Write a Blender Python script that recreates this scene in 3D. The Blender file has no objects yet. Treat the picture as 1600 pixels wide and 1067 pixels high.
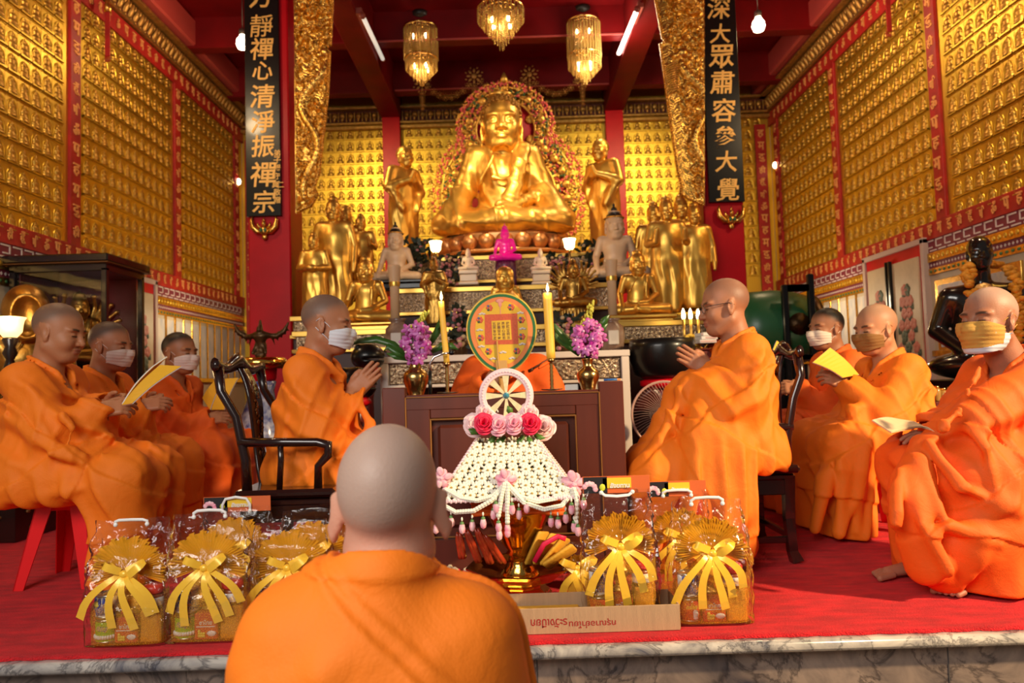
import bpy, math, random
import numpy as np
from mathutils import Matrix, Vector
random.seed(7); rng = np.random.default_rng(7)
PI = math.pi
SC = bpy.context.scene
COL = SC.collection
# ------------------------------------------------------------------ camera
FPX, CAMH = 1150.0, 0.87
PITCH, ROLL = math.atan(63/1150), -0.031
cam = bpy.data.objects.new('camera', bpy.data.cameras.new('camera'))
cam.data.sensor_width = 36; cam.data.lens = FPX/1600*36
cam.data.clip_start = 0.05; cam.data.clip_end = 200
CROT = Matrix.Rotation(PI/2+PITCH, 3, 'X') @ Matrix.Rotation(ROLL, 3, 'Z')
cam.matrix_world = Matrix.Translation((0, 0, CAMH)) @ CROT.to_4x4()
cam.data.dof.use_dof = True; cam.data.dof.focus_distance = 2.4; cam.data.dof.aperture_fstop = 3.6
COL.objects.link(cam); SC.camera = cam
# ------------------------------------------------------------------ world, daylight, exposure
w = bpy.data.worlds.new('world'); SC.world = w; w.use_nodes = True
w.node_tree.nodes['Background'].inputs[0].default_value = (1.0, 0.93, 0.86, 1)
w.node_tree.nodes['Background'].inputs[1].default_value = 0.11
SC.view_settings.view_transform = 'Standard'; SC.view_settings.look = 'None'
SC.view_settings.gamma = 1; SC.view_settings.use_curve_mapping = False
SC.view_settings.exposure = 0.0
SC.cycles.max_bounces = 8; SC.cycles.transparent_max_bounces = 24
SC.cycles.sample_clamp_indirect = 4; SC.cycles.caustics_reflective = False; SC.cycles.caustics_refractive = False
def lamp(name, kind, loc, energy, color=(1, 1, 1), rot=(0, 0, 0), **kw):
    d = bpy.data.lights.new(name, kind); d.energy = energy; d.color = color
    for k, v in kw.items(): setattr(d, k, v)
    o = bpy.data.objects.new(name, d); o.location = loc; o.rotation_euler = rot; COL.objects.link(o); return o
def aim(o, target):
    o.rotation_euler = (Vector(target)-o.location).to_track_quat('-Z', 'Y').to_euler()
# daylight of the open front of the hall, behind and above the camera
day = lamp('daylight_front', 'AREA', (-1.7, -1.0, 2.7), 162, (1, 0.94, 0.86), shape='RECTANGLE', size=2.6, size_y=1.8); aim(day, (0.1, 3.4, 0.5))
# ------------------------------------------------------------------ pixel -> world
def at(px, py, Y):
    d = CROT @ Vector(((px-800)/FPX, (533.5-py)/FPX, -1.0))
    return Vector((d.x*Y/d.y, Y, CAMH+d.z*Y/d.y))
def floor_at(px, py, z=0.0):
    d = CROT @ Vector(((px-800)/FPX, (533.5-py)/FPX, -1.0)); t = (z-CAMH)/d.z
    return Vector((d.x*t, d.y*t, z))
# ------------------------------------------------------------------ materials
MATS = {}
def mat(name, color=(.8, .8, .8), rough=.5, metal=0.0, bump=0, bscale=60, var=0, vscale=8, emit=None, es=0, spec=.5, coat=0, sheen=0, trans=0, var_color=None, attr=None, sss=0, stretch=None, crease=0):
    if name in MATS: return MATS[name]
    m = bpy.data.materials.new(name); m.use_nodes = True; MATS[name] = m
    nt = m.node_tree; b = nt.nodes['Principled BSDF']; L = nt.links.new
    b.inputs['Base Color'].default_value = (*color, 1); b.inputs['Roughness'].default_value = rough; b.inputs['Metallic'].default_value = metal
    b.inputs['Specular IOR Level'].default_value = spec; b.inputs['Coat Weight'].default_value = coat; b.inputs['Coat Roughness'].default_value = .08
    b.inputs['Sheen Weight'].default_value = sheen; b.inputs['Transmission Weight'].default_value = trans
    if sss: b.inputs['Subsurface Weight'].default_value = sss; b.inputs['Subsurface Scale'].default_value = .01; b.inputs['Subsurface Radius'].default_value = (1, .35, .2)
    if emit: b.inputs['Emission Color'].default_value = (*emit, 1); b.inputs['Emission Strength'].default_value = es
    tc = nt.nodes.new('ShaderNodeTexCoord')
    vec = tc.outputs['Object']
    if stretch:
        mp = nt.nodes.new('ShaderNodeMapping'); mp.inputs['Scale'].default_value = stretch; L(vec, mp.inputs[0]); vec = mp.outputs[0]
    if var or var_color:
        n = nt.nodes.new('ShaderNodeTexNoise'); n.inputs['Scale'].default_value = vscale; n.inputs['Detail'].default_value = 5; L(vec, n.inputs['Vector'])
        r = nt.nodes.new('ShaderNodeValToRGB'); L(n.outputs[0], r.inputs[0]); r.color_ramp.elements[0].position = .35; r.color_ramp.elements[1].position = .68
        lo = var_color if var_color else tuple(c*(1-var) for c in color)
        r.color_ramp.elements[0].color = (*lo, 1); r.color_ramp.elements[1].color = (*color, 1)
        L(r.outputs[0], b.inputs['Base Color'])
    if bump:
        n2 = nt.nodes.new('ShaderNodeTexNoise'); n2.inputs['Scale'].default_value = bscale; n2.inputs['Detail'].default_value = 4; L(vec, n2.inputs['Vector'])
        bp = nt.nodes.new('ShaderNodeBump'); bp.inputs['Strength'].default_value = bump; bp.inputs['Distance'].default_value = .01; L(n2.outputs[0], bp.inputs['Height']); L(bp.outputs[0], b.inputs['Normal'])
        if crease:                                         # soft cloth creases under the fine weave
            n3 = nt.nodes.new('ShaderNodeTexNoise'); n3.inputs['Scale'].default_value = 9; n3.inputs['Detail'].default_value = 3; n3.inputs['Distortion'].default_value = 2.2; L(tc.outputs['Object'], n3.inputs['Vector'])
            b3 = nt.nodes.new('ShaderNodeBump'); b3.inputs['Strength'].default_value = crease; b3.inputs['Distance'].default_value = .03; L(n3.outputs[0], b3.inputs['Height']); L(b3.outputs[0], bp.inputs['Normal'])
    if attr:
        a = nt.nodes.new('ShaderNodeAttribute'); a.attribute_name = attr; L(a.outputs['Color'], b.inputs['Base Color'])
    return m
def see_through(name, color, alpha, rough=.08, metal=0, glitter=0, gscale=300, facing=0.0, gloss=False):
    """thin film / net: transparent mixed with a glossy or metallic surface"""
    if name in MATS: return MATS[name]
    m = bpy.data.materials.new(name); m.use_nodes = True; MATS[name] = m
    nt = m.node_tree; L = nt.links.new; b = nt.nodes['Principled BSDF']; out = nt.nodes['Material Output']
    b.inputs['Base Color'].default_value = (*color, 1); b.inputs['Roughness'].default_value = rough; b.inputs['Metallic'].default_value = metal
    t = nt.nodes.new('ShaderNodeBsdfTransparent'); mx = nt.nodes.new('ShaderNodeMixShader'); mx.inputs[0].default_value = alpha
    if gloss: b2 = nt.nodes.new('ShaderNodeBsdfGlossy'); b2.inputs['Color'].default_value = (*color, 1); b2.inputs['Roughness'].default_value = rough; tg = nt.nodes.new('ShaderNodeTexCoord'); ng = nt.nodes.new('ShaderNodeTexNoise'); ng.inputs['Scale'].default_value = 16; ng.inputs['Detail'].default_value = 3; ng.inputs['Distortion'].default_value = 1.5; L(tg.outputs['Object'], ng.inputs['Vector']); bg = nt.nodes.new('ShaderNodeBump'); bg.inputs['Strength'].default_value = .55 if gloss is True else .02; bg.inputs['Distance'].default_value = .02; L(ng.outputs[0], bg.inputs['Height']); L(bg.outputs[0], b2.inputs['Normal'])
    else: b2 = b
    L(t.outputs[0], mx.inputs[1]); L(b2.outputs[0], mx.inputs[2]); L(mx.outputs[0], out.inputs[0])
    if glitter:
        tc = nt.nodes.new('ShaderNodeTexCoord'); v = nt.nodes.new('ShaderNodeTexVoronoi'); v.inputs['Scale'].default_value = gscale; L(tc.outputs['Object'], v.inputs['Vector'])
        r = nt.nodes.new('ShaderNodeMath'); r.operation = 'LESS_THAN'; L(v.outputs['Distance'], r.inputs[0]); r.inputs[1].default_value = glitter
        ad = nt.nodes.new('ShaderNodeMath'); ad.operation = 'MAXIMUM'; L(r.outputs[0], ad.inputs[0]); ad.inputs[1].default_value = alpha; L(ad.outputs[0], mx.inputs[0])
        bp = nt.nodes.new('ShaderNodeBump'); bp.inputs['Strength'].default_value = .9; bp.inputs['Distance'].default_value = .004; L(v.outputs['Color'], bp.inputs['Height']); L(bp.outputs[0], b.inputs['Normal'])
    if facing:
        lw = nt.nodes.new('ShaderNodeLayerWeight'); lw.inputs[0].default_value = facing
        ad = nt.nodes.new('ShaderNodeMath'); ad.operation = 'ADD'; ad.use_clamp = True; L(lw.outputs['Fresnel'], ad.inputs[0]); ad.inputs[1].default_value = alpha; L(ad.outputs[0], mx.inputs[0])
    return m
# ------------------------------------------------------------------ objects
def tag(o, label=None, cat=None, group=None, kind=None):
    if label: o['label'] = label
    if cat: o['category'] = cat
    if group: o['group'] = group
    if kind: o['kind'] = kind
    return o
def thing(name, label, cat, loc=(0, 0, 0), rz=0, group=None):
    o = bpy.data.objects.new(name, None); o.empty_display_size = .1
    o.location = loc; o.rotation_euler = (0, 0, rz); COL.objects.link(o)
    return tag(o, label, cat, group)
def mloc(o):
    return Matrix.LocRotScale(o.location, o.rotation_euler, o.scale)
def wmat(o):
    m = mloc(o)
    return wmat(o.parent) @ o.matrix_parent_inverse @ m if o.parent else m
def mesh_obj(name, verts, faces, mats, parent=None, smooth=True, world=True, fmat=None, fsmooth=None):
    me = bpy.data.meshes.new(name)
    verts = np.asarray(verts, dtype=np.float32).reshape(-1, 3)
    if isinstance(faces, np.ndarray):
        n, k = faces.shape
        me.vertices.add(len(verts)); me.vertices.foreach_set('co', verts.ravel())
        me.loops.add(n*k); me.loops.foreach_set('vertex_index', faces.astype(np.int32).ravel())
        me.polygons.add(n); me.polygons.foreach_set('loop_start', np.arange(0, n*k, k, dtype=np.int32)); me.polygons.foreach_set('loop_total', np.full(n, k, dtype=np.int32))
        me.update(calc_edges=True)
    else:
        me.from_pydata(verts.tolist(), [], faces); me.update()
    for m in (mats if isinstance(mats, (list, tuple)) else [mats]): me.materials.append(m)
    if fmat is not None: me.polygons.foreach_set('material_index', np.asarray(fmat, dtype=np.int32))
    if fsmooth is not None: me.polygons.foreach_set('use_smooth', np.asarray(fsmooth, dtype=bool))
    else: me.polygons.foreach_set('use_smooth', np.full(len(me.polygons), smooth))
    o = bpy.data.objects.new(name, me); COL.objects.link(o)
    if parent:
        o.parent = parent
        if world: o.matrix_parent_inverse = wmat(parent).inverted()
    return o
class MB:
    """collects shapes and links them as ONE mesh object"""
    def __init__(s): s.v = []; s.f = []; s.m = []; s.s = []; s.mi = 0; s.M = None
    def raw(s, vs, fs, smooth=False):
        k = len(s.v)
        if s.M is not None: vs = [tuple(s.M @ Vector(v)) for v in vs]
        s.v += [tuple(v) for v in vs]
        for f in fs: s.f.append([i+k for i in f]); s.m.append(s.mi); s.s.append(smooth)
        return s
    def box(s, c, size, rz=0, ch=.004, M=None):
        h = [x/2 for x in size]; ch = min(ch, min(h)*.9)
        pts = []; 
        for sx in (-1, 1):
            for sy in (-1, 1):
                for sz in (-1, 1):
                    pts += [(sx*h[0], sy*(h[1]-ch), sz*(h[2]-ch)), (sx*(h[0]-ch), sy*h[1], sz*(h[2]-ch)), (sx*(h[0]-ch), sy*(h[1]-ch), sz*h[2])]
        I = lambda x, y, z, k: ((x*2+y)*2+z)*3+k
        fs = []
        for a in (0, 1):
            fs += [[I(a, 0, 0, 0), I(a, 1, 0, 0), I(a, 1, 1, 0), I(a, 0, 1, 0)], [I(0, a, 0, 1), I(1, a, 0, 1), I(1, a, 1, 1), I(0, a, 1, 1)], [I(0, 0, a, 2), I(1, 0, a, 2), I(1, 1, a, 2), I(0, 1, a, 2)]]
            for b in (0, 1):
                fs += [[I(a, b, 0, 0), I(a, b, 1, 0), I(a, b, 1, 1), I(a, b, 0, 1)], [I(a, 0, b, 0), I(a, 1, b, 0), I(a, 1, b, 2), I(a, 0, b, 2)], [I(0, a, b, 1), I(1, a, b, 1), I(1, a, b, 2), I(0, a, b, 2)]]
                for d in (0, 1): fs.append([I(a, b, d, 0), I(a, b, d, 1), I(a, b, d, 2)])
        out = []
        for f in fs:                                       # orient outward
            p = [Vector(pts[i]) for i in f]; n = (p[1]-p[0]).cross(p[2]-p[0]); cen = sum(p, Vector())/len(p)
            out.append(f if n.dot(cen) > 0 else f[::-1])
        R = Matrix.Translation(c) @ (M if M else Matrix.Rotation(rz, 4, 'Z'))
        return s.raw([R @ Vector(p) for p in pts], out)
    def lathe(s, c, prof, n=24, M=None, a0=0, a1=2*PI, caps=True, sx=1, sy=1):
        full = abs(a1-a0-2*PI) < 1e-6; k = n if full else n+1
        vs = []
        for (r, z) in prof:
            for i in range(k):
                a = a0+(a1-a0)*i/n; vs.append((r*math.cos(a)*sx, r*math.sin(a)*sy, z))
        fs = []
        for j in range(len(prof)-1):
            for i in range(n):
                i2 = (i+1) % k if full else i+1
                fs.append([j*k+i, j*k+i2, (j+1)*k+i2, (j+1)*k+i])
        if caps and full:
            if prof[0][0] > 1e-4: fs.append(list(range(k))[::-1])
            if prof[-1][0] > 1e-4: fs.append([(len(prof)-1)*k+i for i in range(k)])
        R = Matrix.Translation(c) @ (M if M else Matrix.Identity(4))
        return s.raw([R @ Vector(v) for v in vs], fs, True)
    def tube(s, pts, r, n=8, caps=True, sq=1.0, up=None):
        pts = [Vector(p) for p in pts]; rs = r if isinstance(r, (list, tuple)) else [r]*len(pts)
        vs = []; ref = None
        for i, p in enumerate(pts):
            t = (pts[min(i+1, len(pts)-1)]-pts[max(i-1, 0)]).normalized()
            if ref is None:
                ref = Vector(up) if up else (Vector((0, 0, 1)) if abs(t.z) < .9 else Vector((1, 0, 0)))
            u = (ref-t*ref.dot(t))
            u = u.normalized() if u.length > 1e-6 else t.orthogonal().normalized()
            ref = u; q = t.cross(u)
            for j in range(n):
                a = 2*PI*j/n+(PI/4 if n == 4 else 0); vs.append(p+u*(rs[i]*math.cos(a))+q*(rs[i]*math.sin(a)*sq))
        fs = []
        for i in range(len(pts)-1):
            for j in range(n): fs.append([i*n+j, i*n+(j+1) % n, (i+1)*n+(j+1) % n, (i+1)*n+j])
        if caps: fs += [list(range(n))[::-1], [(len(pts)-1)*n+j for j in range(n)]]
        return s.raw(vs, fs, n > 4)
    def ball(s, c, r, n=10, m=7, rz=0):
        r = r if isinstance(r, (tuple, list)) else (r, r, r)
        prof = [(math.sin(PI*j/m), -math.cos(PI*j/m)) for j in range(m+1)]
        M = Matrix.Rotation(rz, 4, 'Z') @ Matrix.Diagonal((r[0], r[1], r[2], 1))
        return s.lathe(c, [(max(p[0], 0.0), p[1]) for p in prof], n, M, caps=False)
    def prism(s, pts, depth, M, bev=0):
        """polygon in local xz extruded along local y by +-depth/2"""
        n = len(pts); vs = [M @ Vector((p[0], -depth/2, p[1])) for p in pts]+[M @ Vector((p[0], depth/2, p[1])) for p in pts]
        fs = [list(range(n)), [n+i for i in range(n)][::-1]]+[[i, n+i, n+(i+1) % n, (i+1) % n] for i in range(n)]
        return s.raw(vs, fs)
    def strip(s, left, right, smooth=True, closed=False):
        n = len(left); vs = list(left)+list(right)
        return s.raw(vs, [[i, (i+1) % n, n+(i+1) % n, n+i] for i in range(n if closed else n-1)], smooth)
    def grid(s, P, nu, nv, smooth=True):
        return s.raw(P, [[i*nv+j, i*nv+j+1, (i+1)*nv+j+1, (i+1)*nv+j] for i in range(nu-1) for j in range(nv-1)], smooth)
    def build(s, name, mats, parent=None, label=None, cat=None, group=None, kind=None, world=True):
        o = mesh_obj(name, s.v, s.f, mats, parent, world=world, fmat=s.m, fsmooth=s.s)
        return tag(o, label, cat, group, kind)
def solidify(o, t, off=0):
    m = o.modifiers.new('thickness', 'SOLIDIFY'); m.thickness = t; m.offset = off; return o
def struct(name, mb, m, parent=None):
    return mb.build(name, m, parent, kind=None if parent else 'structure')
def copy_tree(o, parent=None):
    c = o.copy(); COL.objects.link(c)
    if parent: c.parent = parent; c.matrix_parent_inverse = o.matrix_parent_inverse.copy()
    for ch in [x for x in bpy.data.objects if x.parent == o]: copy_tree(ch, c)
    return c
# lettering: real glyph outlines turned into mesh, (verts, faces) in the xy plane, size 1 high, centred
GL = {}
def glyph(txt, ext=.02, off=0.0, shear=0.0):
    k = (txt, ext, off, shear)
    if k in GL: return GL[k]
    cu = bpy.data.curves.new('lettering', 'FONT'); cu.body = txt; cu.align_x = 'CENTER'; cu.align_y = 'CENTER'; cu.extrude = ext; cu.offset = off; cu.shear = shear; cu.resolution_u = 2
    o = bpy.data.objects.new('lettering', cu); COL.objects.link(o)
    dg = bpy.context.evaluated_depsgraph_get(); me = bpy.data.meshes.new_from_object(o.evaluated_get(dg))
    vs = [v.co.copy() for v in me.vertices]; fs = [list(p.vertices) for p in me.polygons]
    bpy.data.objects.remove(o); bpy.data.curves.remove(cu); bpy.data.meshes.remove(me)
    if vs:
        lo = [min(v[i] for v in vs) for i in range(3)]; hi = [max(v[i] for v in vs) for i in range(3)]
        c = Vector(((lo[0]+hi[0])/2, (lo[1]+hi[1])/2, 0)); vs = [v-c for v in vs]
    GL[k] = (vs, fs); return GL[k]
def write(mb, txt, M, h, ext=.02, off=0.0, fit=None, shear=0):
    """letters in plane of M (x right, y up), scaled to height h or to fit (w,h)"""
    vs, fs = glyph(txt, ext, off, shear)
    if not vs: return
    H = max(v.y for v in vs)*2; W = max(v.x for v in vs)*2
    sx = sy = h/H
    if fit: sx, sy = fit[0]/W, fit[1]/H
    mb.raw([M @ Vector((v.x*sx, v.y*sy, v.z*min(sx, sy))) for v in vs], fs)
FRONT = Matrix.Rotation(PI/2, 4, 'X')                     # xy plane -> facing -Y
# ------------------------------------------------------------------ signed-distance modelling
def V(*a): return np.array(a, dtype=np.float32)
def ell(c, r, R=None):
    c = V(*c); r = V(*r)
    def f(P):
        q = P-c
        if R is not None: q = q @ R
        k0 = np.sqrt(((q/r)**2).sum(1)); k1 = np.sqrt(((q/(r*r))**2).sum(1))+1e-9
        return k0*(k0-1)/k1
    return f
def cap(a, b, ra, rb=None, sq=None):
    a = V(*a); b = V(*b); rb = ra if rb is None else rb; ba = b-a; L2 = float(ba @ ba)+1e-12
    D = None
    if sq:                                                # (direction, factor): flattened along direction
        d = V(*sq[0]); d = d/np.linalg.norm(d); D = (d, 1/sq[1]-1)
    def f(P):
        q = P-a; h = np.clip((q @ ba)/L2, 0, 1); e = q-h[:, None]*ba
        if D is not None: e = e+np.outer(e @ D[0], D[0])*D[1]; return (np.sqrt((e*e).sum(1))-(ra+(rb-ra)*h))*min(1, 1/(D[1]+1))
        return np.sqrt((e*e).sum(1))-(ra+(rb-ra)*h)
    return f
def line(pts, r, sq=None):
    rs = r if isinstance(r, (list, tuple)) else [r]*len(pts)
    fs = [cap(pts[i], pts[i+1], rs[i], rs[i+1], sq) for i in range(len(pts)-1)]
    def f(P):
        d = fs[0](P)
        for g in fs[1:]: d = np.minimum(d, g(P))
        return d
    return f
def bx(c, h, r=.01, R=None):
    c = V(*c); h = V(*h)-r
    def f(P):
        q = P-c
        if R is not None: q = q @ R
        q = np.abs(q)-h
        return np.sqrt((np.maximum(q, 0)**2).sum(1))+np.minimum(q.max(1), 0)-r
    return f
def half(n, o):
    n = V(*n); n = n/np.linalg.norm(n); return lambda P: (P-V(*o)) @ n
class S:
    def __init__(s): s.ops = []
    def add(s, f, k=.02): s.ops.append((0, f, k)); return s
    def sub(s, f, k=.01): s.ops.append((1, f, k)); return s
    def cut(s, f, k=.003): s.ops.append((2, f, k)); return s
    def disp(s, f): s.ops.append((3, f, 0)); return s
    def __call__(s, P):
        d = None
        for op, f, k in s.ops:
            if op == 3: d = d-f(P); continue
            e = f(P)
            if d is None: d = e; continue
            if op == 0: h = np.maximum(k-np.abs(d-e), 0)/k; d = np.minimum(d, e)-h*h*k*.25
            else:
                if op == 1: e = -e
                h = np.maximum(k-np.abs(d-e), 0)/k; d = np.maximum(d, e)+h*h*k*.25
        return d
def fold(direction, freq, amp, warp=.35, seed=0, gate=None, sharp=2.0):
    """cloth ridges: phase runs along `direction`, wandering slowly across it"""
    g = np.random.default_rng(seed); d = V(*direction); d = d/np.linalg.norm(d)
    W = [(g.normal(size=3).astype(np.float32)*7, g.uniform(0, 6)) for _ in range(3)]
    Wa = [(g.normal(size=3).astype(np.float32)*6, g.uniform(0, 6)) for _ in range(2)]
    def f(P):
        ph = (P @ d)*freq
        for k, o in W: ph = ph+warp*np.sin(P @ k+o)*2.2
        a = .5+.5*np.sin(ph); a = a**sharp
        m = .6+.4*np.sin(P @ Wa[0][0]+Wa[0][1])*np.sin(P @ Wa[1][0]+Wa[1][1])
        r = amp*(a-.35)*m
        if gate is not None: r = r*gate(P)
        return r
    return f
def sstep(x, a, b):
    t = np.clip((x-a)/(b-a), 0, 1); return t*t*(3-2*t)
def sdf_mesh(f, lo, hi, h):
    lo = V(*lo); hi = V(*hi); B = 6
    nb = np.ceil((hi-lo)/(h*B)).astype(int); n = nb*B+1
    bc = np.stack(np.meshgrid(*[np.arange(k) for k in nb], indexing='ij'), -1).reshape(-1, 3)
    cen = (lo+(bc+.5)*(h*B)).astype(np.float32)
    dc = np.concatenate([f(cen[i:i+200000]) for i in range(0, len(cen), 200000)])
    act = np.abs(dc) < h*B*1.55+.012
    D = np.empty(tuple(nb*B+1), dtype=np.float32)
    Db = np.where(dc < 0, -1, 1).astype(np.float32).reshape(tuple(nb))
    Df = np.repeat(np.repeat(np.repeat(Db, B, 0), B, 1), B, 2); D[:-1, :-1, :-1] = Df
    D[-1] = D[-2]; D[:, -1] = D[:, -2]; D[:, :, -1] = D[:, :, -2]
    off = np.stack(np.meshgrid(*[np.arange(B+1)]*3, indexing='ij'), -1).reshape(-1, 3)
    ab = bc[act]; CH = 600
    for i in range(0, len(ab), CH):
        idx = (ab[i:i+CH, None, :]*B+off[None]).reshape(-1, 3)
        D[idx[:, 0], idx[:, 1], idx[:, 2]] = f((lo+idx*h).astype(np.float32))
    Sg = D < 0
    c = np.zeros(tuple(n-1), dtype=np.uint8)
    for a in (0, 1):
        for b in (0, 1):
            for d in (0, 1): c += Sg[a:n[0]-1+a, b:n[1]-1+b, d:n[2]-1+d]
    ac = np.argwhere((c > 0) & (c < 8)); vid = np.full(tuple(n-1), -1, dtype=np.int32); vid[ac[:, 0], ac[:, 1], ac[:, 2]] = np.arange(len(ac))
    sm = np.zeros((len(ac), 3), np.float32); ct = np.zeros(len(ac), np.float32)
    cs = [(a, b, d) for a in (0, 1) for b in (0, 1) for d in (0, 1)]
    for i, p in enumerate(cs):
        for q in cs[i+1:]:
            if sum(abs(p[k]-q[k]) for k in range(3)) != 1: continue
            dp = D[ac[:, 0]+p[0], ac[:, 1]+p[1], ac[:, 2]+p[2]]; dq = D[ac[:, 0]+q[0], ac[:, 1]+q[1], ac[:, 2]+q[2]]
            x = (dp < 0) != (dq < 0); t = np.where(x, dp/np.where(x, dp-dq, 1), 0)
            pos = V(*p)+t[:, None]*(V(*q)-V(*p)); sm[x] += pos[x]; ct[x] += 1
    verts = lo+(ac+sm/np.maximum(ct, 1)[:, None])*h
    fs = []
    for ax in range(3):
        s0 = [slice(1, n[k]-1) for k in range(3)]; s1 = list(s0); s0[ax] = slice(0, n[ax]-1); s1[ax] = slice(1, n[ax])
        A = Sg[tuple(s0)]; Bq = Sg[tuple(s1)]
        e = np.argwhere(A != Bq); base = e.copy(); o1, o2 = (ax+1) % 3, (ax+2) % 3
        for k in range(3):
            if k != ax: base[:, k] += 1
        ins = A[e[:, 0], e[:, 1], e[:, 2]]
        def vi(d1, d2):
            q = base.copy(); q[:, o1] -= d1; q[:, o2] -= d2; return vid[q[:, 0], q[:, 1], q[:, 2]]
        quad = np.stack([vi(1, 1), vi(0, 1), vi(0, 0), vi(1, 0)], 1); quad[~ins] = quad[~ins][:, ::-1]
        fs.append(quad)
    F = np.concatenate(fs); F = F[(F >= 0).all(1)]
    return verts.astype(np.float32), F
QUAL = 1.0
def sculpt(name, f, lo, hi, h, m, parent=None, label=None, cat=None, group=None, world=False, xf=None, color=None):
    v, F = sdf_mesh(f, lo, hi, h*QUAL)
    o = mesh_obj(name, v if xf is None else v, F, m, parent, world=world)
    if color is not None:
        c = color(v); a = o.data.color_attributes.new('tint', 'FLOAT_COLOR', 'POINT')
        a.data.foreach_set('color', np.concatenate([c, np.ones((len(c), 1))], 1).astype(np.float32).ravel())
    return tag(o, label, cat, group)
# ================================================================== the hall
GOLD = mat('gilded_relief', (.70, .465, .06), .42, .95, bump=.15, bscale=35)
GOLDD = mat('aged_gilding', (.52, .30, .055), .45, .9, bump=.1, bscale=60)
GILT = mat('gilt_paint', (.95, .55, .12), .26, .95, bump=.2, bscale=80, var=.4, vscale=25)
LETTER = mat('gold_lettering', (.98, .56, .14), .5, .3)
LETTERR = mat('faded_gold_script', (.88, .40, .12), .55, .3)
RED = mat('red_lacquer_paint', (.62, .004, .012), .38, bump=.05, bscale=30, var=.2, vscale=3, spec=.25)
REDB = mat('red_band_paint', (.50, .018, .014), .5, var=.3, vscale=9)
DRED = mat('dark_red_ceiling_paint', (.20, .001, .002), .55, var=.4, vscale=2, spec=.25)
CARPETM = mat('red_carpet_pile', (.84, .010, .018), .95, bump=1.0, bscale=160, var=.35, vscale=7, sheen=.04, stretch=(1, 3, 1))
def marble(name, base, vein, sc):
    m = mat(name, base, .18, coat=.3); nt = m.node_tree; L = nt.links.new; b = nt.nodes['Principled BSDF']
    tc = nt.nodes.new('ShaderNodeTexCoord'); n = nt.nodes.new('ShaderNodeTexNoise'); n.inputs['Scale'].default_value = sc; n.inputs['Detail'].default_value = 9; n.inputs['Roughness'].default_value = .62; n.inputs['Distortion'].default_value = 1.6; L(tc.outputs['Object'], n.inputs['Vector'])
    r = nt.nodes.new('ShaderNodeValToRGB'); L(n.outputs[0], r.inputs[0]); e = r.color_ramp.elements
    e[0].position = .33; e[0].color = (*vein, 1); e[1].position = .62; e[1].color = (*base, 1)
    k = r.color_ramp.elements.new(.45); k.color = (*[(a*.45+c*.55)*.9 for a, c in zip(vein, base)], 1)
    v = nt.nodes.new('ShaderNodeTexVoronoi'); v.feature = 'DISTANCE_TO_EDGE'; v.inputs['Scale'].default_value = sc*1.7
    mp = nt.nodes.new('ShaderNodeMixRGB'); mp.blend_type = 'ADD'; mp.inputs[0].default_value = .35; L(tc.outputs['Object'], mp.inputs[1]); L(n.outputs['Color'], mp.inputs[2]); L(mp.outputs[0], v.inputs['Vector'])
    r2 = nt.nodes.new('ShaderNodeValToRGB'); L(v.outputs[0], r2.inputs[0]); r2.color_ramp.elements[0].color = (.12, .12, .16, 1); r2.color_ramp.elements[1].position = .07
    mu = nt.nodes.new('ShaderNodeMixRGB'); mu.blend_type = 'MULTIPLY'; mu.inputs[0].default_value = .7; L(r.outputs[0], mu.inputs[1]); L(r2.outputs[0], mu.inputs[2]); L(mu.outputs[0], b.inputs['Base Color'])
    return m
MARB = marble('grey_veined_marble', (.28, .205, .165), (.035, .032, .045), 3.0)
MARBW = marble('white_veined_marble', (.56, .51, .46), (.10, .10, .13), 4.0)
EDGE = 2.46                                               # front of the platform
PX = 3.65                                                 # side walls
YB = 10.0                                                 # back wall
m = MB(); m.box((0, 4, -.62), (12, 16, .1)); struct('floor', m, mat('lower_stone_floor', (.30, .26, .23), .4, var=.3))
m = MB(); m.box((0, EDGE+4.0, -.305), (9, 7.9, .53), ch=.002)
for k in range(-3, 4): pass
o = struct('platform', m, MARB)
m = MB()
for x in (-3.2, -1.995, -.65, .05, 1.42, 2.75): m.box((x, EDGE+.0495, -.305), (.004, .004, .528), ch=.0005)
struct('platform_joint', m, mat('dark_joint', (.06, .05, .05), .8), o)
m = MB(); m.tube([(-4.5, EDGE+.012, -.022), (4.5, EDGE+.012, -.022)], .0215, 16); m.box((0, EDGE+.08, -.022), (9, .14, .042)); struct('trim_platform', m, MARBW)
# carpet: thick pile, slightly wavy edge
rows = []; N = 240
m = MB(); front = []
for i in range(N+1):
    x = -3.56+7.12*i/N; front.append((x, EDGE+.022+.006*math.sin(i*1.7)*random.random(), 0))
vs = []; 
for i, (x, y, z) in enumerate(front): vs += [(x, y, 0), (x, y-.002, .010+.003*random.random()), (x, y+.006, .016), (x, YB-.2, .016)]
m.raw(vs, [[i*4+k, (i+1)*4+k, (i+1)*4+k+1, i*4+k+1] for i in range(N) for k in range(3)], True)
tag(m.build('carpet', CARPETM), 'bright red carpet covering the whole marble platform', 'carpet')
ZC = .0165                                                # carpet top
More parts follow.
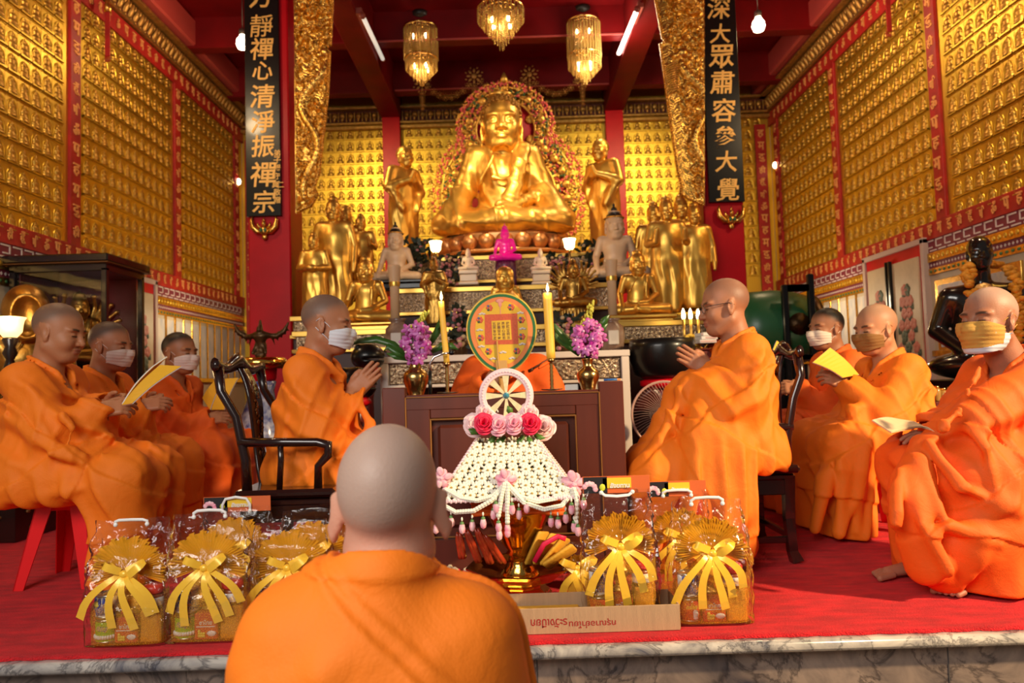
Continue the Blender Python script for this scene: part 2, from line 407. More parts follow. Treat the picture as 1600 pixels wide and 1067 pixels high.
# ---- walls with rows of small seated figures in relief
TW, TH = .137, .1715
fig = [(.050, .0), (.052, .008), (.040, .016), (.047, .024), (.044, .036), (.030, .046), (.026, .062), (.034, .074), (.030, .086), (.012, .093), (.017, .103), (.018, .112), (.013, .122), (.006, .129), (.003, .137)]
def tile_wall(name, W, n, rows, to, z0, skip=None):
    """n x rows niches; to(u, d, z) maps along-wall, out-of-wall, up into the room"""
    V_, F_, MI = [], [], []
    def quad(p, mi):
        k = len(V_); V_.extend(p); F_.append([k, k+1, k+2, k+3]); MI.append(mi)
    K = 8
    for i in range(n):
        for j in range(rows):
            u = (i+.5)*TW; z = z0+j*TH
            if skip and skip(u): continue
            for (du, w, zz, h, d) in ((0, TW-.012, .004, .014, .020), (-TW/2+.003, .006, 0, TH, .008), (0, TW, TH-.006, .006, .006)):
                a, b = u+du-w/2, u+du+w/2
                quad([to(a, d, z+zz), to(b, d, z+zz), to(b, d, z+zz+h), to(a, d, z+zz+h)], 0)
                quad([to(a, 0, z+zz+h+.002), to(a, d, z+zz+h), to(b, d, z+zz+h), to(b, 0, z+zz+h+.002)], 0)
                quad([to(a, 0, z+zz), to(a, d, z+zz), to(b, d, z+zz), to(b, 0, z+zz)], 0)
            k = len(V_); jx = random.uniform(-.002, .002)
            for (r, h) in fig:
                for q in range(K+1):
                    a = PI*q/K; V_.append(to(u+jx-r*math.cos(a), .55*r*math.sin(a), z+.020+h))
            for q in range(len(fig)-1):
                for e in range(K): F_.append([k+q*(K+1)+e, k+q*(K+1)+e+1, k+(q+1)*(K+1)+e+1, k+(q+1)*(K+1)+e]); MI.append(1)
            k = len(V_)                                   # leaf-shaped halo behind the figure
            arc = [(-.056, .02)]+[(-.058*math.cos(PI*q/8), .062+.088*math.sin(PI*q/8)**.8) for q in range(9)]+[(.056, .02)]
            for dd, sc in ((.0, 1.0), (.007, .96), (.003, .84)):
                for (au, az) in arc: V_.append(to(u+au*sc, dd, z+.02+(az-.02)*sc))
            n_ = len(arc)
            for q in range(n_-1):
                F_.append([k+q, k+q+1, k+n_+q+1, k+n_+q]); F_.append([k+n_+q, k+n_+q+1, k+2*n_+q+1, k+2*n_+q]); MI.extend([0, 0])
    return mesh_obj(name, V_, F_, [GOLD, GOLDD], smooth=True, fmat=MI, fsmooth=[q == 1 for q in MI])
SCRIPT = ['ह', 'म', 'दु', 'ही', 'हूँ', 'णि', 'ॐ', 'प']
def script_band(mb, p0, p1, h, nrm, up=(0, 0, 1), step=None, stack=False, size=.72):
    """gold characters marching from p0 to p1; stacked characters stay upright"""
    p0 = Vector(p0); p1 = Vector(p1); L = (p1-p0).length; t = (p1-p0).normalized(); nrm = Vector(nrm).normalized(); up = Vector(up)
    right = up.cross(nrm); step = step or h*1.05; n = int(L/step)
    for i in range(n):
        c = p0+t*((i+.5)*L/n)+nrm*.003
        M = Matrix((right, up, nrm)).transposed().to_4x4(); M.translation = c
        write(mb, SCRIPT[(i*1) % len(SCRIPT)], M, h*size, ext=.05, off=.02, fit=(h*size*(.8 if stack else .62), h*size))
Z0, Z1 = 2.13, 4.27
for side, nm in ((-1, 'left'), (1, 'right')):
    ya = 4.3 if side > 0 else 2.6
    m = MB(); m.box((side*(PX+.1), (ya+YB)/2, 2.5), (.2, YB-ya, 5.0)); wall = struct('wall_'+nm, m, GOLD)
    n = int((9.72-5.0)/TW)
    sk = lambda u: any(abs(u+5.0-c) < .10 for c in (6.10, 8.0))
    to = lambda u, d, z, s=side: (s*(PX-d), 5.0+u, z)
    t = tile_wall('relief_panel', 0, n, 13, to, Z0-.06, sk); t.parent = wall
    m = MB(); X = side*(PX-.012)
    m.box((X, (ya+YB)/2, (1.98+2.13)/2), (.026, YB-ya, .15)); m.box((X, (ya+YB)/2, 4.36), (.026, YB-ya, .18))
    for y in (6.10, 8.0, 9.74): m.box((X, y, 3.2), (.03, .145, 2.16))
    struct('red_band', m, REDB, wall)
    m = MB(); nx = (-side, 0, 0); xf = side*(PX-.028)
    a, b = (ya, 9.7)
    ends = ((xf, max(a, 4.8), 2.057), (xf, b, 2.057))
    script_band(m, *(ends if side < 0 else ends[::-1]), .13, nx)
    e2 = ((xf, 5.8, 4.36), (xf, 9.8, 4.36)); script_band(m, *(e2 if side < 0 else e2[::-1]), .14, nx)
    for y in (6.10, 8.0, 9.74): script_band(m, (xf, y, 4.25), (xf, y, 2.15), .125, nx, stack=True, step=.165, size=.86)
    struct('gold_script', m, LETTERR, wall)
    # cornice of little lotus brackets
    m = MB()
    m.box((side*(PX-.03), (ya+YB)/2, 4.475), (.06, YB-ya, .03)); m.box((side*(PX-.08), (ya+YB)/2, 4.665), (.16, YB-ya, .03))
    m.mi = 1; m.box((side*(PX-.02), (ya+YB)/2, 4.57), (.04, YB-ya, .16)); m.mi = 0  # dark red backing strip behind the lotus brackets
    y = 5.9
    while y < YB-.05:
        m.M = Matrix.Translation((side*(PX-.05), y, 4.56)) @ Matrix.Rotation(side*-.45, 4, 'Y')
        m.ball((0, 0, 0), (.03, .036, .085), 8, 6); m.ball((side*-.02, 0, -.06), (.022, .02, .025), 6, 5); m.ball((0, .045, .05), (.018, .018, .035), 6, 5)
        m.M = None; y += .095
    m.build('trim_cornice', [mat('dull_cornice_gilt', (.58, .33, .085), .45, .85, bump=.3, bscale=60, var=.4, vscale=20), mat('cornice_dark_red', (.12, .02, .012), .6)], wall)
    # dado: fret, gold band, purple pattern, green-gold band, painted panels in gold frames
    m = MB(); D = lambda z0_, z1_, d=.02: m.box((side*(PX-d/2), (ya+YB)/2, (z0_+z1_)/2), (d, YB-ya, z1_-z0_), ch=.001)
    m.mi = 0; D(1.865, 1.98, .016); m.mi = 1; D(1.785, 1.865, .03); m.mi = 0; D(1.73, 1.785, .018); m.mi = 1; D(1.675, 1.73, .026); m.mi = 2; D(.10, 1.675, .012); m.mi = 3; D(.0, .12, .03)
    y = 5.0; k = 0
    while y < 9.9:                                        # key fret in white, zigzag in white, flower dots
        m.mi = 4
        for (dy, dz, wy, hz) in ((0, .045, .10, .012), (.045, .015, .012, .06), (.0, -.012, .06, .012), (-.04, -.04, .10, .012)):
            m.box((side*(PX-.018), y+dy, 1.9225+dz), (.006, wy, hz), ch=.0005)
        m.mi = 4
        for q in range(3): m.box((side*(PX-.020), y+q*.043, 1.757), (.005, .018, .018), ch=.0005, M=Matrix.Rotation(PI/4, 4, 'X'))
        m.mi = 5
        for q in range(2): m.ball((side*(PX-.028), y+q*.065, 1.703), (.004, .018, .012), 6, 4)
        m.mi = 6
        for q in range(2): m.ball((side*(PX-.031), y+q*.065, 1.825), (.005, .024, .02), 6, 4)
        y += .13; k += 1
    y = 7.5; 
    while y < 9.9:
        m.mi = 1; m.box((side*(PX-.014), y, 1.33), (.022, .035, .69)); m.mi = 7; m.box((side*(PX-.014), y+.105, 1.33), (.006, .165, .62), ch=.001); y += .21
    if side > 0:
        for y in (4.6, 5.15, 5.72):
            m.mi = 1; m.box((side*(PX-.015), y+.28, 1.31), (.035, .5, .62)); m.mi = 7; m.box((side*(PX-.03), y+.28, 1.31), (.012, .40, .52), ch=.001)
    m.mi = 1; m.box((side*(PX-.02), (ya+YB)/2, 1.0), (.04, YB-ya, .05))
    m.build('dado', [mat('purple_dado', (.20, .02, .045), .5), GILT, mat('cream_dado', (.62, .50, .34), .6), mat('dark_skirting', (.05, .012, .01), .4), mat('white_fret', (.72, .60, .55), .6), mat('green_flower', (.06, .17, .05), .6), GOLD,
             mat('painted_panel', (.78, .68, .56), .55, var_color=(.50, .50, .54), vscale=9, stretch=(1, 1.6, .7))], wall)
# back wall
m = MB(); m.box((0, YB+.1, 2.5), (2*PX, .2, 5.0)); wall = struct('wall_back', m, GOLD)
to = lambda u, d, z: (-PX+.06+u, YB-d, z)
sk = lambda u: any(abs(u-PX+.06-c) < .17 for c in (-1.55, 1.5)) or abs(u-PX+.06) > 3.52
t = tile_wall('relief_panel', 0, int((2*PX-.1)/TW), 13, to, Z0+.08, sk); t.parent = wall
m = MB()
for x in (-1.56, 1.49): m.box((x, YB-.06, 2.4), (.24, .16, 4.7))
struct('red_pilaster', m, RED, wall)
m = MB()
for x in (-3.52, 3.50): m.box((x, YB-.03, 2.9), (.15, .04, 2.8))
struct('red_band', m, REDB, wall)
m = MB()
for x in (-3.52, 3.50): script_band(m, (x, YB-.052, 4.25), (x, YB-.052, 1.9), .13, (0, -1, 0), stack=True, step=.165, size=.85)
struct('gold_script', m, LETTERR, wall)
m = MB()
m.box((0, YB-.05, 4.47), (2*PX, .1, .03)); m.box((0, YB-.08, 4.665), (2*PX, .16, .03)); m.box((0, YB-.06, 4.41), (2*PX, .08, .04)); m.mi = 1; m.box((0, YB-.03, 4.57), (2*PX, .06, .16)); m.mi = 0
x = -PX+.1
while x < PX-.05:
    m.ball((x, YB-.08, 4.58), (.042, .03, .05), 8, 6); m.box((x+.055, YB-.08, 4.56), (.018, .03, .13)); m.ball((x, YB-.1, 4.53), (.02, .02, .04), 6, 5); x += .11
m.build('trim_cornice', [MATS['dull_cornice_gilt'], MATS['cornice_dark_red']], wall)
# ceiling, beams, stepped panels
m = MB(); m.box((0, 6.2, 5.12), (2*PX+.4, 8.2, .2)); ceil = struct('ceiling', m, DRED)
m = MB()
for x in (-1.56, 1.49): m.box((x, 6.2, 4.80), (.27, 7.8, .55), ch=.01)
m.mi = 0
for y, z in ((8.05, 4.90), (9.35, 4.86)): m.box((0, y, z), (2*PX, .16, .45), ch=.01)
m.mi = 1  # paler red strips under the cross beams and along the walls
for y, z in ((7.96, 4.68), (9.26, 4.65)): m.box((-.03, y, z), (2.75, .02, .02))
for s in (-1, 1): m.box((s*(PX-.12), 6.2, 4.85), (.24, 7.8, .3), ch=.02)
m.build('ceiling_beam', [DRED, mat('paler_red_edge', (.45, .06, .05), .5)], ceil)
m = MB()                                                  # stencilled gold swags and rosettes
def rosette(c, r, M, n=8):
    m.M = Matrix.Translation(c) @ M
    m.lathe((0, 0, 0), [(r*.28, 0), (r*.24, .01), (0, .012)], 10, caps=False)
    for k in range(n):
        a = 2*PI*k/n; m.ball((r*.55*math.cos(a), r*.55*math.sin(a), .002), (r*.24, r*.13, .008), 8, 4, rz=a)
        m.ball((r*.86*math.cos(a+PI/n), r*.86*math.sin(a+PI/n), .002), (r*.12, r*.09, .006), 6, 4, rz=a)
    m.M = None
F = Matrix.Rotation(PI/2, 4, 'X')
for cx in (-1.05, -.38, .33, 1.0):
    c = Vector((cx, 9.24, 4.80 if abs(cx) < .5 else 4.72))
    rosette(c, .13, F)
    for k in range(5): rosette(c+Vector((0, 0, -.13-.05*k)), .05-.005*k, F, 6)
for a, b in ((-1.05, -.38), (-.38, .33), (.33, 1.0)):
    for k in range(1, 9):
        t = k/9; rosette((a+(b-a)*t, 9.24, 4.80-.05*(abs(a+b) > .2)-.22*math.sin(PI*t)), .055, F, 6)
D = Matrix.Rotation(PI, 4, 'X')
for (x, y, r) in ((-2.62, 6.6, .62), (2.6, 6.6, .5), (-2.7, 8.6, .4), (2.6, 8.6, .4), (0, 7.0, .5)):
    for rr in (r, r*.62, r*.3):
        for k in range(int(18*rr/r)+4):
            a = 2*PI*k/(int(18*rr/r)+4); rosette((x+rr*math.cos(a), y+rr*math.sin(a), 5.018), r*.13, D, 6)
m.build('gold_stencil', mat('faded_gilt', (.62, .30, .07), .5, .4), ceil)
# ---- red columns with couplet boards and gilded dragon brackets
BLACK = mat('black_lacquer', (.005, .0045, .0045), .30, spec=.3, coat=.12)
CY = 6.5
def poly2(pts):
    P2 = np.array(pts, dtype=np.float32)
    def f(x, z):
        d = np.full(len(x), 1e9, np.float32); s = np.ones(len(x), np.float32)
        for i in range(len(P2)):
            a = P2[i]; b = P2[i-1]; e = b-a; wx = x-a[0]; wz = z-a[1]
            t = np.clip((wx*e[0]+wz*e[1])/(e @ e), 0, 1); d = np.minimum(d, (wx-t*e[0])**2+(wz-t*e[1])**2)
            c1 = z >= a[1]; c2 = z < b[1]; c3 = e[0]*wz > e[1]*wx
            fl = (c1 & c2 & c3) | (~c1 & ~c2 & ~c3); s = np.where(fl, -s, s)
        return s*np.sqrt(d)
    return f
def column(nm, xa, xb, board, chars, small, brk, flip):
    a, b = at(xa, 430, CY), at(xb, 430, CY); cx = (a.x+b.x)/2; wd = b.x-a.x
    m = MB(); m.box((cx, CY+wd/2, 2.45), (wd, wd, 4.9), ch=.012); c = struct('column_'+nm, m, RED)
    # board: leans out a little at the top
    z0 = at(board[0], 340 if not flip else 318, CY).z; z1 = 4.95
    bw = at(board[1], 300, CY).x-at(board[0], 300, CY).x; bc = (at(board[0], 300, CY).x+at(board[1], 300, CY).x)/2
    t = thing('couplet_board', 'long black lacquered board with gold %s characters on the %s' % ('brush-written', 'left red column, small side inscription' if not flip else 'right red column, no side inscription'), 'sign', (bc, CY-.02, z0))
    m = MB(); m.box((bc, CY-.022, (z0+z1)/2), (bw, .04, z1-z0)); m.build('board', BLACK, t)
    m = MB()
    for ch, py, hgt in chars:
        p = at((board[0]+board[1])/2, py, CY-.045); M = Matrix.Translation((bc+.004, CY-.044, p.z)) @ FRONT
        write(m, ch, M, hgt/FPX*CY, ext=.012, off=.002 if ch in '靜' else .013, shear=.10)
    if small:
        for ch, px, py in small:
            p = at(px, py, CY-.045); write(m, ch, Matrix.Translation((p.x, CY-.044, p.z)) @ FRONT, 11/FPX*CY, ext=.01, off=.012)
    m.build('gold_characters', LETTER, t)
    # crest under the board: two upturned horns round a little figure
    ez = at(412 if not flip else 1143, 352 if not flip else 335, CY-.05)
    t = thing('gilt_crest', 'small gilt winged crest fixed under the black board on the %s column' % nm, 'ornament', (ez.x, CY-.01, ez.z-.1))
    m = MB(); k = .165/.5
    for s in (-1, 1):
        m.tube([(ez.x+s*.015, CY-.03, ez.z-.06), (ez.x+s*.06, CY-.035, ez.z-.05), (ez.x+s*.10, CY-.04, ez.z-.01), (ez.x+s*.112, CY-.04, ez.z+.05), (ez.x+s*.10, CY-.04, ez.z+.085)], [.02, .028, .026, .016, .004], 10)
        m.tube([(ez.x+s*.02, CY-.03, ez.z-.03), (ez.x+s*.05, CY-.045, ez.z), (ez.x+s*.06, CY-.045, ez.z+.03)], [.014, .012, .004], 8)
    m.build('wings', GILT, t)
    m = MB(); m.ball((ez.x, CY-.04, ez.z-.045), (.04, .03, .045)); m.ball((ez.x, CY-.05, ez.z+.015), (.02, .02, .026)); m.tube([(ez.x, CY-.05, ez.z+.03), (ez.x, CY-.05, ez.z+.075)], [.014, .002], 8); m.ball((ez.x, CY-.03, ez.z-.1), (.025, .018, .03)); m.build('figure', GILT, t)
    m = MB()
    for s in (-1, 1): m.ball((ez.x+s*.018, CY-.075, ez.z-.045), (.012, .008, .018), 8, 6)
    m.build('green_inlay', mat('green_inlay', (.02, .16, .07), .3), t)
    # carved bracket
    pts = [(at(x, y, CY-.12).x, at(x, y, CY-.12).z) for x, y in brk]
    p2 = poly2(pts); xs = [p[0] for p in pts]; zs = [p[1] for p in pts]; YF = CY-.12
    ins = 1 if not flip else -1; xin = min(xs) if not flip else max(xs)
    zt = at(490 if not flip else 1060, 95, CY).z; zb = min(zs); hs_ = .0042
    gx = np.arange(min(xs)-.004, max(xs)+.004, hs_); gz = np.arange(zb-.004, max(zs), hs_); GX, GZ = np.meshgrid(gx, gz, indexing='ij'); GX = GX.astype(np.float32); GZ = GZ.astype(np.float32)
    d2 = p2(GX.ravel(), GZ.ravel()).reshape(GX.shape); HT = np.full(GX.shape, .006, np.float32); g = random.Random(11)
    HT += .0025*np.sin(GX*210+2*np.sin(GZ*60))*np.sin(GZ*190+2*np.sin(GX*70))
    def win(x, z, r):
        i0, i1 = np.searchsorted(gx, [x-r, x+r]); j0, j1 = np.searchsorted(gz, [z-r, z+r]); return slice(i0, i1), slice(j0, j1)
    for q_ in range(340):                                 # cloud scrolls, blossoms and leaf sprays
        z = zb+.02+(max(zs)-zb)*q_/340; w_ = .38-.17*min(1, max(0, (zt-z)/(zt-zb))) if z < zt else .42
        x = xin+ins*g.uniform(.01, w_-.01); r = g.uniform(.024, .052)*(1.25 if z > zt+.03 else 1); W_ = win(x, z, r*1.2); dx, dz_ = GX[W_]-x, GZ[W_]-z
        if dx.size == 0: continue
        rad = np.sqrt(dx*dx+dz_*dz_)/r; th = np.arctan2(dz_, dx); kind = g.randrange(3); p0 = g.uniform(0, 6)
        if kind == 0: h_ = np.sqrt(np.maximum(0, 1-rad**2))*(.72+.28*np.sin(th+p0+rad*9))
        elif kind == 1: h_ = np.sqrt(np.maximum(0, 1-(rad/(.72+.28*np.cos(5*th+p0)))**2))*(.6+.4*np.minimum(1, rad*3))
        else: e = np.abs(-dx*math.sin(p0)+dz_*math.cos(p0))/r; h_ = np.sqrt(np.maximum(0, 1-rad**2-e*e*5))*(.8+.2*np.cos(e*30))
        HT[W_] = np.maximum(HT[W_], h_*r*1.25)
    dr = []
    for i in range(161):                                  # the dragon: an S-shaped scaled body with fins
        t_ = i/160; z = zt-.02-(zt-zb-.16)*t_; half_ = .5*(.33-.15*t_); dr.append((xin+ins*(.03+half_+(half_-.045)*math.sin(1.0+t_*10.5)), z, (.022+.030*min(1, i/20)*(1-i/190))))
    for i, (x, z, r) in enumerate(dr):
        W_ = win(x, z, r*1.1); dx, dz_ = GX[W_]-x, GZ[W_]-z
        if dx.size: rad = np.sqrt(dx*dx+dz_*dz_)/r; HT[W_] = np.maximum(HT[W_], np.where(rad < 1, .020+r*.95*np.sqrt(np.maximum(0, 1-rad**2))*(1 if i % 5 else 1.10)+.003*np.sin(rad*16), 0))
    hx_, hz_, _r = dr[0]
    for (ox, oz, r) in ((0, .02, .055), (-ins*.05, .0, .036), (ins*.03, .05, .03), (-ins*.02, .06, .022), (ins*.06, .0, .03)):
        W_ = win(hx_+ox, hz_+oz, r); dx, dz_ = GX[W_]-hx_-ox, GZ[W_]-hz_-oz
        if dx.size: HT[W_] = np.maximum(HT[W_], .03+r*np.sqrt(np.maximum(0, 1-(dx*dx+dz_*dz_)/r**2))*((dx*dx+dz_*dz_) < r*r))
    for q_ in range(14):                                  # combed mane beside the neck
        for u in np.linspace(0, 1, 40):
            x = hx_+ins*(.05+.11*u); z = hz_-.05-.020*q_-.05*u*u; r = .008*(1-.5*u); W_ = win(x, z, r*1.1); dx, dz_ = GX[W_]-x, GZ[W_]-z
            if dx.size: HT[W_] = np.maximum(HT[W_], .018+r*np.sqrt(np.maximum(0, 1-(dx*dx+dz_*dz_)/r**2)))
    HT = np.where(d2 > -.014, .012, HT); ok = d2 < 0
    idx = np.full(GX.shape, -1); idx[ok] = np.arange(ok.sum()); n_ = int(ok.sum())
    fv = np.stack([GX[ok], YF-HT[ok], GZ[ok]], 1); bv = np.stack([GX[ok], np.full(n_, YF+.02), GZ[ok]], 1)
    A_, B_, C_, D_ = idx[:-1, :-1].ravel(), idx[1:, :-1].ravel(), idx[1:, 1:].ravel(), idx[:-1, 1:].ravel(); q_ = np.stack([A_, B_, C_, D_], 1); q_ = q_[(q_ >= 0).all(1)]
    t = thing('dragon_bracket', 'gilded carved dragon bracket hanging beside the %s red column' % nm, 'carving', (xin, YF, zb))
    mesh_obj('carved_relief', np.concatenate([fv, bv]), np.concatenate([q_, q_[:, ::-1]+n_]), GILT, t)
    m = MB(); L_ = 0
    for (a_, b_) in zip(pts, pts[1:]):
        n2 = max(1, int(math.dist(a_, b_)/.021))
        for i in range(n2): m.ball((a_[0]+(b_[0]-a_[0])*i/n2, YF-.010, a_[1]+(b_[1]-a_[1])*i/n2), (.0115, .030, .0125), 7, 5)
    m.build('beaded_rim', GILT, t)
LC = [('方', -6, 38), ('靜', 40, 36), ('禪', 76, 36), ('心', 110, 30), ('清', 150, 38), ('淨', 190, 36), ('振', 228, 36), ('禪', 272, 40), ('宗', 315, 36)]
SM = [('弟', 433, 239), ('子', 433, 250), ('楊', 433, 262), ('守', 432, 275), ('真', 430, 288), ('敬', 433, 300), ('贈', 433, 312), ('仁', 438, 288)]
LB = [(457, -260), (528, -260), (522, -30), (517, 70), (508, 76), (516, 82), (513, 145), (506, 209), (500, 268), (492, 292), (497, 305), (487, 322), (462, 334)]
column('left', 388, 455, (387, 441), LC, SM, LB, False)
RC = [('深', 12, 36), ('大', 52, 32), ('眾', 88, 38), ('肅', 128, 38), ('容', 172, 38), ('參', 214, 36), ('大', 252, 34), ('覺', 296, 36)]
RB = [(1101, -260), (1010, -260), (1018, -30), (1035, 60), (1040, 66), (1031, 70), (1041, 145), (1051, 219), (1059, 270), (1064, 290), (1062, 302), (1076, 312), (1101, 322)]
column('right', 1104, 1167, (1106, 1161), RC, None, RB, True)
# ---- light bulbs hanging from the ceiling, the last two assumed, out of view
BULB = mat('lit_bulb_glass', (1, .9, .7), .3, emit=(1, .80, .52), es=30)
def bulb(px, py, Y, label, e):
    c = at(px, py, Y); t = thing('light_bulb', label, 'lamp', c)
    m = MB(); m.lathe(c, [(.0, -.075), (.045, -.062), (.062, -.02), (.055, .02), (.03, .055), (.026, .075)], 20); m.build('bulb', BULB, t)
    m = MB(); m.lathe(c, [(.03, .07), (.034, .075), (.034, .125), (.012, .14)], 16); m.tube([c+Vector((0, 0, .13)), (c.x, c.y, 5.02)], .006, 8); m.lathe((c.x, c.y, 4.96), [(.06, 0), (.07, .06)], 16); m.build('socket', mat('dark_fitting', (.02, .018, .016), .4), t)
    l = lamp('bulb_light', 'POINT', c+Vector((0, -.1, -.12)), e, (1, .70, .38), shadow_soft_size=.09)
bulb(379, 66, 7.1, 'bare lit bulb hanging beside the left black couplet board', 24)
bulb(1185, 38, 6.9, 'bare lit bulb hanging beside the right black couplet board', 36)
bulb(75, -150, 4.6, 'assumed bare lit bulb out of view high over the left wall', 55)  # unseen bulb, assumed and added for the bright spot on the left wall
bulb(1525, -150, 4.6, 'assumed bare lit bulb out of view high over the right wall', 70)  # unseen counterpart, assumed and added to brighten the right wall
# ---- fluorescent tubes under the beams
def tube(pa, pb, Y0, Y1, lit, label):
    a, b = at(*pa, Y0), at(*pb, Y1); t = thing('tube_light', label, 'lamp', (a+b)/2)
    m = MB(); m.tube([a, b], .022, 12); m.build('tube', mat('lit_tube' if lit else 'dim_tube', (1, .95, .85), .3, emit=(1, .93, .78), es=14 if lit else .55), t)
    m = MB(); u = Vector((.035 if a.x > 0 else -.035, 0, .05)); m.tube([a+u, b+u], .04, 4); m.tube([a+(b-a)*-.01, a+(b-a)*.02], .03, 10); m.tube([b, b+(b-a)*.02], .03, 10); m.build('fitting', mat('red_tube_fitting', (.30, .05, .03), .5), t)
    if lit: lamp('tube_glow', 'POINT', (a+b)/2+Vector((-.15, 0, -.15)), 22, (1, .88, .68), shadow_soft_size=.12)
tube((996, 14), (967, 83), 7.0, 8.2, True, 'lit fluorescent tube fixed along the right ceiling beam')
tube((566, 24), (598, 92), 7.0, 8.2, False, 'dim fluorescent tube fixed along the left ceiling beam')
# ---- chandeliers: brass rings hung with strings of crystal beads
CRY = mat('amber_crystal', (.62, .38, .09), .10, .7, spec=.9)
BRASS = mat('polished_brass', (.80, .52, .16), .2, 1)
def chandelier(px, tiers, Y, label, rows):
    top = at(px, -80, Y); c0 = at(px, tiers[0][0], Y); t = thing('chandelier', label, 'chandelier', (c0.x, Y, c0.z), group=None)
    m = MB(); m.tube([(c0.x, Y, 5.0), (c0.x, Y, c0.z)], .012, 8); m.lathe((c0.x, Y, 4.97), [(.09, .04), (.08, 0), (.02, -.03)], 16); m.build('rod', mat('dark_chain', (.02, .016, .012), .4), t)
    for (ya, yb, wpx, taper) in tiers:
        za, zb = at(px, ya, Y).z, at(px, yb, Y).z; R = wpx/2/FPX*Y; H = za-zb
        m = MB(); 
        for r in (R, R*.66, R*.33): m.lathe((c0.x, Y, za), [(r-.008, -.01), (r+.006, -.01), (r+.006, .012), (r-.008, .012), (r-.008, -.01)], 32, caps=False)
        for k in range(6): m.tube([(c0.x, Y, za+.03), (c0.x+R*math.cos(k*PI/3), Y+R*math.sin(k*PI/3), za)], .006, 6)
        ring = m.build('brass_ring', BRASS, t)
        m = MB()
        for ri, r in enumerate((R, R*.78, R*.55, R*.32, R*.1)):
            n = max(5, int(34*r/R)); f = r/R
            L = H*(1-taper*f) if taper else H*(.92+.08*f)
            for k in range(n):
                a = 2*PI*k/n+ri*.3; x, y = c0.x+r*math.cos(a), Y+r*math.sin(a); nb = max(3, int(L/.022))
                for q in range(nb): m.ball((x, y, za-.012-L*(q+.5)/nb), (.0085, .0085, L/nb*.5), 5, 4)
        m.build('crystal_strands', CRY, t)
        for k in range(4):
            a = k*PI/2+.7; m = MB(); m.ball((c0.x+R*.5*math.cos(a), Y+R*.5*math.sin(a), za-H*.32), (.016, .016, .03), 8, 6); m.build('bulb', mat('lit_candle_bulb', (1, .85, .55), .3, emit=(1, .80, .42), es=26), t)
        lamp('chandelier_light', 'POINT', (c0.x, Y, za-H*.4), 5, (1, .72, .36), shadow_soft_size=.05)
chandelier(657, [(45, 92, 54, 0), (92, 136, 50, .62)], 8.0, 'left two-tier crystal chandelier above the big Buddha', 0)
chandelier(782, [(14, 82, 74, .72)], 7.4, 'central bowl-shaped crystal chandelier above the big Buddha', 0)
chandelier(911, [(36, 90, 54, 0), (88, 135, 52, .62)], 8.0, 'right two-tier crystal chandelier above the big Buddha', 0)
# red cloth streamers hanging near the side walls
for px, py0, py1, sd, lab in ((168, 14, 88, -1, 'narrow red streamer with gilt top hanging by the left wall'), (1388, -20, 49, 1, 'narrow red streamer hanging by the right wall')):
    c = at(px, py1, 6.4); top = at(px, py0, 6.4); t = thing('streamer', lab, 'banner', c)
    m = MB(); m.box(((c.x+top.x)/2, 6.4, (c.z+top.z)/2), (.045, .012, top.z-c.z)); 
    for k in range(5): m.tube([(c.x-.02+.01*k, 6.4, c.z), (c.x-.02+.01*k, 6.4, c.z-.05)], .004, 5)
    m.build('cloth', REDB, t)
    m = MB(); m.lathe((top.x, 6.4, top.z), [(.03, -.03), (.032, .03), (.016, .06), (.024, .10), (.01, .14)], 12); m.tube([(top.x, 6.4, top.z+.1), (top.x, 6.4, 5.0)], .004, 5); m.build('bell_top', GILT, t)
# painted doors in the side walls
FLW = mat('painted_rose', (.55, .16, .10), .6); LEAF = mat('painted_leaf', (.06, .09, .05), .6)
for side, nm in ((-1, 1), (1, 2)):
    X = side*(PX-.03); y0, y1 = 6.36, 7.42
    m = MB()
    for y in (y0, y1): m.box((X, y, 1.0), (.07, .05, 2.0))
    m.box((X, (y0+y1)/2, 1.985), (.07, y1-y0+.05, .05)); d = struct('door_%d' % nm, m, mat('pinkish_door_frame', (.55, .40, .33), .5))
    m = MB(); m.box((X, (y0+y1)/2, 1.0), (.03, y1-y0, 1.98)); m.build('red_lining', RED, d)
    for k in (0, 1):
        yc = y0+.05+(k+.5)*(y1-y0-.1)/2; m = MB(); m.box((X-side*.02, yc, .98), (.03, (y1-y0)/2-.09, 1.76)); lf = m.build('door_leaf', mat('cream_painted_door', (.62, .47, .28), .5, var=.15), d)
        m = MB(); xs = X-side*.037
        for i in range(9):
            zz = .75+.105*i; wd_ = .13*(1-abs(i-3)/8)
            for dy in ((-wd_, 0, wd_) if i % 2 else (-wd_*.5, wd_*.5)):
                m.mi = (i+int(dy*100)) % 3 == 0
                for q in range(5): m.ball((xs, yc+dy+.028*math.cos(q*1.257+i), zz+.028*math.sin(q*1.257+i)), (.004, .03, .03), 7, 5)
                m.mi = 1
                for q in range(3): m.ball((xs, yc+dy*1.35+.02*q-.02, zz-.05), (.003, .012, .034), 6, 4)
        m.build('painted_flowers', [FLW, LEAF], lf)
    m = MB(); m.box((X-side*.045, (y0+y1)/2, 1.0), (.03, .035, 1.78)); m.box((X-side*.05, (y0+y1)/2+.05, 1.0), (.03, .02, 1.78)); m.build('black_bar', BLACK, d)
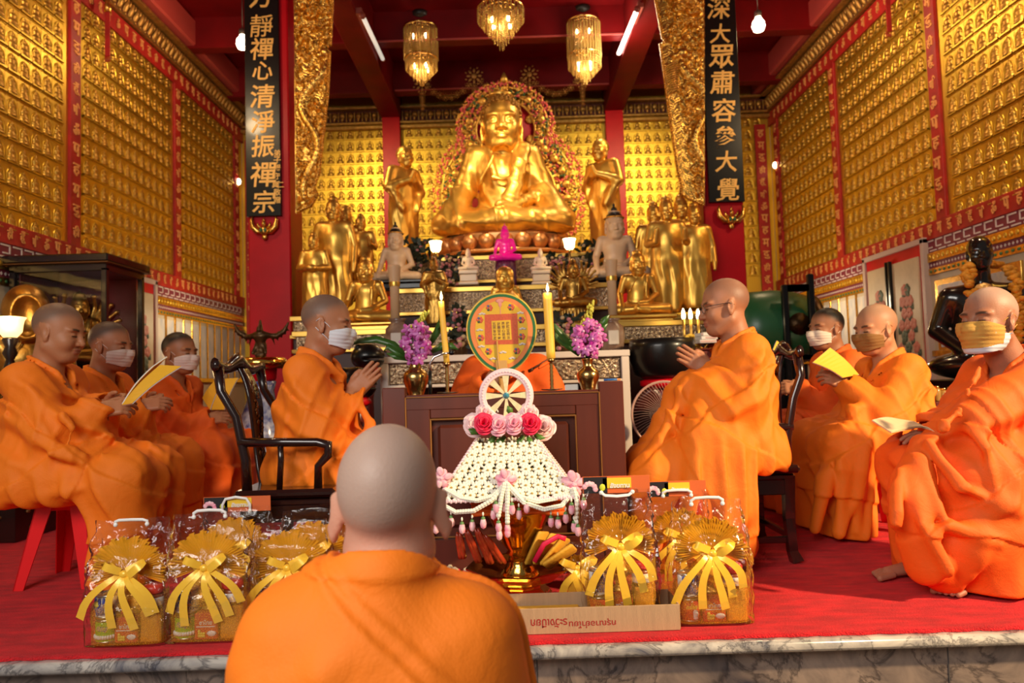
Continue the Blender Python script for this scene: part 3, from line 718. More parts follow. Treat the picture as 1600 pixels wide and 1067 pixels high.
# unseen warm spots added to light altar and back wall, points for the dado
for x in (-2.4, 2.4):
    s = lamp('altar_hidden_spot', 'SPOT', (x*.9, 7.0, 4.5), 260, (1, .74, .36), spot_size=1.5, spot_blend=.8, shadow_soft_size=.1); aim(s, (x*.55, 9.6, 2.3))
s = lamp('altar_hidden_spot_mid', 'SPOT', (0, 6.2, 3.9), 240, (1, .74, .38), spot_size=1.2, spot_blend=.8, shadow_soft_size=.12); aim(s, (0, 8.6, 1.9))
for x in (-3.0, 3.0): lamp('dado_fill_light', 'POINT', (x, 7.9, 1.6), 20, (1, .80, .50), shadow_soft_size=.08)  # added point lights brightening the dado, no fixture modelled
s = lamp('sun_spot_assumed_door', 'SPOT', (5.2, .2, 3.3), 2600, (1, .74, .42), spot_size=.70, spot_blend=.30, shadow_soft_size=.15); aim(s, (2.0, 2.95, .25))  # spot standing in for sunlight from the right, its opening assumed
# ================================================================== people
ROBE = mat('orange_robe_cloth', (.93, .205, .003), .72, bump=.14, bscale=260, crease=.12, var=.08, vscale=5)
ROBED = mat('deep_orange_robe_cloth', (.88, .125, .003), .72, bump=.14, bscale=260, crease=.12, var=.08, vscale=5)
SKIN = mat('skin', (.4, .2, .1), .48, attr='tint', spec=.35, bump=.12, bscale=220, sss=.08)
def xf(f, c, R, s=1.0):
    c = V(*c); R = np.array(R, dtype=np.float32)
    return lambda P: f(((P-c) @ R)/s)*s
def rot(yaw=0, pitch=0, roll=0):
    return np.array(Matrix.Rotation(yaw, 3, 'Z') @ Matrix.Rotation(pitch, 3, 'Y') @ Matrix.Rotation(roll, 3, 'X'), dtype=np.float32)
def head_sdf(nose=1.0, fat=1.0, long_ear=0, out=.35):
    f = S(); eo = .079*min(1, fat**.6)+.016*max(0, out-.35)
    f.add(ell((-.014, 0, .034), (.098, .077*fat**.5, .087)))
    f.add(ell((.020, 0, -.032), (.068, .064*fat, .085)), .03)
    f.add(ell((.056, 0, -.094), (.030, .033*fat, .026)), .03)
    for s in (-1, 1):
        f.add(cap((-.006, s*.052*fat, -.062), (.046, s*.024*fat, -.097), .020, .018), .03)
        f.add(ell((.060, s*.036*fat, -.034), (.027, .025, .028)), .025)
        f.add(ell((.071, s*.030, .019), (.018, .028, .010)), .014)
        f.sub(ell((.099, s*.032, -.002), (.020, .018, .013)), .014)
        f.add(ell((.0715, s*.0315, -.003), (.0155, .0165, .0135)), .004)
        f.add(ell((-.008, s*eo, -.008), (.019, .008, .032+.01*long_ear), rot(s*out, -.15)), .008)
        f.sub(ell((.000, s*(eo+.011), -.004), (.011, .008, .019), rot(s*out, -.15)), .006)
        f.add(ell((-.001, s*.081, -.034-.02*long_ear), (.009, .006, .011+.012*long_ear)), .006)
    f.add(line([(.080, 0, .016), (.098*nose**.1, 0, -.022), (.103*nose**.1, 0, -.034)], [.009, .010*nose, .0125*nose]), .014)
    for s in (-1, 1): f.add(ell((.092, s*.0135*nose, -.037), (.012, .0085, .008)), .008)
    f.add(ell((.0865, 0, -.0600), (.011, .024, .0065)), .008); f.add(ell((.084, 0, -.0715), (.012, .020, .0075)), .008)
    f.sub(cap((.100, -.020, -.0655), (.100, .020, -.0655), .0035), .006)
    return f
def hand_sdf(side=1, curl=.35, spread=.04, thumb=.7, gap=0.0):
    """wrist at the origin, fingers along +x, back of the hand +z, thumb towards +y*side"""
    f = S(); s = side
    f.add(bx((.044, -.002*s, 0), (.046, .038, .0135), .012)); f.add(cap((-.03, 0, 0), (.02, 0, 0), .026, .024, ((0, 0, 1), .75)), .02)
    for i, (y, L) in enumerate(((.0305, .070), (.0105, .079), (-.0095, .073), (-.0285, .057))):
        p = Vector((.084-.003*abs(i-1), y*s, .002)); a = 0; pts = [p]; yw = (1.5-i)*spread*s
        for k, fr in enumerate((.45, .31, .24)):
            a += curl*(.75 if k == 0 else 1.0)*(1+.12*(i-1)); p = p+Vector((math.cos(a)*math.cos(yw), math.sin(yw), -math.sin(a)))*L*fr; pts.append(p)
        f.add(line([tuple(q) for q in pts], [.0095, .0090, .0084, .0074]), .004)
    f.add(cap((.012, .026*s, -.006), (.042, (.040+.012*thumb)*s, -.012), .015, .0125), .016)
    f.add(line([(.042, (.040+.012*thumb)*s, -.012), (.066, (.044+.022*thumb)*s, -.016), (.086, (.043+.026*thumb)*s, -.020)], [.0122, .0105, .0085]), .006)
    return f
def frame(x, z):
    x = Vector(x).normalized(); z = Vector(z); z = (z-x*z.dot(x)).normalized(); y = z.cross(x)
    return np.array([[x.x, y.x, z.x], [x.y, y.y, z.y], [x.z, y.z, z.z]], dtype=np.float32)
def lerp(a, b, t): return tuple(a[i]+(b[i]-a[i])*t for i in range(3))
def step(n, o, amp, seed=0):
    n = V(*n)/np.linalg.norm(n); o = V(*o)
    return lambda P: amp*(-.5+sstep((P-o) @ n+.018*np.sin(P[:, 0]*17+seed)*np.cos(P[:, 2]*13+2*seed), -.003, .003))
class Monk:
    def __init__(s, head, Y, rz, label, hs=1.12, yaw=0, pitch=0, headx=.06, skin=(.40, .18, .085), hair=(.055, .042, .036), hairk=1.0, group=None, lips=(.30, .09, .06), zfloor=None, fat=1.0, nose=1.0, ear=0):
        s.ear = ear
        s.W = at(head[0], head[1], Y); s.Y = Y; s.rz = rz; s.hs = hs; s.fat = fat; s.nose = nose
        zf = ZC if zfloor is None else zfloor
        d = Vector((math.cos(rz), math.sin(rz), 0)); o = s.W-d*headx; o.z = zf
        s.root = thing('person', label, 'person', o, rz, group)
        s.inv = wmat(s.root).inverted(); s.hc = tuple(s.inv @ s.W); s.dz = s.hc[2]-1.2; s.sk = skin; s.hair = hair; s.hairk = hairk; s.lips = lips
        s.R = rot(yaw, pitch); s.yaw = yaw
        s.body = S(); s.robe = S(); s.ex = []
        s.sh = [(-.005, y, .975+s.dz) for y in (-.165, .165)]        # right, left shoulder
    def L(s, px, py, dY=0): return tuple(s.inv @ at(px, py, s.Y+dY))
    def limbs(s, elb, wri, hands, bodylo=.55, legs=None):
        """elb/wri: [right, left]; hands: [(finger dir, back normal, curl, thumb, thumb side)]"""
        b = s.body; dz = s.dz; hc = s.hc
        b.add(cap((0, 0, .52), (0, 0, .86+dz), .10, .11)); b.add(cap((0, s.sh[0][1]*.75, s.sh[0][2]-.035), (0, s.sh[1][1]*.75, s.sh[0][2]-.035), .052), .05); b.add(ell((.03, 0, s.sh[0][2]-.12), (.09, .13, .13)), .05)
        H = head_sdf(s.nose, s.fat, s.ear, .8 if s.ear else .35); hx = xf(H, hc, s.R, s.hs)
        nb = V(*hc)+s.R @ V(-.022, 0, -.055)*s.hs
        b.add(cap(tuple(nb), (-.012+.02*s.hc[0], 0, .95+dz), .057*s.hs, .066*s.hs), .03)
        b.add(hx, .022)
        for i in (0, 1):
            if wri[i] is None: continue
            b.add(cap(s.sh[i], elb[i], .05, .042), .03); b.add(cap(elb[i], wri[i], .040, .026), .02)
            d, n, curl, th, side = hands[i]
            b.add(xf(hand_sdf(side, curl, .035, th), wri[i], frame(d, n), 1.04), .012)
        if legs: 
            for g, kk in legs: b.add(g, kk)
        pts = [hc]+[p for p in list(wri)+list(elb)+s.sh if p]
        lo = [min(p[k] for p in pts)-.23 for k in range(3)]; hi = [max(p[k] for p in pts)+.23 for k in range(3)]
        hi[2] = hc[2]+.16; lo[2] = bodylo; lo[0] = min(lo[0], -.16)
        if legs: hi[0] = max(hi[0], .75); lo[1] = min(lo[1], -.3); hi[1] = max(hi[1], .3)
        R, hs = s.R, s.hs; sk, hair, lips, hk = V(*s.sk), V(*s.hair), V(*s.lips), s.hairk; c0 = V(*hc)
        def color(P):
            q = ((P-c0) @ R)/hs; x, y, z = q.T; ay = np.abs(y)
            c = np.tile(sk, (len(P), 1))
            inside = (np.linalg.norm(q/V(.14, .12, .16), axis=1) < 1.05)
            line_ = .066-.42*np.maximum(0, .052-x)*(x < .052)-.30*np.maximum(0, .02-x)      # hairline drops towards the nape
            line_ = np.where(x < -.01, np.maximum(line_, -.060), line_)
            hm = sstep(z-line_, -.022, .034)*inside*(1-((ay > .076) & (z < .03) & (np.abs(x) < .04)))
            c = c+(hair-c)*(hm*hk)[:, None]
            br = inside*sstep(x, .05, .062)*(1-sstep(np.abs(z-.0175-.004*np.sin((ay-.012)*60)), .0030, .0062))*sstep(ay, .012, .018)*(1-sstep(ay, .046, .054))
            c = c+(V(.02, .013, .01)-c)*(br*.85)[:, None]
            ey = inside*sstep(x, .06, .068)*(1-sstep(np.abs(z+.0065), .0014, .0036))*sstep(ay, .014, .018)*(1-sstep(ay, .042, .047))
            c = c+(V(.012, .008, .007)-c)*(ey*.9)[:, None]
            lp = inside*sstep(x, .07, .08)*(1-sstep(np.abs(z+.0655), .009, .014))*(1-sstep(ay, .018, .025))
            c = c+(lips-c)*(lp*.7)[:, None]
            return c
        sculpt('body', b, lo, hi, .0036, SKIN, s.root, color=color)
        s.hx = hx
    def wrap(s, ex_lo=(0, 0, 0), ex_hi=(0, 0, 0), h=.0075, m=None, folds=True, zlo=0.0, seed=1, cut=True, side=-1, label=None, layers=None):
        f = s.robe; dz = s.dz
        layers = layers or [((-.55, .1*side, -.83), (.03, 0, .80+dz), .012), ((.5, 0, -.86), (.10, 0, .58+dz), .010), ((-.15, 0, 1), (.3, 0, .20), .010), ((-.9, .1*side, .42), (.25, 0, .40), .008)]
        if folds:
            gs = lambda P: 1-sstep(P[:, 2], .42, .62)
            gu = lambda P: sstep(P[:, 2], .45, .62)*(1-sstep(P[:, 2], .93+s.dz, 1.02+s.dz))
            f.disp(fold((1, .5*side, .22), 58, .030, .5, seed, gs, 2.0)); f.disp(fold((.62, .25, .78), 42, .022, .55, seed+20, gu, 3.0)); f.disp(fold((.9, .2, -.35), 64, .014, .6, seed+40, gu, 3.5))
            f.disp(fold((.2, 1, .3), 40, .006, .6, seed+60, None, 2.0))
        for n_, o_, a_ in layers: f.disp(step(n_, o_, a_, seed))
        if cut: f.cut(half((0, 0, -1), (0, 0, .014)), .01)
        lo = [-.40+ex_lo[0], -.46+ex_lo[1], zlo]; hi = [.78+ex_hi[0], .46+ex_hi[1], 1.12+s.dz+ex_hi[2]]
        return tag(sculpt('robe', f, lo, hi, h, m or ROBE, s.root), label)
    def seat(s, z, xm):
        s.robe.sub(bx((xm-1.0, 0, z/2-.5), (1.0, 1.0, z/2+.5), .03), .03)
    def dress(s, elb, wri, legs=True, sleeve=.085, drop=.13, vneck=.09, knee=(.36, .14, .47), ank=(.36, .14), collar=True, waist=1.0, skirt=.12, seat=(.385, .20), hip=-.06):
        f = s.robe; dz = s.dz
        f.add(ell((-.02, 0, .60), (.160*waist, .200*waist, .26))); f.add(ell((.0, 0, .84+dz), (.145, .205, .20)), .10); f.add(cap((-.012, -.145, .945+dz), (-.012, .145, .945+dz), .078), .07)
        for i in (0, 1):
            if wri[i] is None: continue
            f.add(cap(s.sh[i], elb[i], .088, sleeve+.012), .05); we = lerp(elb[i], wri[i], .93)
            f.add(cap(elb[i], we, sleeve+.01, sleeve*.78), .04)
            if drop:
                a = (elb[i][0], elb[i][1], elb[i][2]-drop*.55); b = (we[0]-.01, we[1], we[2]-drop)
                f.add(cap(a, b, sleeve*.62, sleeve*.55), .07); f.add(cap(lerp(elb[i], we, .9), b, sleeve*.6, sleeve*.45), .05)
        if legs:
            for sy in (-1, 1):
                f.add(cap((.02, sy*.12, .50), (knee[0], sy*knee[1], knee[2]), .16, .128), .08)
                f.add(cap((knee[0], sy*knee[1], knee[2]), (ank[0], sy*ank[1], .0), .12, skirt), .08)
            f.add(cap((.1, 0, .50), (knee[0], 0, knee[2]-.02), .12, .12), .09); f.add(cap((knee[0]-.02, 0, knee[2]-.05), (ank[0]-.03, 0, .0), .10, .12), .09)
            f.add(cap((hip, -.10, .47), (hip, .10, .47), .14), .08)
        if seat: s.seat(*seat)
        for i in (0, 1):
            if wri[i] is None: continue
            d = V(*wri[i])-V(*elb[i]); d = d/np.linalg.norm(d); a = lerp(elb[i], wri[i], .70); b = tuple(V(*wri[i])+d*.10)
            f.sub(cap(a, b, .036, sleeve*.72), .01)
        hc = s.hc; nk = (hc[0]-.015, 0, 1.12+dz)
        f.sub(cap((-.012, 0, .93+dz), nk, .072, .086), .02)
        if vneck: f.sub(cap((.05, 0, 1.04+dz), (.15, 0, .93+dz-vneck*.4), .045, .008), .02)
        if collar:
            for sy in (-1, 1):
                nk_ = [(-.088, 0, 1.045+dz), (-.064, sy*.064, 1.043+dz), (.0, sy*.090, 1.022+dz), (.075, sy*.068, .970+dz), (.130, sy*.022, .905+dz), (.150, -sy*.03, .80+dz)]
                for up in (0, .022, .042): f.add(line([(p[0]*(1-.9*up)+.3*up, p[1]*(1-2.2*up), p[2]+up*(1-.7*(i > 3))) for i, p in enumerate(nk_)], [.013, .013, .013, .013, .012, .010]), .004)
                f.sub(line([(p[0]*1.17, p[1]*1.20, p[2]-.017) for p in nk_], .0055), .005)
    def mask(s, m, label, z0=-.098, z1=-.012, ear=True, dome=0.0, wid=1.0):
        R, hs, hc = s.R, s.hs, s.hc; H = head_sdf(s.nose*.75, s.fat)
        def f(P):
            q = ((P-V(*hc)) @ R)/hs; x, y, z = q.T
            z_ = np.minimum(np.maximum(z, -.085), -.02)
            qq = np.stack([x-.004-dome*np.exp(-((z+.05)/.03)**2-(y/.03)**2), y, z], 1)
            d = np.abs(H(qq)-.0085)-.0026
            d = np.maximum(d, np.maximum(z0+.012*np.clip((.09-x)/.05, 0, 1)-z, z-(z1-.018*np.clip((.095-x)/.06, 0, 1)))); d = np.maximum(d, (.030*wid-x))
            return d*hs
        g = S().add(f); g.disp(lambda P: .0006*np.sin((((P-V(*hc)) @ R)[:, 2]/hs)*420)*(1-abs(dome)*40 > 0))
        o = sculpt('face_mask', g, [c-.15*hs for c in hc], [c+.15*hs for c in hc], .0026, m, s.root, label)
        if ear:
            mb = MB()
            for sy in (-1, 1):
                for za, zb in ((z1-.016, .016), (z0+.016, -.034)):
                    pts = [(.040, sy*.060*s.fat, za), (.018, sy*.0715*s.fat, (za+zb)/2), (-.012, sy*.082, zb), (-.026, sy*.083, (zb-.01)/2)]
                    mb.tube([tuple(V(*hc)+R @ (V(*p)*hs)) for p in pts], .0017, 6)
            mb.build('ear_loop', m, o, world=False).matrix_parent_inverse = Matrix.Identity(4)
        return o
WHITEM = mat('white_mask_cloth', (.72, .74, .80), .85, bump=.2, bscale=300)
PINKM = mat('pinkish_white_mask_cloth', (.76, .60, .54), .85, bump=.2, bscale=300)
TANM = mat('tan_mask_cloth', (.55, .30, .06), .85, bump=.25, bscale=300)
BROWNM = mat('brown_mask_cloth', (.27, .13, .035), .85, bump=.25, bscale=300)
BEADS = mat('dark_wooden_beads', (.03, .012, .008), .3)
def bracelet(mk, wrist, d, r=.034, br=.0062):
    d = Vector(d).normalized(); u = d.orthogonal().normalized(); q = d.cross(u); m = MB()
    for k in range(20): m.ball(Vector(wrist)+(u*math.cos(k*PI/10)+q*math.sin(k*PI/10))*r, br, 8, 6)
    m.build('prayer_bead_bracelet', BEADS, mk.root, 'dark wooden bead bracelet', world=False)
def ridge(mk, pts, r=.012, k=.012): mk.robe.add(line(pts, r), k)
# --- front monk, seen from behind, kneeling on the lower floor
FLOORZ = -.57
k = Monk((609, 792), 1.27, PI/2, 'person with shaved head kneeling with back to the viewer in orange robe', hs=1.17, fat=.84, pitch=.04, ear=.15, skin=(.58, .29, .20), hair=(.34, .28, .24), hairk=.68, zfloor=FLOORZ)
k.dz += .090; dz = k.dz
el = [(.05, -.195, .68+dz), (.05, .195, .68+dz)]; k.sh = [(-.005, y, .915+dz) for y in (-.135, .135)]; wr = [(.27, -.03, .84+dz), (.27, .03, .84+dz)]
k.limbs(el, wr, [((.6, .1, .8), (.1, -1, 0), .05, .4, 1), ((.6, -.1, .8), (.1, 1, 0), .05, .4, -1)], bodylo=.50)
f = k.robe
f.add(ell((-.015, 0, .58+dz), (.150, .205, .34))); f.add(ell((-.015, 0, .80+dz), (.135, .190, .17)), .10); f.add(cap((-.02, -.118, .888+dz), (-.02, .118, .888+dz), .080), .09)
f.add(cap((-.02, 0, .93+dz), (-.02, 0, 1.008+dz), .108, .096), .06)
for i in (0, 1): f.add(cap(k.sh[i], el[i], .086, .080), .07); f.add(cap(el[i], wr[i], .08, .065), .05); f.add(cap((el[i][0], el[i][1], .62+dz), (.2, el[i][1]*.6, .55+dz), .07, .06), .06)
f.add(cap((-.02, -.11, .50), (.02, -.11, .06), .15, .13), .1); f.add(cap((-.02, .11, .50), (.02, .11, .06), .15, .13), .1); f.add(cap((0, -.11, .07), (-.38, -.1, .06), .1, .07), .1); f.add(cap((0, .11, .07), (-.38, .1, .06), .1, .07), .1)
f.sub(cap((-.006, 0, .93+dz), (.02, 0, 1.2+dz), .071, .080), .012)
def backstep(p, q, amp, w=.006):
    """a cloth layer lying over the back: the side below the line p-q (pixels) stands proud by amp"""
    (y1, z1), (y2, z2) = [(k.inv @ at(*e, 1.14))[1:] for e in (p, q)]; L_ = math.hypot(y2-y1, z2-z1); n = ((z2-z1)/L_, -(y2-y1)/L_)
    if n[1] > 0: n = (-n[0], -n[1])
    return lambda P: amp*(-.5+sstep((P[:, 1]-y1)*n[0]+(P[:, 2]-z1)*n[1], -w, w))*(P[:, 0] < .03)
f.disp(backstep((482, 880), (706, 1067), .011, .004)); f.disp(backstep((546, 905), (745, 1067), .008, .004)); f.disp(backstep((470, 902), (700, 902), -.005, .003))
for sgn in (0, 1): f.disp(fold((.3, .8, .55) if sgn else (.3, -.9, .5), 34, .010, .5, 5+sgn, lambda P: 1-sstep(P[:, 2], .90+dz, .97+dz), 2.2))
f.cut(half((0, 0, -1), (0, 0, .005)), .01)
sculpt('robe', f, (-.55, -.42, 0), (.42, .42, 1.1+dz), .0058, ROBE, k.root)
# --- left row: three seated monks reading, facing into the hall
def reading(k, rw, lw, elr, ell_, hd=(.8, .25, .1), curl=.55, seed=1, rm=None, drop=.13, **kw):
    el = [elr, ell_]; wr = [rw, lw]
    k.limbs(el, wr, [((hd[0], hd[1], hd[2]), (.1, -.8, .55), curl, .5, 1), ((hd[0], -hd[1], hd[2]), (.1, .8, .45), curl, .5, -1)])
    k.dress(el, wr, drop=drop, **kw)
k = Monk((93, 519), 3.45, 0.0, 'bare-faced person in orange robe with bead bracelet reading yellow booklet at left edge', hs=1.13, pitch=.20, skin=(.44, .175, .08), hair=(.12, .08, .06), hairk=.8, fat=1.12)
rw = k.L(158, 640, -.10); lw = k.L(172, 630, .09)
reading(k, rw, lw, k.L(84, 672, -.19), k.L(90, 670, .20), drop=.15, waist=.90, knee=(.42, .14, .47), ank=(.42, .14), seat=(.40, .31))
for pts in ([k.L(52, 610, -.23), k.L(62, 660, -.28), k.L(90, 700, -.29), k.L(130, 712, -.26)], [k.L(100, 650, -.27), k.L(112, 672, -.28), k.L(103, 705, -.28)]): ridge(k, pts, .016, .03)
ridge(k, [k.L(60, 772, -.25), k.L(120, 765, -.28), k.L(166, 752, -.24), k.L(158, 705, -.22)], .010, .02)
k.wrap(seed=1, ex_lo=(-.02, 0, 0)); bracelet(k, lerp(rw, k.L(75, 672, -.20), .16), V(*rw)-V(*k.L(75, 672, -.20)), .040)
k = Monk((173, 540), 4.05, -.05, 'person in orange robe and pale pink mask seated second in the left row', hs=1.10, pitch=.12, skin=(.42, .16, .075), hair=(.05, .036, .03), hairk=.9)
k.mask(PINKM, None) if False else None
reading(k, k.L(222, 634, -.12), k.L(235, 628, .08), k.L(165, 668, -.2), k.L(180, 664, .2), seed=2); k.mask(PINKM, 'pale pink pleated face mask'); k.wrap(seed=2)
k = Monk((281, 551), 4.68, -.25, 'person in orange robe and pale mask seated third in the left row beside the chair', hs=1.10, pitch=.05, yaw=-.05, skin=(.38, .145, .065), hair=(.022, .016, .013))
reading(k, k.L(325, 655, -.12), k.L(338, 645, .08), k.L(272, 676, -.2), k.L(285, 670, .2), seed=3); k.mask(PINKM, 'pale pleated face mask'); k.wrap(seed=3, m=ROBED)
# --- the two monks on the armchairs, palms pressed together
def praying(k, tipx, wrist, er, el_, dirv, seed, side, **kw):
    w_ = Vector(wrist); d = Vector(dirv).normalized(); n = Vector((0, 1, 0)); wr = [tuple(w_+Vector((0, -.020, 0))), tuple(w_+Vector((0, .020, 0)))]
    k.limbs([er, el_], wr, [(d+Vector((0, .07, 0)), (0, -1, 0), .02, .15, 1), (d+Vector((0, -.07, 0)), (0, 1, 0), .02, .15, -1)])
    k.dress([er, el_], wr, **kw)
k = Monk((512, 506), 3.42, 0.0, 'person with shaved head and white mask praying on the left wooden armchair', hs=1.13, pitch=.12, skin=(.44, .18, .09), hair=(.12, .085, .07), hairk=.8)
praying(k, None, k.L(553, 612), k.L(498, 668, -.21), k.L(510, 668, .21), (.62, 0, .60), 4, -1, drop=.20, knee=(.20, .12, .50), ank=(.20, .12), seat=(.44, .13), sleeve=.078)
k.mask(WHITEM, 'white pleated face mask')
ridge(k, [k.L(560, 628, -.1), k.L(575, 655, -.13), k.L(582, 690, -.14), k.L(578, 720, -.12)], .03, .05); ridge(k, [k.L(470, 600, -.24), k.L(485, 660, -.27), k.L(520, 700, -.27), k.L(560, 690, -.22)], .02, .04)
k.wrap(seed=4)
k = Monk((1131, 479), 3.52, PI, 'person with glasses and shaved head praying on the right wooden armchair', hs=1.12, pitch=.10, skin=(.40, .165, .085), hair=(.20, .10, .07), hairk=.7, nose=1.05)
praying(k, None, k.L(1105, 577), k.L(1152, 625, .21), k.L(1160, 632, -.21), (.62, 0, .42), 5, 1, drop=.16, knee=(.42, .13, .40), ank=(.46, .15), seat=(.44, .24), waist=.84, hip=0.0)
k.robe.add(cap((.26, 0, .80), (.44, 0, .42), .08, .10), .08)
f = k.robe                                                # kasaya front falling over the near chair arm down to the carpet
f.add(line([k.L(1105, 600, -.12), k.L(1098, 680, -.22), k.L(1110, 770, -.26), k.L(1118, 850, -.27)], [.07, .09, .10, .12], None), .06)
f.add(line([k.L(1125, 600, -.16), k.L(1140, 690, -.26), k.L(1148, 780, -.28), k.L(1152, 850, -.28)], [.06, .07, .075, .08]), .05)
for a, b in (((1088, 690), (1065, 850)), ((1105, 700), (1100, 850)), ((1122, 690), (1130, 850)), ((1140, 690), (1152, 850))): ridge(k, [k.L(*a, -.24), k.L((a[0]+b[0])/2, (a[1]+b[1])/2, -.34), k.L(*b, -.37)], .018, .03)
ridge(k, [k.L(1188, 560, -.25), k.L(1175, 610, -.30), k.L(1145, 640, -.30), k.L(1110, 600, -.2)], .022, .04)
ridge(k, [k.L(1075, 600, -.1), k.L(1040, 680, -.16), k.L(1012, 735, -.18)], .03, .05)
k.wrap(seed=5, side=1)
GL_ = mat('dark_spectacle_frame', (.012, .012, .014), .25)
m = MB(); hc = V(*k.hc); R = k.R; hs = k.hs; T = lambda x, y, z: tuple(hc+R @ (V(x, y, z)*hs))
for sy in (-1, 1):
    m.tube([T(.098+.002*math.sin(a), sy*(.033+.026*math.cos(a)), -.004+.017*math.sin(a)) for a in [2*PI*i/16 for i in range(17)]], .0016, 6)
    m.tube([T(.096, sy*.058, .004), T(.07, sy*.078, .006), T(.0, sy*.084, .008), T(-.02, sy*.082, -.002)], .0016, 6)
m.tube([T(.100, -.009, -.002), T(.104, 0, .0), T(.100, .009, -.002)], .0015, 6)
m.build('glasses', GL_, k.root, 'thin dark-framed glasses', world=False)
# --- right row
k = Monk((1545, 500), 3.05, PI+.25, 'older person with tan mask in orange robe seated nearest on the right', hs=1.15, yaw=.14, pitch=-.02, headx=.12, skin=(.37, .155, .09), hair=(.44, .32, .27), hairk=.55)
rw = k.L(1452, 672, .10); lw = k.L(1462, 680, -.06)
foot = [(cap((.42, -.13, .20), (.44, -.13, .06), .045, .038), .03), (cap((.42, .13, .20), (.43, .13, .06), .045, .038), .03)]
for sy, ox in ((-1, .06), (1, 0)):
    foot += [(cap((.42+ox, sy*.13, .035), (.50+ox, sy*.14, .026), .036, .030, ((0, 0, 1), .7)), .03)]
    for t in range(5): foot.append((line([(.51+ox, sy*(.106+.0175*t), .022), (.575+ox-.009*t, sy*(.104+.0195*t), .015)], [.0125, .0095 if t else .013]), .004))
k.limbs([k.L(1512, 640, .22), k.L(1530, 650, -.22)], [rw, lw], [((.8, .2, -.05), (.1, -.3, .9), .25, .4, 1), ((.8, .15, .0), (.2, .3, .9), .25, .4, -1)], bodylo=0.0, legs=foot)
k.dress([k.L(1512, 640, .22), k.L(1530, 650, -.22)], [rw, lw], drop=.10, knee=(.40, .15, .44), ank=(.34, .15), skirt=.14, seat=(.34, .0))
f = k.robe
f.add(line([k.L(1445, 700, -.16), k.L(1420, 780, -.24), k.L(1452, 880, -.25), k.L(1480, 905, -.22)], [.06, .08, .08, .05]), .06)
f.add(line([k.L(1560, 800, -.22), k.L(1520, 850, -.26), k.L(1480, 890, -.24)], [.12, .10, .05]), .07)
for a, b, c in (((1450, 690), (1500, 760), (1590, 800)), ((1432, 720), (1480, 820), (1560, 850)), ((1420, 740), (1440, 820), (1480, 890)), ((1500, 640), (1540, 700), (1560, 780)), ((1530, 575), (1500, 640), (1470, 672)), ((1405, 735), (1400, 800), (1395, 850))): ridge(k, [k.L(*a, -.24), k.L(*b, -.34), k.L(*c, -.36)], [.010, .018, .010], .035)
k.mask(mat('pale_blue_mask_cloth', (.60, .70, .82), .85), 'pale blue inner face mask', z0=-.125, z1=-.035, ear=False, wid=.35); k.mask(TANM, 'tan outer face mask', z0=-.105, z1=-.010, dome=.006); k.wrap(seed=6, side=1, ex_lo=(-.05, -.05, 0), ex_hi=(0, .1, 0), m=ROBED, h=.0068)
k = Monk((1368, 514), 4.0, PI+.12, 'person in orange robe and brown mask holding an open booklet in the right row', hs=1.12, yaw=.12, pitch=.12, skin=(.50, .23, .12), hair=(.30, .19, .13), hairk=.6, fat=1.08)
reading(k, k.L(1318, 597, .10), k.L(1322, 600, -.08), k.L(1370, 650, .22), k.L(1385, 655, -.22), seed=7, drop=.18, hd=(.75, .18, .35)); k.mask(BROWNM, 'brown cloth face mask')
for a, b in (((1330, 640), (1310, 830)), ((1345, 640), (1340, 830)), ((1295, 720), (1275, 825))): ridge(k, [k.L(*a, -.22), k.L((a[0]+b[0])/2, (a[1]+b[1])/2, -.32), k.L(*b, -.30)], [.02, .03, .02], .05)
k.wrap(seed=7, side=1)
k = Monk((1291, 513), 4.62, PI+.12, 'dark-haired person with white mask in orange robe seated farthest in the right row', hs=1.08, yaw=.15, pitch=.03, skin=(.40, .17, .085), hair=(.012, .009, .008))
reading(k, k.L(1246, 606, .10), k.L(1250, 608, -.08), k.L(1290, 650, .2), k.L(1300, 655, -.2), seed=8); k.mask(mat('cream_mask_cloth', (.80, .68, .56), .85), 'cup-shaped cream face mask', dome=.012); k.wrap(seed=8, side=1, m=ROBED)
# --- the master behind the desk, face behind the fan
k = Monk((790, 512), 3.95, -PI/2, 'person in orange robe behind the desk with face hidden by the oval fan', hs=1.1, skin=(.38, .17, .09))
el = [(.10, -.25, .76+k.dz), (.06, .27, .74+k.dz)]; wr = [k.L(766, 596, -.30), (.28, .16, .72+k.dz)]
k.limbs(el, wr, [((.3, .6, .5), (.5, -.6, 0), 1.1, .4, 1), ((.8, -.5, 0), (0, .2, 1), .3, .4, -1)])
k.dress(el, wr); ridge(k, [k.L(842, 575, -.2), k.L(862, 562, -.16)], .012, .012); k.wrap(seed=9, m=ROBED)
m = MB(); m.tube([k.L(831, 577, -.19), k.L(846, 568, -.17), k.L(858, 560, -.14)], .006, 8); m.tube([k.L(826, 580, -.20), k.L(832, 577, -.19)], .009, 8); m.build('robe_toggle', mat('brown_toggle', (.16, .05, .02), .4), k.root, 'brown robe toggle', world=False)
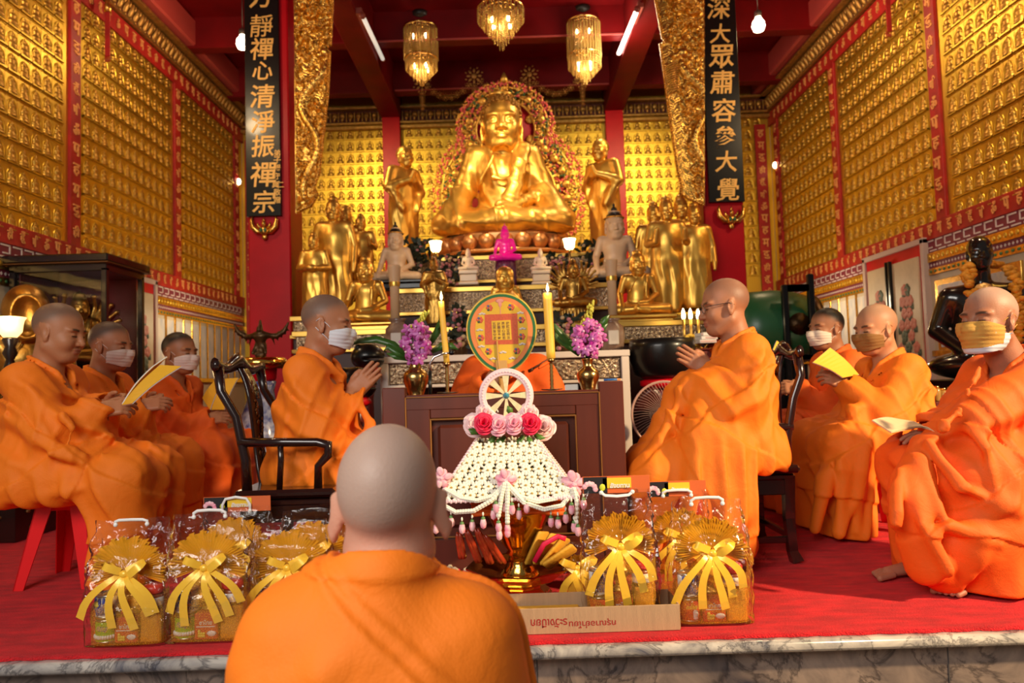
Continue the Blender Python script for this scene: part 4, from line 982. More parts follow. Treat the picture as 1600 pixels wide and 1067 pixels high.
# ================================================================== furniture and offerings
WOOD = mat('dark_rosewood', (.018, .005, .004), .22, coat=.5, bump=.05, bscale=20, stretch=(1, 1, .1))
INLAY = mat('worn_gold_inlay', (.16, .06, .012), .4, .3)
def armchair(label, xb, xfr, yn, yf, seat, top, armz, lean, flip, group):
    cx, cy = (xb+xfr)/2, (yn+yf)/2; D = abs(xfr-xb)/2; W = (yf-yn)/2
    t = thing('armchair', label, 'chair', (cx, cy, ZC), PI if flip else 0, group); M = wmat(t); z0 = ZC; H = lambda z: z-z0
    def part(name, fn, m=WOOD, parent=None, lab=None):
        q = MB(); fn(q); return q.build(name, m, parent or t, lab, world=False)
    seat, top, armz = H(seat), H(top), H(armz)
    def seatf(q):
        q.box((0, 0, seat-.018), (2*D+.05, 2*W+.05, .036), ch=.012); q.box((0, 0, seat-.055), (2*D+.01, 2*W+.01, .03), ch=.008)
        for s in (-1, 1): q.box((0, s*(W-.012), seat-.10), (2*D, .022, .07)); q.box((s*(D-.012), 0, seat-.10), (.022, 2*W, .07))
    part('seat', seatf)
    for sx in (-1, 1):
        for sy in (-1, 1):
            part('leg', lambda q: q.tube([(sx*(D-.02), sy*(W-.02), seat-.05), (sx*(D-.024), sy*(W-.024), seat*.45), (sx*(D-.018), sy*(W-.018), .05), (sx*(D-.004), sy*(W-.004), 0)], [.034, .030, .028, .036], 4, up=(1, 0, 0)))
    for sy in (-1, 1):
        part('back_post', lambda q: q.tube([(-D+.02, sy*(W-.02), seat-.02), (-D+.015, sy*(W-.02), seat+.12), (-D-.02, sy*(W-.015), seat+.30), (-D-.035-lean*.5, sy*(W-.02), top-.10), (-D-lean, sy*(W-.03), top)], [.022, .021, .020, .020, .024], 10))
        def arm(q):
            q.tube([(-D-.01, sy*(W-.015), armz), (0, sy*W, armz-.004), (D-.05, sy*W, armz-.008), (D-.005, sy*W, armz-.02), (D-.005, sy*W, armz-.06), (D-.05, sy*(W-.01), seat+.09), (D-.055, sy*(W-.02), seat-.02)], [.019, .019, .019, .021, .019, .016, .018], 10)
            q.tube([(-.02, sy*(W-.005), armz-.01), (-.015, sy*(W+.004), seat+.12), (-.03, sy*(W-.015), seat-.01)], .013, 8)
        part('arm', arm)
    def rail(q):
        n = 17; pts = []; rs = []
        for i in range(n):
            u = -1+2*i/(n-1); pts.append((-D-lean-.012*(1-u*u), u*(W+.005), top+.012*math.cos(u*PI*2)+.02*(1-abs(u)))); rs.append(.024+.020*max(0, 1-abs(u)*2.2)+.006*(abs(u) > .9))
        q.tube(pts, rs, 10, sq=.6)
    part('top_rail', rail)
    def splat(q):
        L_, R_ = [], []
        for i in range(15):
            u = i/14; z = seat-.01+(top-seat+.01)*u; x = -D+.02-(lean+.02)*u*u-.03*math.sin(u*PI*1.7)*.7; w = .062+.012*math.cos(u*9)
            L_.append((x, -w, z)); R_.append((x, w, z))
        n = len(L_); q.raw(L_+R_+[(p[0]-.016, p[1], p[2]) for p in L_+R_], [[i, i+1, n+i+1, n+i] for i in range(n-1)]+[[2*n+i, 3*n+i, 3*n+i+1, 2*n+i+1] for i in range(n-1)]+[[i, 2*n+i, 2*n+i+1, i+1] for i in range(n-1)]+[[n+i, n+i+1, 3*n+i+1, 3*n+i] for i in range(n-1)], True)
    sp = part('splat', splat)
    def inl(q):
        g = random.Random(5)
        for i in range(26):
            u = .2+.7*i/26; z = seat+(top-seat)*u; x = -D+.024-(lean+.02)*u*u-.03*math.sin(u*PI*1.7)*.7
            q.ball((x, g.uniform(-.035, .035), z), (.004, g.uniform(.006, .016), g.uniform(.006, .014)), 6, 4)
    part('gold_inlay', inl, INLAY, sp)
    def st(q):
        for sy in (-1, 1): q.box((0, sy*(W-.025), .10), (2*D-.05, .022, .03))
        q.box((D-.03, 0, .12), (.022, 2*W-.05, .03)); q.box((-D+.03, 0, .12), (.022, 2*W-.05, .03))
    part('stretcher', st)
    return t
yn, yf = 3.05, 3.62
armchair('dark rosewood armchair holding the masked praying person on the left', at(376, 770, yn).x, at(516, 770, yn).x, yn, yf, at(450, 764, yn).z, at(340, 574, yn).z, at(430, 690, yn).z, .10, False, 'dark rosewood armchairs facing each other')
yn, yf = 3.37, 3.84
armchair('dark rosewood armchair holding the praying person with glasses on the right', at(1240, 735, yn).x, at(1068, 735, yn).x, yn, yf, at(1200, 727, yn).z, at(1250, 553, yn).z, at(1200, 668, yn).z, .055, True, 'dark rosewood armchairs facing each other')
# ---- red plastic stools
PLAST = mat('red_plastic', (.80, .012, .015), .28, coat=.3)
def stool(c, label, h=.40, s=.115, fl=.06, rz=0):
    t = thing('plastic_stool', label, 'stool', (c[0], c[1], ZC), rz, 'red plastic stools under the seated people')
    m = MB(); m.lathe((0, 0, 0), [(s*1.25, h-.05), (s*1.36, h-.045), (s*1.36, h-.012), (s*1.28, h), (0.03, h-.004), (.0, h-.006)], 4, Matrix.Rotation(PI/4, 4, 'Z')); m.build('seat', PLAST, t, world=False)
    for sx in (-1, 1):
        for sy in (-1, 1):
            m = MB(); a = Vector((sx*s, sy*s, h-.03)); b = Vector((sx*(s+fl), sy*(s+fl), .0)); wt, wb = .075, .046; th = .006
            for ax in (0, 1):
                P = []
                for p, w_ in ((a, wt), (b, wb)):
                    for q in (0, 1):
                        v = p.copy(); v[ax] -= (sx if ax == 0 else sy)*w_*q; P.append(v.copy())
                        u = v.copy(); u[1-ax] -= (sy if ax == 0 else sx)*th; P.append(u)
                m.raw(P, [[0, 2, 6, 4], [1, 5, 7, 3], [0, 4, 5, 1], [2, 3, 7, 6], [0, 1, 3, 2], [4, 6, 7, 5]])
            m.build('leg', PLAST, t, world=False)
    return t
stool((-2.06, 3.47), 'red plastic stool under the bare-faced person at the left edge', .385)
stool((-2.16, 4.05), 'red plastic stool under the second person of the left row', .39)
stool((-2.04, 4.70), 'red plastic stool under the third person of the left row', .39)
stool((2.12, 3.08), 'red plastic stool under the older person with tan mask', .37, rz=.25)
stool((1.92, 4.02), 'red plastic stool under the person with brown mask', .39); stool((1.94, 4.64), 'red plastic stool under the dark-haired masked person', .39)
# ---- booklets
YEL = mat('yellow_booklet_cover', (.85, .46, .03), .5); PAGE = mat('white_paper', (.80, .76, .70), .7); SALM = mat('salmon_booklet_cover', (.72, .30, .17), .55); CRMP = mat('cream_paper', (.80, .58, .34), .7)
def booklet(label, quads, cover, inner=PAGE):
    """quads: leaves as four (px,py,Y) corners; cover on the camera-far or near side by sign"""
    c = at(*quads[0][0][0]); t = thing('booklet', label, 'booklet', c)
    for q, front in quads:
        P = [at(*p) for p in q]; n = (P[1]-P[0]).cross(P[3]-P[0]).normalized()
        if n.y > 0: n = -n
        for nm, d0, d1, m_ in (('cover', 0, .0015, cover), ('pages', .0017, .006, inner)):
            s = 1 if not front else -1; m = MB()
            A = []; N = 8
            for i in range(N+1):
                u = i/N; bow = .010*math.sin(PI*u)
                for d in (d0, d1):
                    for (a, b) in ((P[0], P[1]), (P[3], P[2])): A.append(a+(b-a)*u+n*(s*d+bow))
            fs = []
            for i in range(N):
                k = i*4; fs += [[k, k+1, k+5, k+4], [k+2, k+6, k+7, k+3], [k, k+4, k+6, k+2], [k+1, k+3, k+7, k+5]]
            fs += [[0, 2, 3, 1], [N*4, N*4+1, N*4+3, N*4+2]]
            m.raw(A, fs, False); m.build(nm, m_, t, None if nm == 'pages' else None)
    return t
Y1 = 3.33
booklet('yellow booklet held open by the bare-faced person at the left edge', [([(190, 633, Y1), (250, 570, Y1+.02), (283, 572, Y1-.08), (206, 630, Y1-.06)], True), ([(192, 632, Y1+.01), (240, 573, Y1+.04), (262, 558, Y1+.10), (212, 618, Y1+.10)], False)], YEL)
Y3 = 4.58
booklet('yellow booklet held by the third person of the left row', [([(330, 640, Y3), (352, 592, Y3+.02), (372, 590, Y3-.05), (350, 640, Y3-.05)], True), ([(328, 640, Y3), (350, 594, Y3+.02), (340, 590, Y3+.1), (316, 622, Y3+.1)], True)], YEL)
Y2 = 3.92
booklet('yellow booklet with white pages held by the person in brown mask', [([(1342, 585, Y2), (1297, 543, Y2), (1270, 566, Y2-.08), (1317, 590, Y2-.08)], True), ([(1342, 585, Y2), (1297, 543, Y2), (1282, 556, Y2+.1), (1300, 580, Y2+.1)], False)], YEL)
booklet('yellow booklet behind the right armchair held by the dark-haired person', [([(1226, 552, 4.34), (1214, 532, 4.34), (1208, 546, 4.30), (1222, 566, 4.30)], True)], YEL)
booklet('salmon booklet open on the lap of the older person in tan mask', [([(1436, 668, 2.98), (1462, 678, 2.88), (1428, 660, 3.06), (1392, 677, 2.92)], False), ([(1392, 677, 2.92), (1428, 660, 3.06), (1402, 656, 3.14), (1362, 658, 3.02)], False)], SALM, CRMP)
# ---- master's desk
DESK = mat('reddish_brown_wood', (.125, .026, .014), .36, bump=.12, bscale=14, var=.4, vscale=6, stretch=(1, 1, .08), coat=.06)
DY = 3.30
xl, xm, xn, xr = at(597, 620, DY).x, at(633, 620, DY).x, at(936, 610, DY).x, at(974, 610, DY).x
zt = at(780, 613, DY).z; zp = at(610, 606, DY).z
t = thing('desk', 'reddish-brown panelled wooden desk with gold-lined front in front of the master', 'desk', ((xl+xr)/2, DY+.25, ZC))
m = MB()
for a, b in ((xl, xm), (xn, xr)): m = MB(); m.box(((a+b)/2, DY+.035, (zp+ZC)/2), (b-a, .07, zp-ZC)); m.build('post', DESK, t)
m = MB(); m.box(((xm+xn)/2, DY+.055, (zt+ZC)/2-.005), (xn-xm-.004, .03, zt-ZC-.012)); m.box(((xm+xn)/2, DY+.03, zt-.035), (xn-xm, .052, .07)); m.box(((xm+xn)/2, DY+.03, .10), (xn-xm, .052, .16))
x1, x2 = at(672, 660, DY).x, at(900, 660, DY).x
m.box(((xm+x1)/2, DY+.03, zt/2), (x1-xm-.002, .048, zt-ZC*2-.01)); m.box(((xn+x2)/2, DY+.03, zt/2), (xn-x2-.002, .048, zt-ZC*2-.01)); zq = at(790, 651, DY).z; m.box(((x1+x2)/2, DY+.03, (zq+zt)/2-.004), (x2-x1, .046, zt-zq-.01))
fr = m.build('front', DESK, t)
m = MB(); m.box(((x1+x2)/2, DY+.032, (zq+.2)/2), (x2-x1-.06, .03, zq-.2-.06), ch=.014); m.build('raised_panel', DESK, fr)
m = MB()
for z in (zq-.004, .19): m.box(((x1+x2)/2, DY+.012, z), (x2-x1, .012, .008))
for x in (x1, x2): m.box((x, DY+.012, (zq+.19)/2), (.008, .012, zq-.19))
m.box((xn, DY+.004, (zt+.1)/2), (.006, .012, zt-.12)); m.box((xm, DY+.004, (zt+.1)/2), (.006, .012, zt-.12)); m.box(((xm+xn)/2, DY+.004, zt-.012), (xn-xm, .012, .005))
m.build('gold_moulding', mat('dull_gold_line', (.36, .17, .05), .4, .5), fr)
TOPZ = zt-.03
m = MB(); m.box(((xl+xr)/2, DY+.29, TOPZ-.015), (xr-xl, .46, .03)); m.build('desk_top', DESK, t)
m = MB()
for x in (xl+.015, xr-.015): m.box((x, DY+.29, TOPZ/2-.01), (.03, .46, TOPZ-.03))
m.build('side_panel', DESK, t)
# ---- things on the desk
BRS = mat('aged_brass', (.52, .32, .11), .24, 1, bump=.1, bscale=30)
PURP = mat('purple_orchid_petal', (.42, .012, .26), .5, var_color=(.55, .18, .48), vscale=30); WHP = mat('pale_orchid_lip', (.80, .52, .68), .5); GRN = mat('green_leaf', (.035, .11, .015), .35, var=.4, vscale=14); YGB = mat('yellow_green_bud', (.50, .46, .05), .5)
def leaf(m, pts, w, up=(0, -1, .3)):
    pts = [Vector(p) for p in pts]; L_, R_ = [], []; n = len(pts)
    for i, p in enumerate(pts):
        tg = (pts[min(i+1, n-1)]-pts[max(i-1, 0)]).normalized(); sd = tg.cross(Vector(up)).normalized(); u = i/(n-1); k = w*math.sin(PI*min(.98, .12+.88*u))**.8
        L_.append(p-sd*k); R_.append(p+sd*k)
    m.strip(L_, R_)
def vase(px, label, olabel, flow, bud, leaves, g):
    Yv = 3.52; c = at(px, 612, Yv); c.z = TOPZ; k = (at(px, 560, Yv).z-c.z)/.15
    t = thing('brass_vase', label, 'vase', c, 0, 'brass vases on the desk')
    m = MB(); m.lathe(c, [(r*k, z*k) for r, z in ((.030, 0), (.034, .006), (.026, .014), (.034, .04), (.044, .068), (.046, .085), (.040, .10), (.024, .112), (.020, .122), (.020, .135), (.024, .146), (.026, .15), (.020, .146))], 24, caps=False); m.build('body', BRS, t)
    t = thing('orchid_bouquet', olabel, 'flowers', (c.x, c.y, c.z+.13*k), 0, 'purple orchids in the brass vases')
    r = random.Random(g); m = MB(); P = Matrix.Identity(4)
    for i in range(24):
        u = i/24; x = px+flow[0]*math.sin(u*40)*(.4+.6*math.sin(PI*min(1, u*1.1))); y = flow[1]+(flow[2]-flow[1])*u+r.uniform(-4, 4); p = at(x, y, Yv-.03+r.uniform(-.05, .04))
        yaw = r.uniform(-.8, .8); q = r.uniform(0, 6); R = Matrix.Rotation(yaw, 4, 'Z') @ Matrix.Rotation(r.uniform(-.5, .5), 4, 'X')
        m.M = Matrix.Translation(p) @ R; m.mi = 0
        for j in range(5):
            a = q+j*1.2566; m.raw(*[(lambda v: v)(None) or x for x in []]) if False else None
            mm = m.M; m.M = mm @ Matrix.Rotation(a, 4, 'Y') @ Matrix.Rotation(-.35, 4, 'X'); m.ball((0, 0, .017), (.0115, .0035, .017), 7, 5); m.M = mm
        m.mi = 1; m.ball((0, -.008, 0), (.005, .007, .006), 6, 4)
    m.M = None; m.build('orchid_flowers', [PURP, WHP], t)
    m = MB()
    for i in range(34):
        u = i/34; p = at(bud[0]+(bud[2]-bud[0])*u+r.uniform(-8, 8)*(1-u*.6), bud[1]+(bud[3]-bud[1])*u, Yv+r.uniform(-.03, .03)); m.ball(p, (.006, .006, .010), 6, 5)
    m.build('buds', YGB, t)
    m = MB()
    for L_ in leaves: leaf(m, [at(x, y, Yv+.02-.01*i) for i, (x, y) in enumerate(L_)], .018)
    o = m.build('leaves', GRN, t); solidify(o, .0012)
    m = MB(); 
    for i in range(5): m.tube([(c.x, c.y, c.z+.12*k), at(px+flow[0]*(i-2)*.3, flow[1]+10, Yv)], .003, 6)
    m.build('stems', GRN, t)
vase(650, 'brass vase at the left end of the desk beside the microphone', 'purple orchids with trailing leaves in the left brass vase', (20, 512, 562), (648, 512, 668, 486), [[(640, 560), (615, 538), (588, 530), (560, 533), (545, 540)], [(640, 560), (622, 552), (606, 541), (600, 548)], [(668, 545), (682, 520), (690, 500), (684, 515)], [(665, 555), (690, 540), (705, 540), (716, 546)], [(640, 562), (618, 556), (604, 552)]], 3)
vase(920, 'brass vase at the right end of the desk beside the thick candle', 'purple orchids with yellow-green buds in the right brass vase', (22, 505, 556), (915, 508, 925, 470), [[(905, 550), (885, 530), (868, 512), (866, 505)], [(905, 555), (888, 540), (870, 528), (868, 520)], [(930, 520), (945, 500), (952, 492)], [(900, 550), (880, 535), (868, 530)], [(925, 530), (940, 515), (950, 505)]], 4)
WAX = mat('yellow_candle_wax', (.85, .50, .06), .45, sss=.3, emit=(1, .5, .06), es=.12); FLAME = mat('candle_flame', (1, .8, .4), .5, emit=(1, .74, .30), es=18)
def candle(pb, pt, r, rt, label, hl):
    Yc = 3.50; b, tp = at(*pb, Yc), at(*pt, Yc); zb = TOPZ
    t = thing('candle', label, 'candle', b, 0, 'lit yellow candles on the desk'); m = MB(); n = 10; pts = [b+(tp-b)*i/9 for i in range(n)]; m.tube(pts, [r+(rt-r)*i/9 for i in range(n)], 8); m.build('wax', WAX, t)
    m = MB(); m.tube([tp, tp+Vector((.001, 0, .010))], .0012, 5); m.build('wick', BLACK, t)
    m = MB(); m.lathe(tp+Vector((.002, 0, .008)), [(.0, -.004), (.0055, .006), (.0065, .014), (.004, .026), (.0, .042)], 10); m.build('flame', FLAME, t); lamp('candle_light', 'POINT', tp+Vector((0, -.02, .03)), 1.0, (1, .7, .35), shadow_soft_size=.02)
    t = thing('candlestick', hl, 'candlestick', (b.x, Yc, zb), 0, 'brass candlesticks on the desk'); m = MB(); h = b.z-zb
    prof = [(.045, 0), (.046, .004), (.012, .010)]+[(.0075+.003*(i % 2), .012+(h-.03)*i/16) for i in range(17)]+[(.016, h-.015), (.018, h-.004), (.012, h)]
    m.lathe((b.x, Yc, zb), prof, 16); m.build('stem', BRS, t)
    m = MB(); m.lathe((b.x, Yc, zb+.028), [(.008, 0), (.05, .004), (.052, .008), (.008, .006)], 20, caps=False); m.build('drip_pan', mat('dark_drip_pan', (.05, .02, .01), .3), t)
candle((698, 566), (689, 471), .0145, .0145, 'lit tall yellow candle beside the microphone left of the fan', 'brass candlestick under the left candle')
candle((861, 560), (855, 458), .021, .022, 'lit thick yellow candle right of the oval fan', 'brass candlestick under the thick right candle')
t = thing('microphone', 'black and silver gooseneck microphone beside the left candle', 'microphone', (at(672, 612, 3.45).x, 3.45, TOPZ)); x = at(672, 612, 3.45)
m = MB(); m.tube([(x.x, 3.45, TOPZ), at(672, 580, 3.45)], .009, 10); m.box((x.x, 3.45, TOPZ+.008), (.08, .08, .016)); m.build('stand', BLACK, t)
m = MB(); m.tube([at(672, 582, 3.45), at(672, 568, 3.45), at(678, 558, 3.45), at(690, 553, 3.45), at(703, 551, 3.46)], .006, 10); m.build('gooseneck', mat('chrome', (.7, .7, .7), .2, 1), t)
m = MB(); m.ball(at(706, 551, 3.46), (.016, .012, .012)); m.build('microphone_head', BLACK, t)
# fan
Yf = 3.60; c = at(784, 520, Yf); q = FPX/Yf
def egg(k, n=56):
    out = []
    for i in range(n):
        a = 2*PI*i/n; z = math.sin(a); w_ = 1+.10*z-.04*z*z; out.append((55/q*w_*math.cos(a)*k[0], 63/q*z*k[1]))
    return out
RT = Matrix.Translation(c) @ Matrix.Rotation(-.03, 4, 'Y')
t = thing('ceremonial_fan', 'oval yellow ceremonial fan with green rim and red square centre', 'fan', c)
for nm, kk, dd, col in (('yellow_edge', (1, 1), .010, (.72, .46, .05)), ('green_rim', (.965, .965), .013, (.012, .13, .03)), ('orange_border', (.885, .895), .016, (.75, .22, .05)), ('yellow_field', (.745, .80), .019, (.70, .42, .02))):
    m = MB(); m.prism(egg(kk), dd, RT); m.build(nm, mat('fan_'+nm, col, .6, bump=.1, bscale=200), t)
m = MB(); m.prism([(-27/q, -21/q), (25/q, -23/q), (26/q, 25/q), (-25/q, 26/q)], .0215, RT @ Matrix.Translation((.0, 0, .012))); sq = m.build('red_square', mat('fan_red_weave', (.62, .10, .03), .6, var=.2, vscale=120), t)
m = MB(); m.prism([(-15/q, -14/q), (15/q, -15/q), (15/q, 16/q), (-15/q, 16/q)], .024, RT @ Matrix.Translation((.0, 0, .010))); sq2 = m.build('yellow_square', MATS['fan_yellow_field'], t)
m = MB()
for i in range(4):
    for j in range(5): write(m, '寂照普明法界眾心般若波羅蜜多時五蘊皆空度'[i*5+j], RT @ Matrix.Translation(((10-7*i)/q, -.0125, .010+(11-5.6*j)/q)) @ FRONT, 5/q, ext=.005, off=.02)
m.build('characters', mat('dark_red_ink', (.20, .08, .02), .6), sq2)
m = MB(); r = random.Random(2)
for i, (x, z) in enumerate(((-17, 40), (17, 39), (-33, 22), (32, 18), (-33, -6), (31, -8), (-22, -28), (22, -30))):
    for j in range(6):
        m.mi = (0, 0, 1, 0, 2, 0)[j]; a = j*1.05; m.M = RT; m.ball(((x+3.2*math.cos(a))/q, -.0100, (z+3.2*math.sin(a))/q), (2.4/q, .002, 2.4/q), 6, 4)
m.mi = 3
for (x, z) in ((-29, 31), (31, 29), (-34, 6), (33, 4), (-33, -20), (31, -20), (-16, -40), (14, -41), (0, -31)):
    for j in (-1, 0, 1): m.M = RT; m.ball(((x+3*j)/q, -.0100, (z+1.2*(j == 0))/q), (3/q, .002, 1.6/q), 6, 4)
m.mi = 4; m.M = RT; m.ball((0, -.0102, 50/q), (7/q, .002, 3.5/q), 8, 5); m.ball((0, -.0102, 45/q), (3/q, .002, 5/q), 8, 5); m.box((0, -.0102, 36/q), (1.2/q, .002, 14/q))
m.M = None; m.build('embroidery', [mat('fan_red_motif', (.62, .10, .06), .6), mat('fan_blue_motif', (.10, .12, .25), .6), LEAF, mat('fan_pale_cloud', (.60, .52, .50), .6), mat('fan_pink_motif', (.75, .30, .25), .6)], t)
m = MB(); m.M = RT; m.tube([(-8/q, -.016, -12/q), (-8/q, -.016, -80/q)], .004, 8); m.M = RT; m.box((-3/q, -.014, -56/q), (18/q, .006, 26/q), ch=.006); m.box((-3/q, 0, -80/q), (10/q, .012, 34/q)); m.M = None; m.build('handle', mat('fan_handle_wood', (.55, .30, .08), .5), t)
m = MB()
for px, py, w_, h_ in ((893, 600, .05, .055), (941, 600, .05, .05)):
    p = at(px, py, 3.55); o_ = MB(); o_.box((p.x, 3.55, TOPZ+h_/2), (w_*1.3, .012, h_), M=Matrix.Rotation(-.25, 4, 'X')); o_.build('paper_pad', PAGE, None, 'white paper pad standing beside the right brass vase, %s' % ('to its left' if px < 920 else 'to its right'), 'paper', 'white pads at the right vase')
for i, (px, lab, col) in enumerate(((952, 'blue pen lying on the right end of the desk', (.02, .12, .4)), (958, 'orange pen lying on the right end of the desk', (.8, .2, .02)))):
    p = at(px, 597, 3.40); m = MB(); m.tube([(p.x-.03, 3.36+.02*i, zp+.006), (p.x+.03, 3.35+.02*i, zp+.006)], .005, 8); m.build('pen', mat('pen_%d' % i, col, .4), None, lab, 'pen')
# ---- flower offering on gold pedestals
YP = 3.0; q = FPX/YP
GOLDP = mat('shiny_gold_metal', (.86, .48, .09), .14, 1, bump=.12, bscale=26)
PINK = mat('pink_petal', (.88, .26, .40), .55, var_color=(.92, .60, .64), vscale=40); PALE = mat('pale_pink_petal', (.90, .62, .62), .55); CRIM = mat('crimson_petal', (.78, .012, .07), .5); JAS = mat('white_jasmine', (.88, .84, .72), .6); PKL = mat('pink_lace', (.92, .66, .69), .7)
bx_ = at(812, 936, YP).x; zlow = ZC
t = thing('pedestal_tray', 'wide gold pedestal tray holding candle packs and folded yellow cloth', 'tray', (bx_, YP, ZC))
zr = at(812, 884, YP).z; h = zr-ZC; Rr = 82/q
m = MB(); m.lathe((bx_, YP, ZC), [(.125, 0), (.135, .006), (.118, h*.22), (.098, h*.34), (.10, h*.42), (.150, h*.60), (Rr*.88, h*.86), (Rr, h), (Rr*1.01, h+.006), (Rr*.96, h+.004), (Rr*.82, h*.84), (.10, h*.70), (0, h*.68)], 8, caps=True, M=Matrix.Rotation(.2, 4, 'Z')); 
o = m.build('tray', GOLDP, t); o.data.polygons.foreach_set('use_smooth', [False]*len(o.data.polygons))
m = MB()
for k in range(8):
    a = .2+k*PI/4+PI/8; m.box((bx_+.112*math.cos(a), YP+.112*math.sin(a), ZC+h*.12), (.06, .012, h*.2), rz=a+PI/2)
m.build('foot_panel', GOLDP, t)
x2_ = at(812, 860, YP).x; zb2 = ZC+h*.70; zr2 = at(812, 797, YP).z
t = thing('pedestal_bowl', 'gold goblet-shaped bowl standing in the tray under the flower pyramid', 'bowl', (x2_, YP, zb2)); h2 = zr2-zb2
m = MB(); m.lathe((x2_, YP, zb2), [(.075, 0), (.08, .01), (.05, h2*.16), (.043, h2*.30), (.055, h2*.34), (.05, h2*.40), (.075, h2*.52), (.115, h2*.85), (.135, h2), (.14, h2+.004), (.128, h2*.99), (.10, h2*.8), (0, h2*.55)], 32); m.build('bowl', GOLDP, t)
# folded robe stack on the bowl
zc = at(810, 790, YP).z; zd = at(810, 764, YP).z
t = thing('folded_robe', 'folded orange robe resting on the gold bowl under the jasmine net', 'cloth', (x2_, YP, zr2))
m = MB()
for i in range(6):
    z = zr2+.004+(zd-zr2-.01)*i/5; L_, R_ = [], []
    m.box((x2_-.005*(i % 2), YP, z+.006), (.37-.01*(i % 3), .26, .013), ch=.006)
    m.tube([(x2_-.18+.03*k, YP-.13-.006*math.sin(k*1.3+i), z+.006+.004*math.sin(k+i)) for k in range(13)], .009, 8)
m.build('cloth', mat('bright_orange_cloth', (.82, .14, .01), .7, bump=.3, bscale=90), t)
# jasmine pyramid
ct = at(795, 688, YP); cb = at(790, 764, YP); ht = ct.z-cb.z; wt_, wb_ = 48/q, 100/q; cxp = (ct.x+cb.x)/2
t = thing('flower_pyramid', 'white jasmine net pyramid topped with roses and a pink wheel', 'flowers', (cxp, YP, cb.z))
m = MB(); m2 = MB()
for face in range(4):
    A = Matrix.Translation((cxp, YP, cb.z)) @ Matrix.Rotation(face*PI/2, 4, 'Z')
    rows_ = 7
    for j in range(rows_):
        v = (j+.5)/rows_; wv = wb_+(wt_-wb_)*v; n = max(4, int(round(2*wv/.046)))
        for i in range(n):
            u = -1+2*(i+.5)/n; p = A @ Vector((u*wv, -wv*.96, v*ht)); R = A.to_3x3().to_4x4() @ Matrix.Rotation(-.55, 4, 'X')
            m.M = Matrix.Translation(p) @ R
            for a in (PI/4, 3*PI/4, 5*PI/4, 7*PI/4, 0, PI/2, PI, 3*PI/2):
                mm = m.M; m.M = mm @ Matrix.Rotation(a, 4, 'Y'); m.ball((0, 0, .0135), (.0066, .0062, .0130), 7, 5); m.M = mm
            m2.M = m.M; m2.ball((0, -.006, 0), .0042, 6, 4); m2.ball((.022, -.003, 0), (.003, .003, .006), 5, 4)
m.M = None; net = m.build('jasmine_net', JAS, t); m2.M = None; m2.build('net_knots', mat('olive_gold_knot', (.45, .30, .05), .5), net)
m = MB()
for sx in (-1, 1):
    for sy in (-1, 1):
        for k in range(40):
            v = k/39; wv = wb_+(wt_-wb_)*v; m.ball((cxp+sx*wv, YP+sy*wv*.96, cb.z+v*ht+.003*(k % 2)), (.0075, .0075, .0065), 6, 4)
for s in (-1, 1):
    for k in range(60):
        u = -1+2*k/59; m.ball((cxp+u*wb_, YP+s*wb_*.97, cb.z-.004+.003*(k % 2)), (.0065, .0065, .008), 6, 4); m.ball((cxp+s*wb_, YP+u*wb_*.97, cb.z-.004), (.0065, .0065, .008), 6, 4)
m.build('pink_edging', PKL, t)
core = MB(); core.lathe((cxp, YP, cb.z), [(wb_*1.30, .004), (wt_*1.28, ht-.01), (0, ht-.006)], 4, Matrix.Rotation(PI/4, 4, 'Z')); core.build('inner_frame', mat('dark_olive_core', (.09, .06, .02), .8), t)
# wheel
wc = at(791, 618, YP); Rw = 37/q
w_ = MB(); 
for rr, r0, in ((Rw, .0125), (Rw+.009, .006), (Rw-.009, .006)): w_.tube([(wc.x+rr*math.cos(a), YP-.004*(r0 < .01), wc.z+rr*math.sin(a)) for a in [2*PI*i/48 for i in range(49)]], r0, 10, caps=False)
whl = w_.build('wheel_rim', PKL, t)
w_ = MB()
for k in range(48): a = 2*PI*k/48; w_.ball((wc.x+Rw*math.cos(a), YP-.012, wc.z+Rw*math.sin(a)), .0035, 6, 4)
w_.build('rim_pearls', PALE, whl)
for k in range(8):
    w_ = MB(); a = k*PI/4+PI/2; d = Vector((math.cos(a), 0, math.sin(a))); s_ = Vector((-math.sin(a), 0, math.cos(a))); Pp = []
    for dy in (-.005, .005):
        o = Vector((wc.x, YP+dy, wc.z)); Pp += [o+d*.010-s_*.004, o+d*(Rw-.006)-s_*.015, o+d*(Rw-.006)+s_*.015, o+d*.010+s_*.004]
    w_.raw(Pp, [[0, 1, 2, 3], [7, 6, 5, 4], [0, 4, 5, 1], [1, 5, 6, 2], [2, 6, 7, 3], [3, 7, 4, 0]]); w_.build('wheel_spoke', mat('pale_gold_spoke', (.88, .74, .42), .45, var=.2, vscale=60), whl)
w_ = MB(); w_.lathe((wc.x, YP-.006, wc.z), [(.0, -.016), (.010, -.012), (.013, 0), (.0, .012)], 14, M=FRONT); w_.build('blue_hub', mat('blue_gem', (.0, .22, .36), .12, coat=.5), whl)
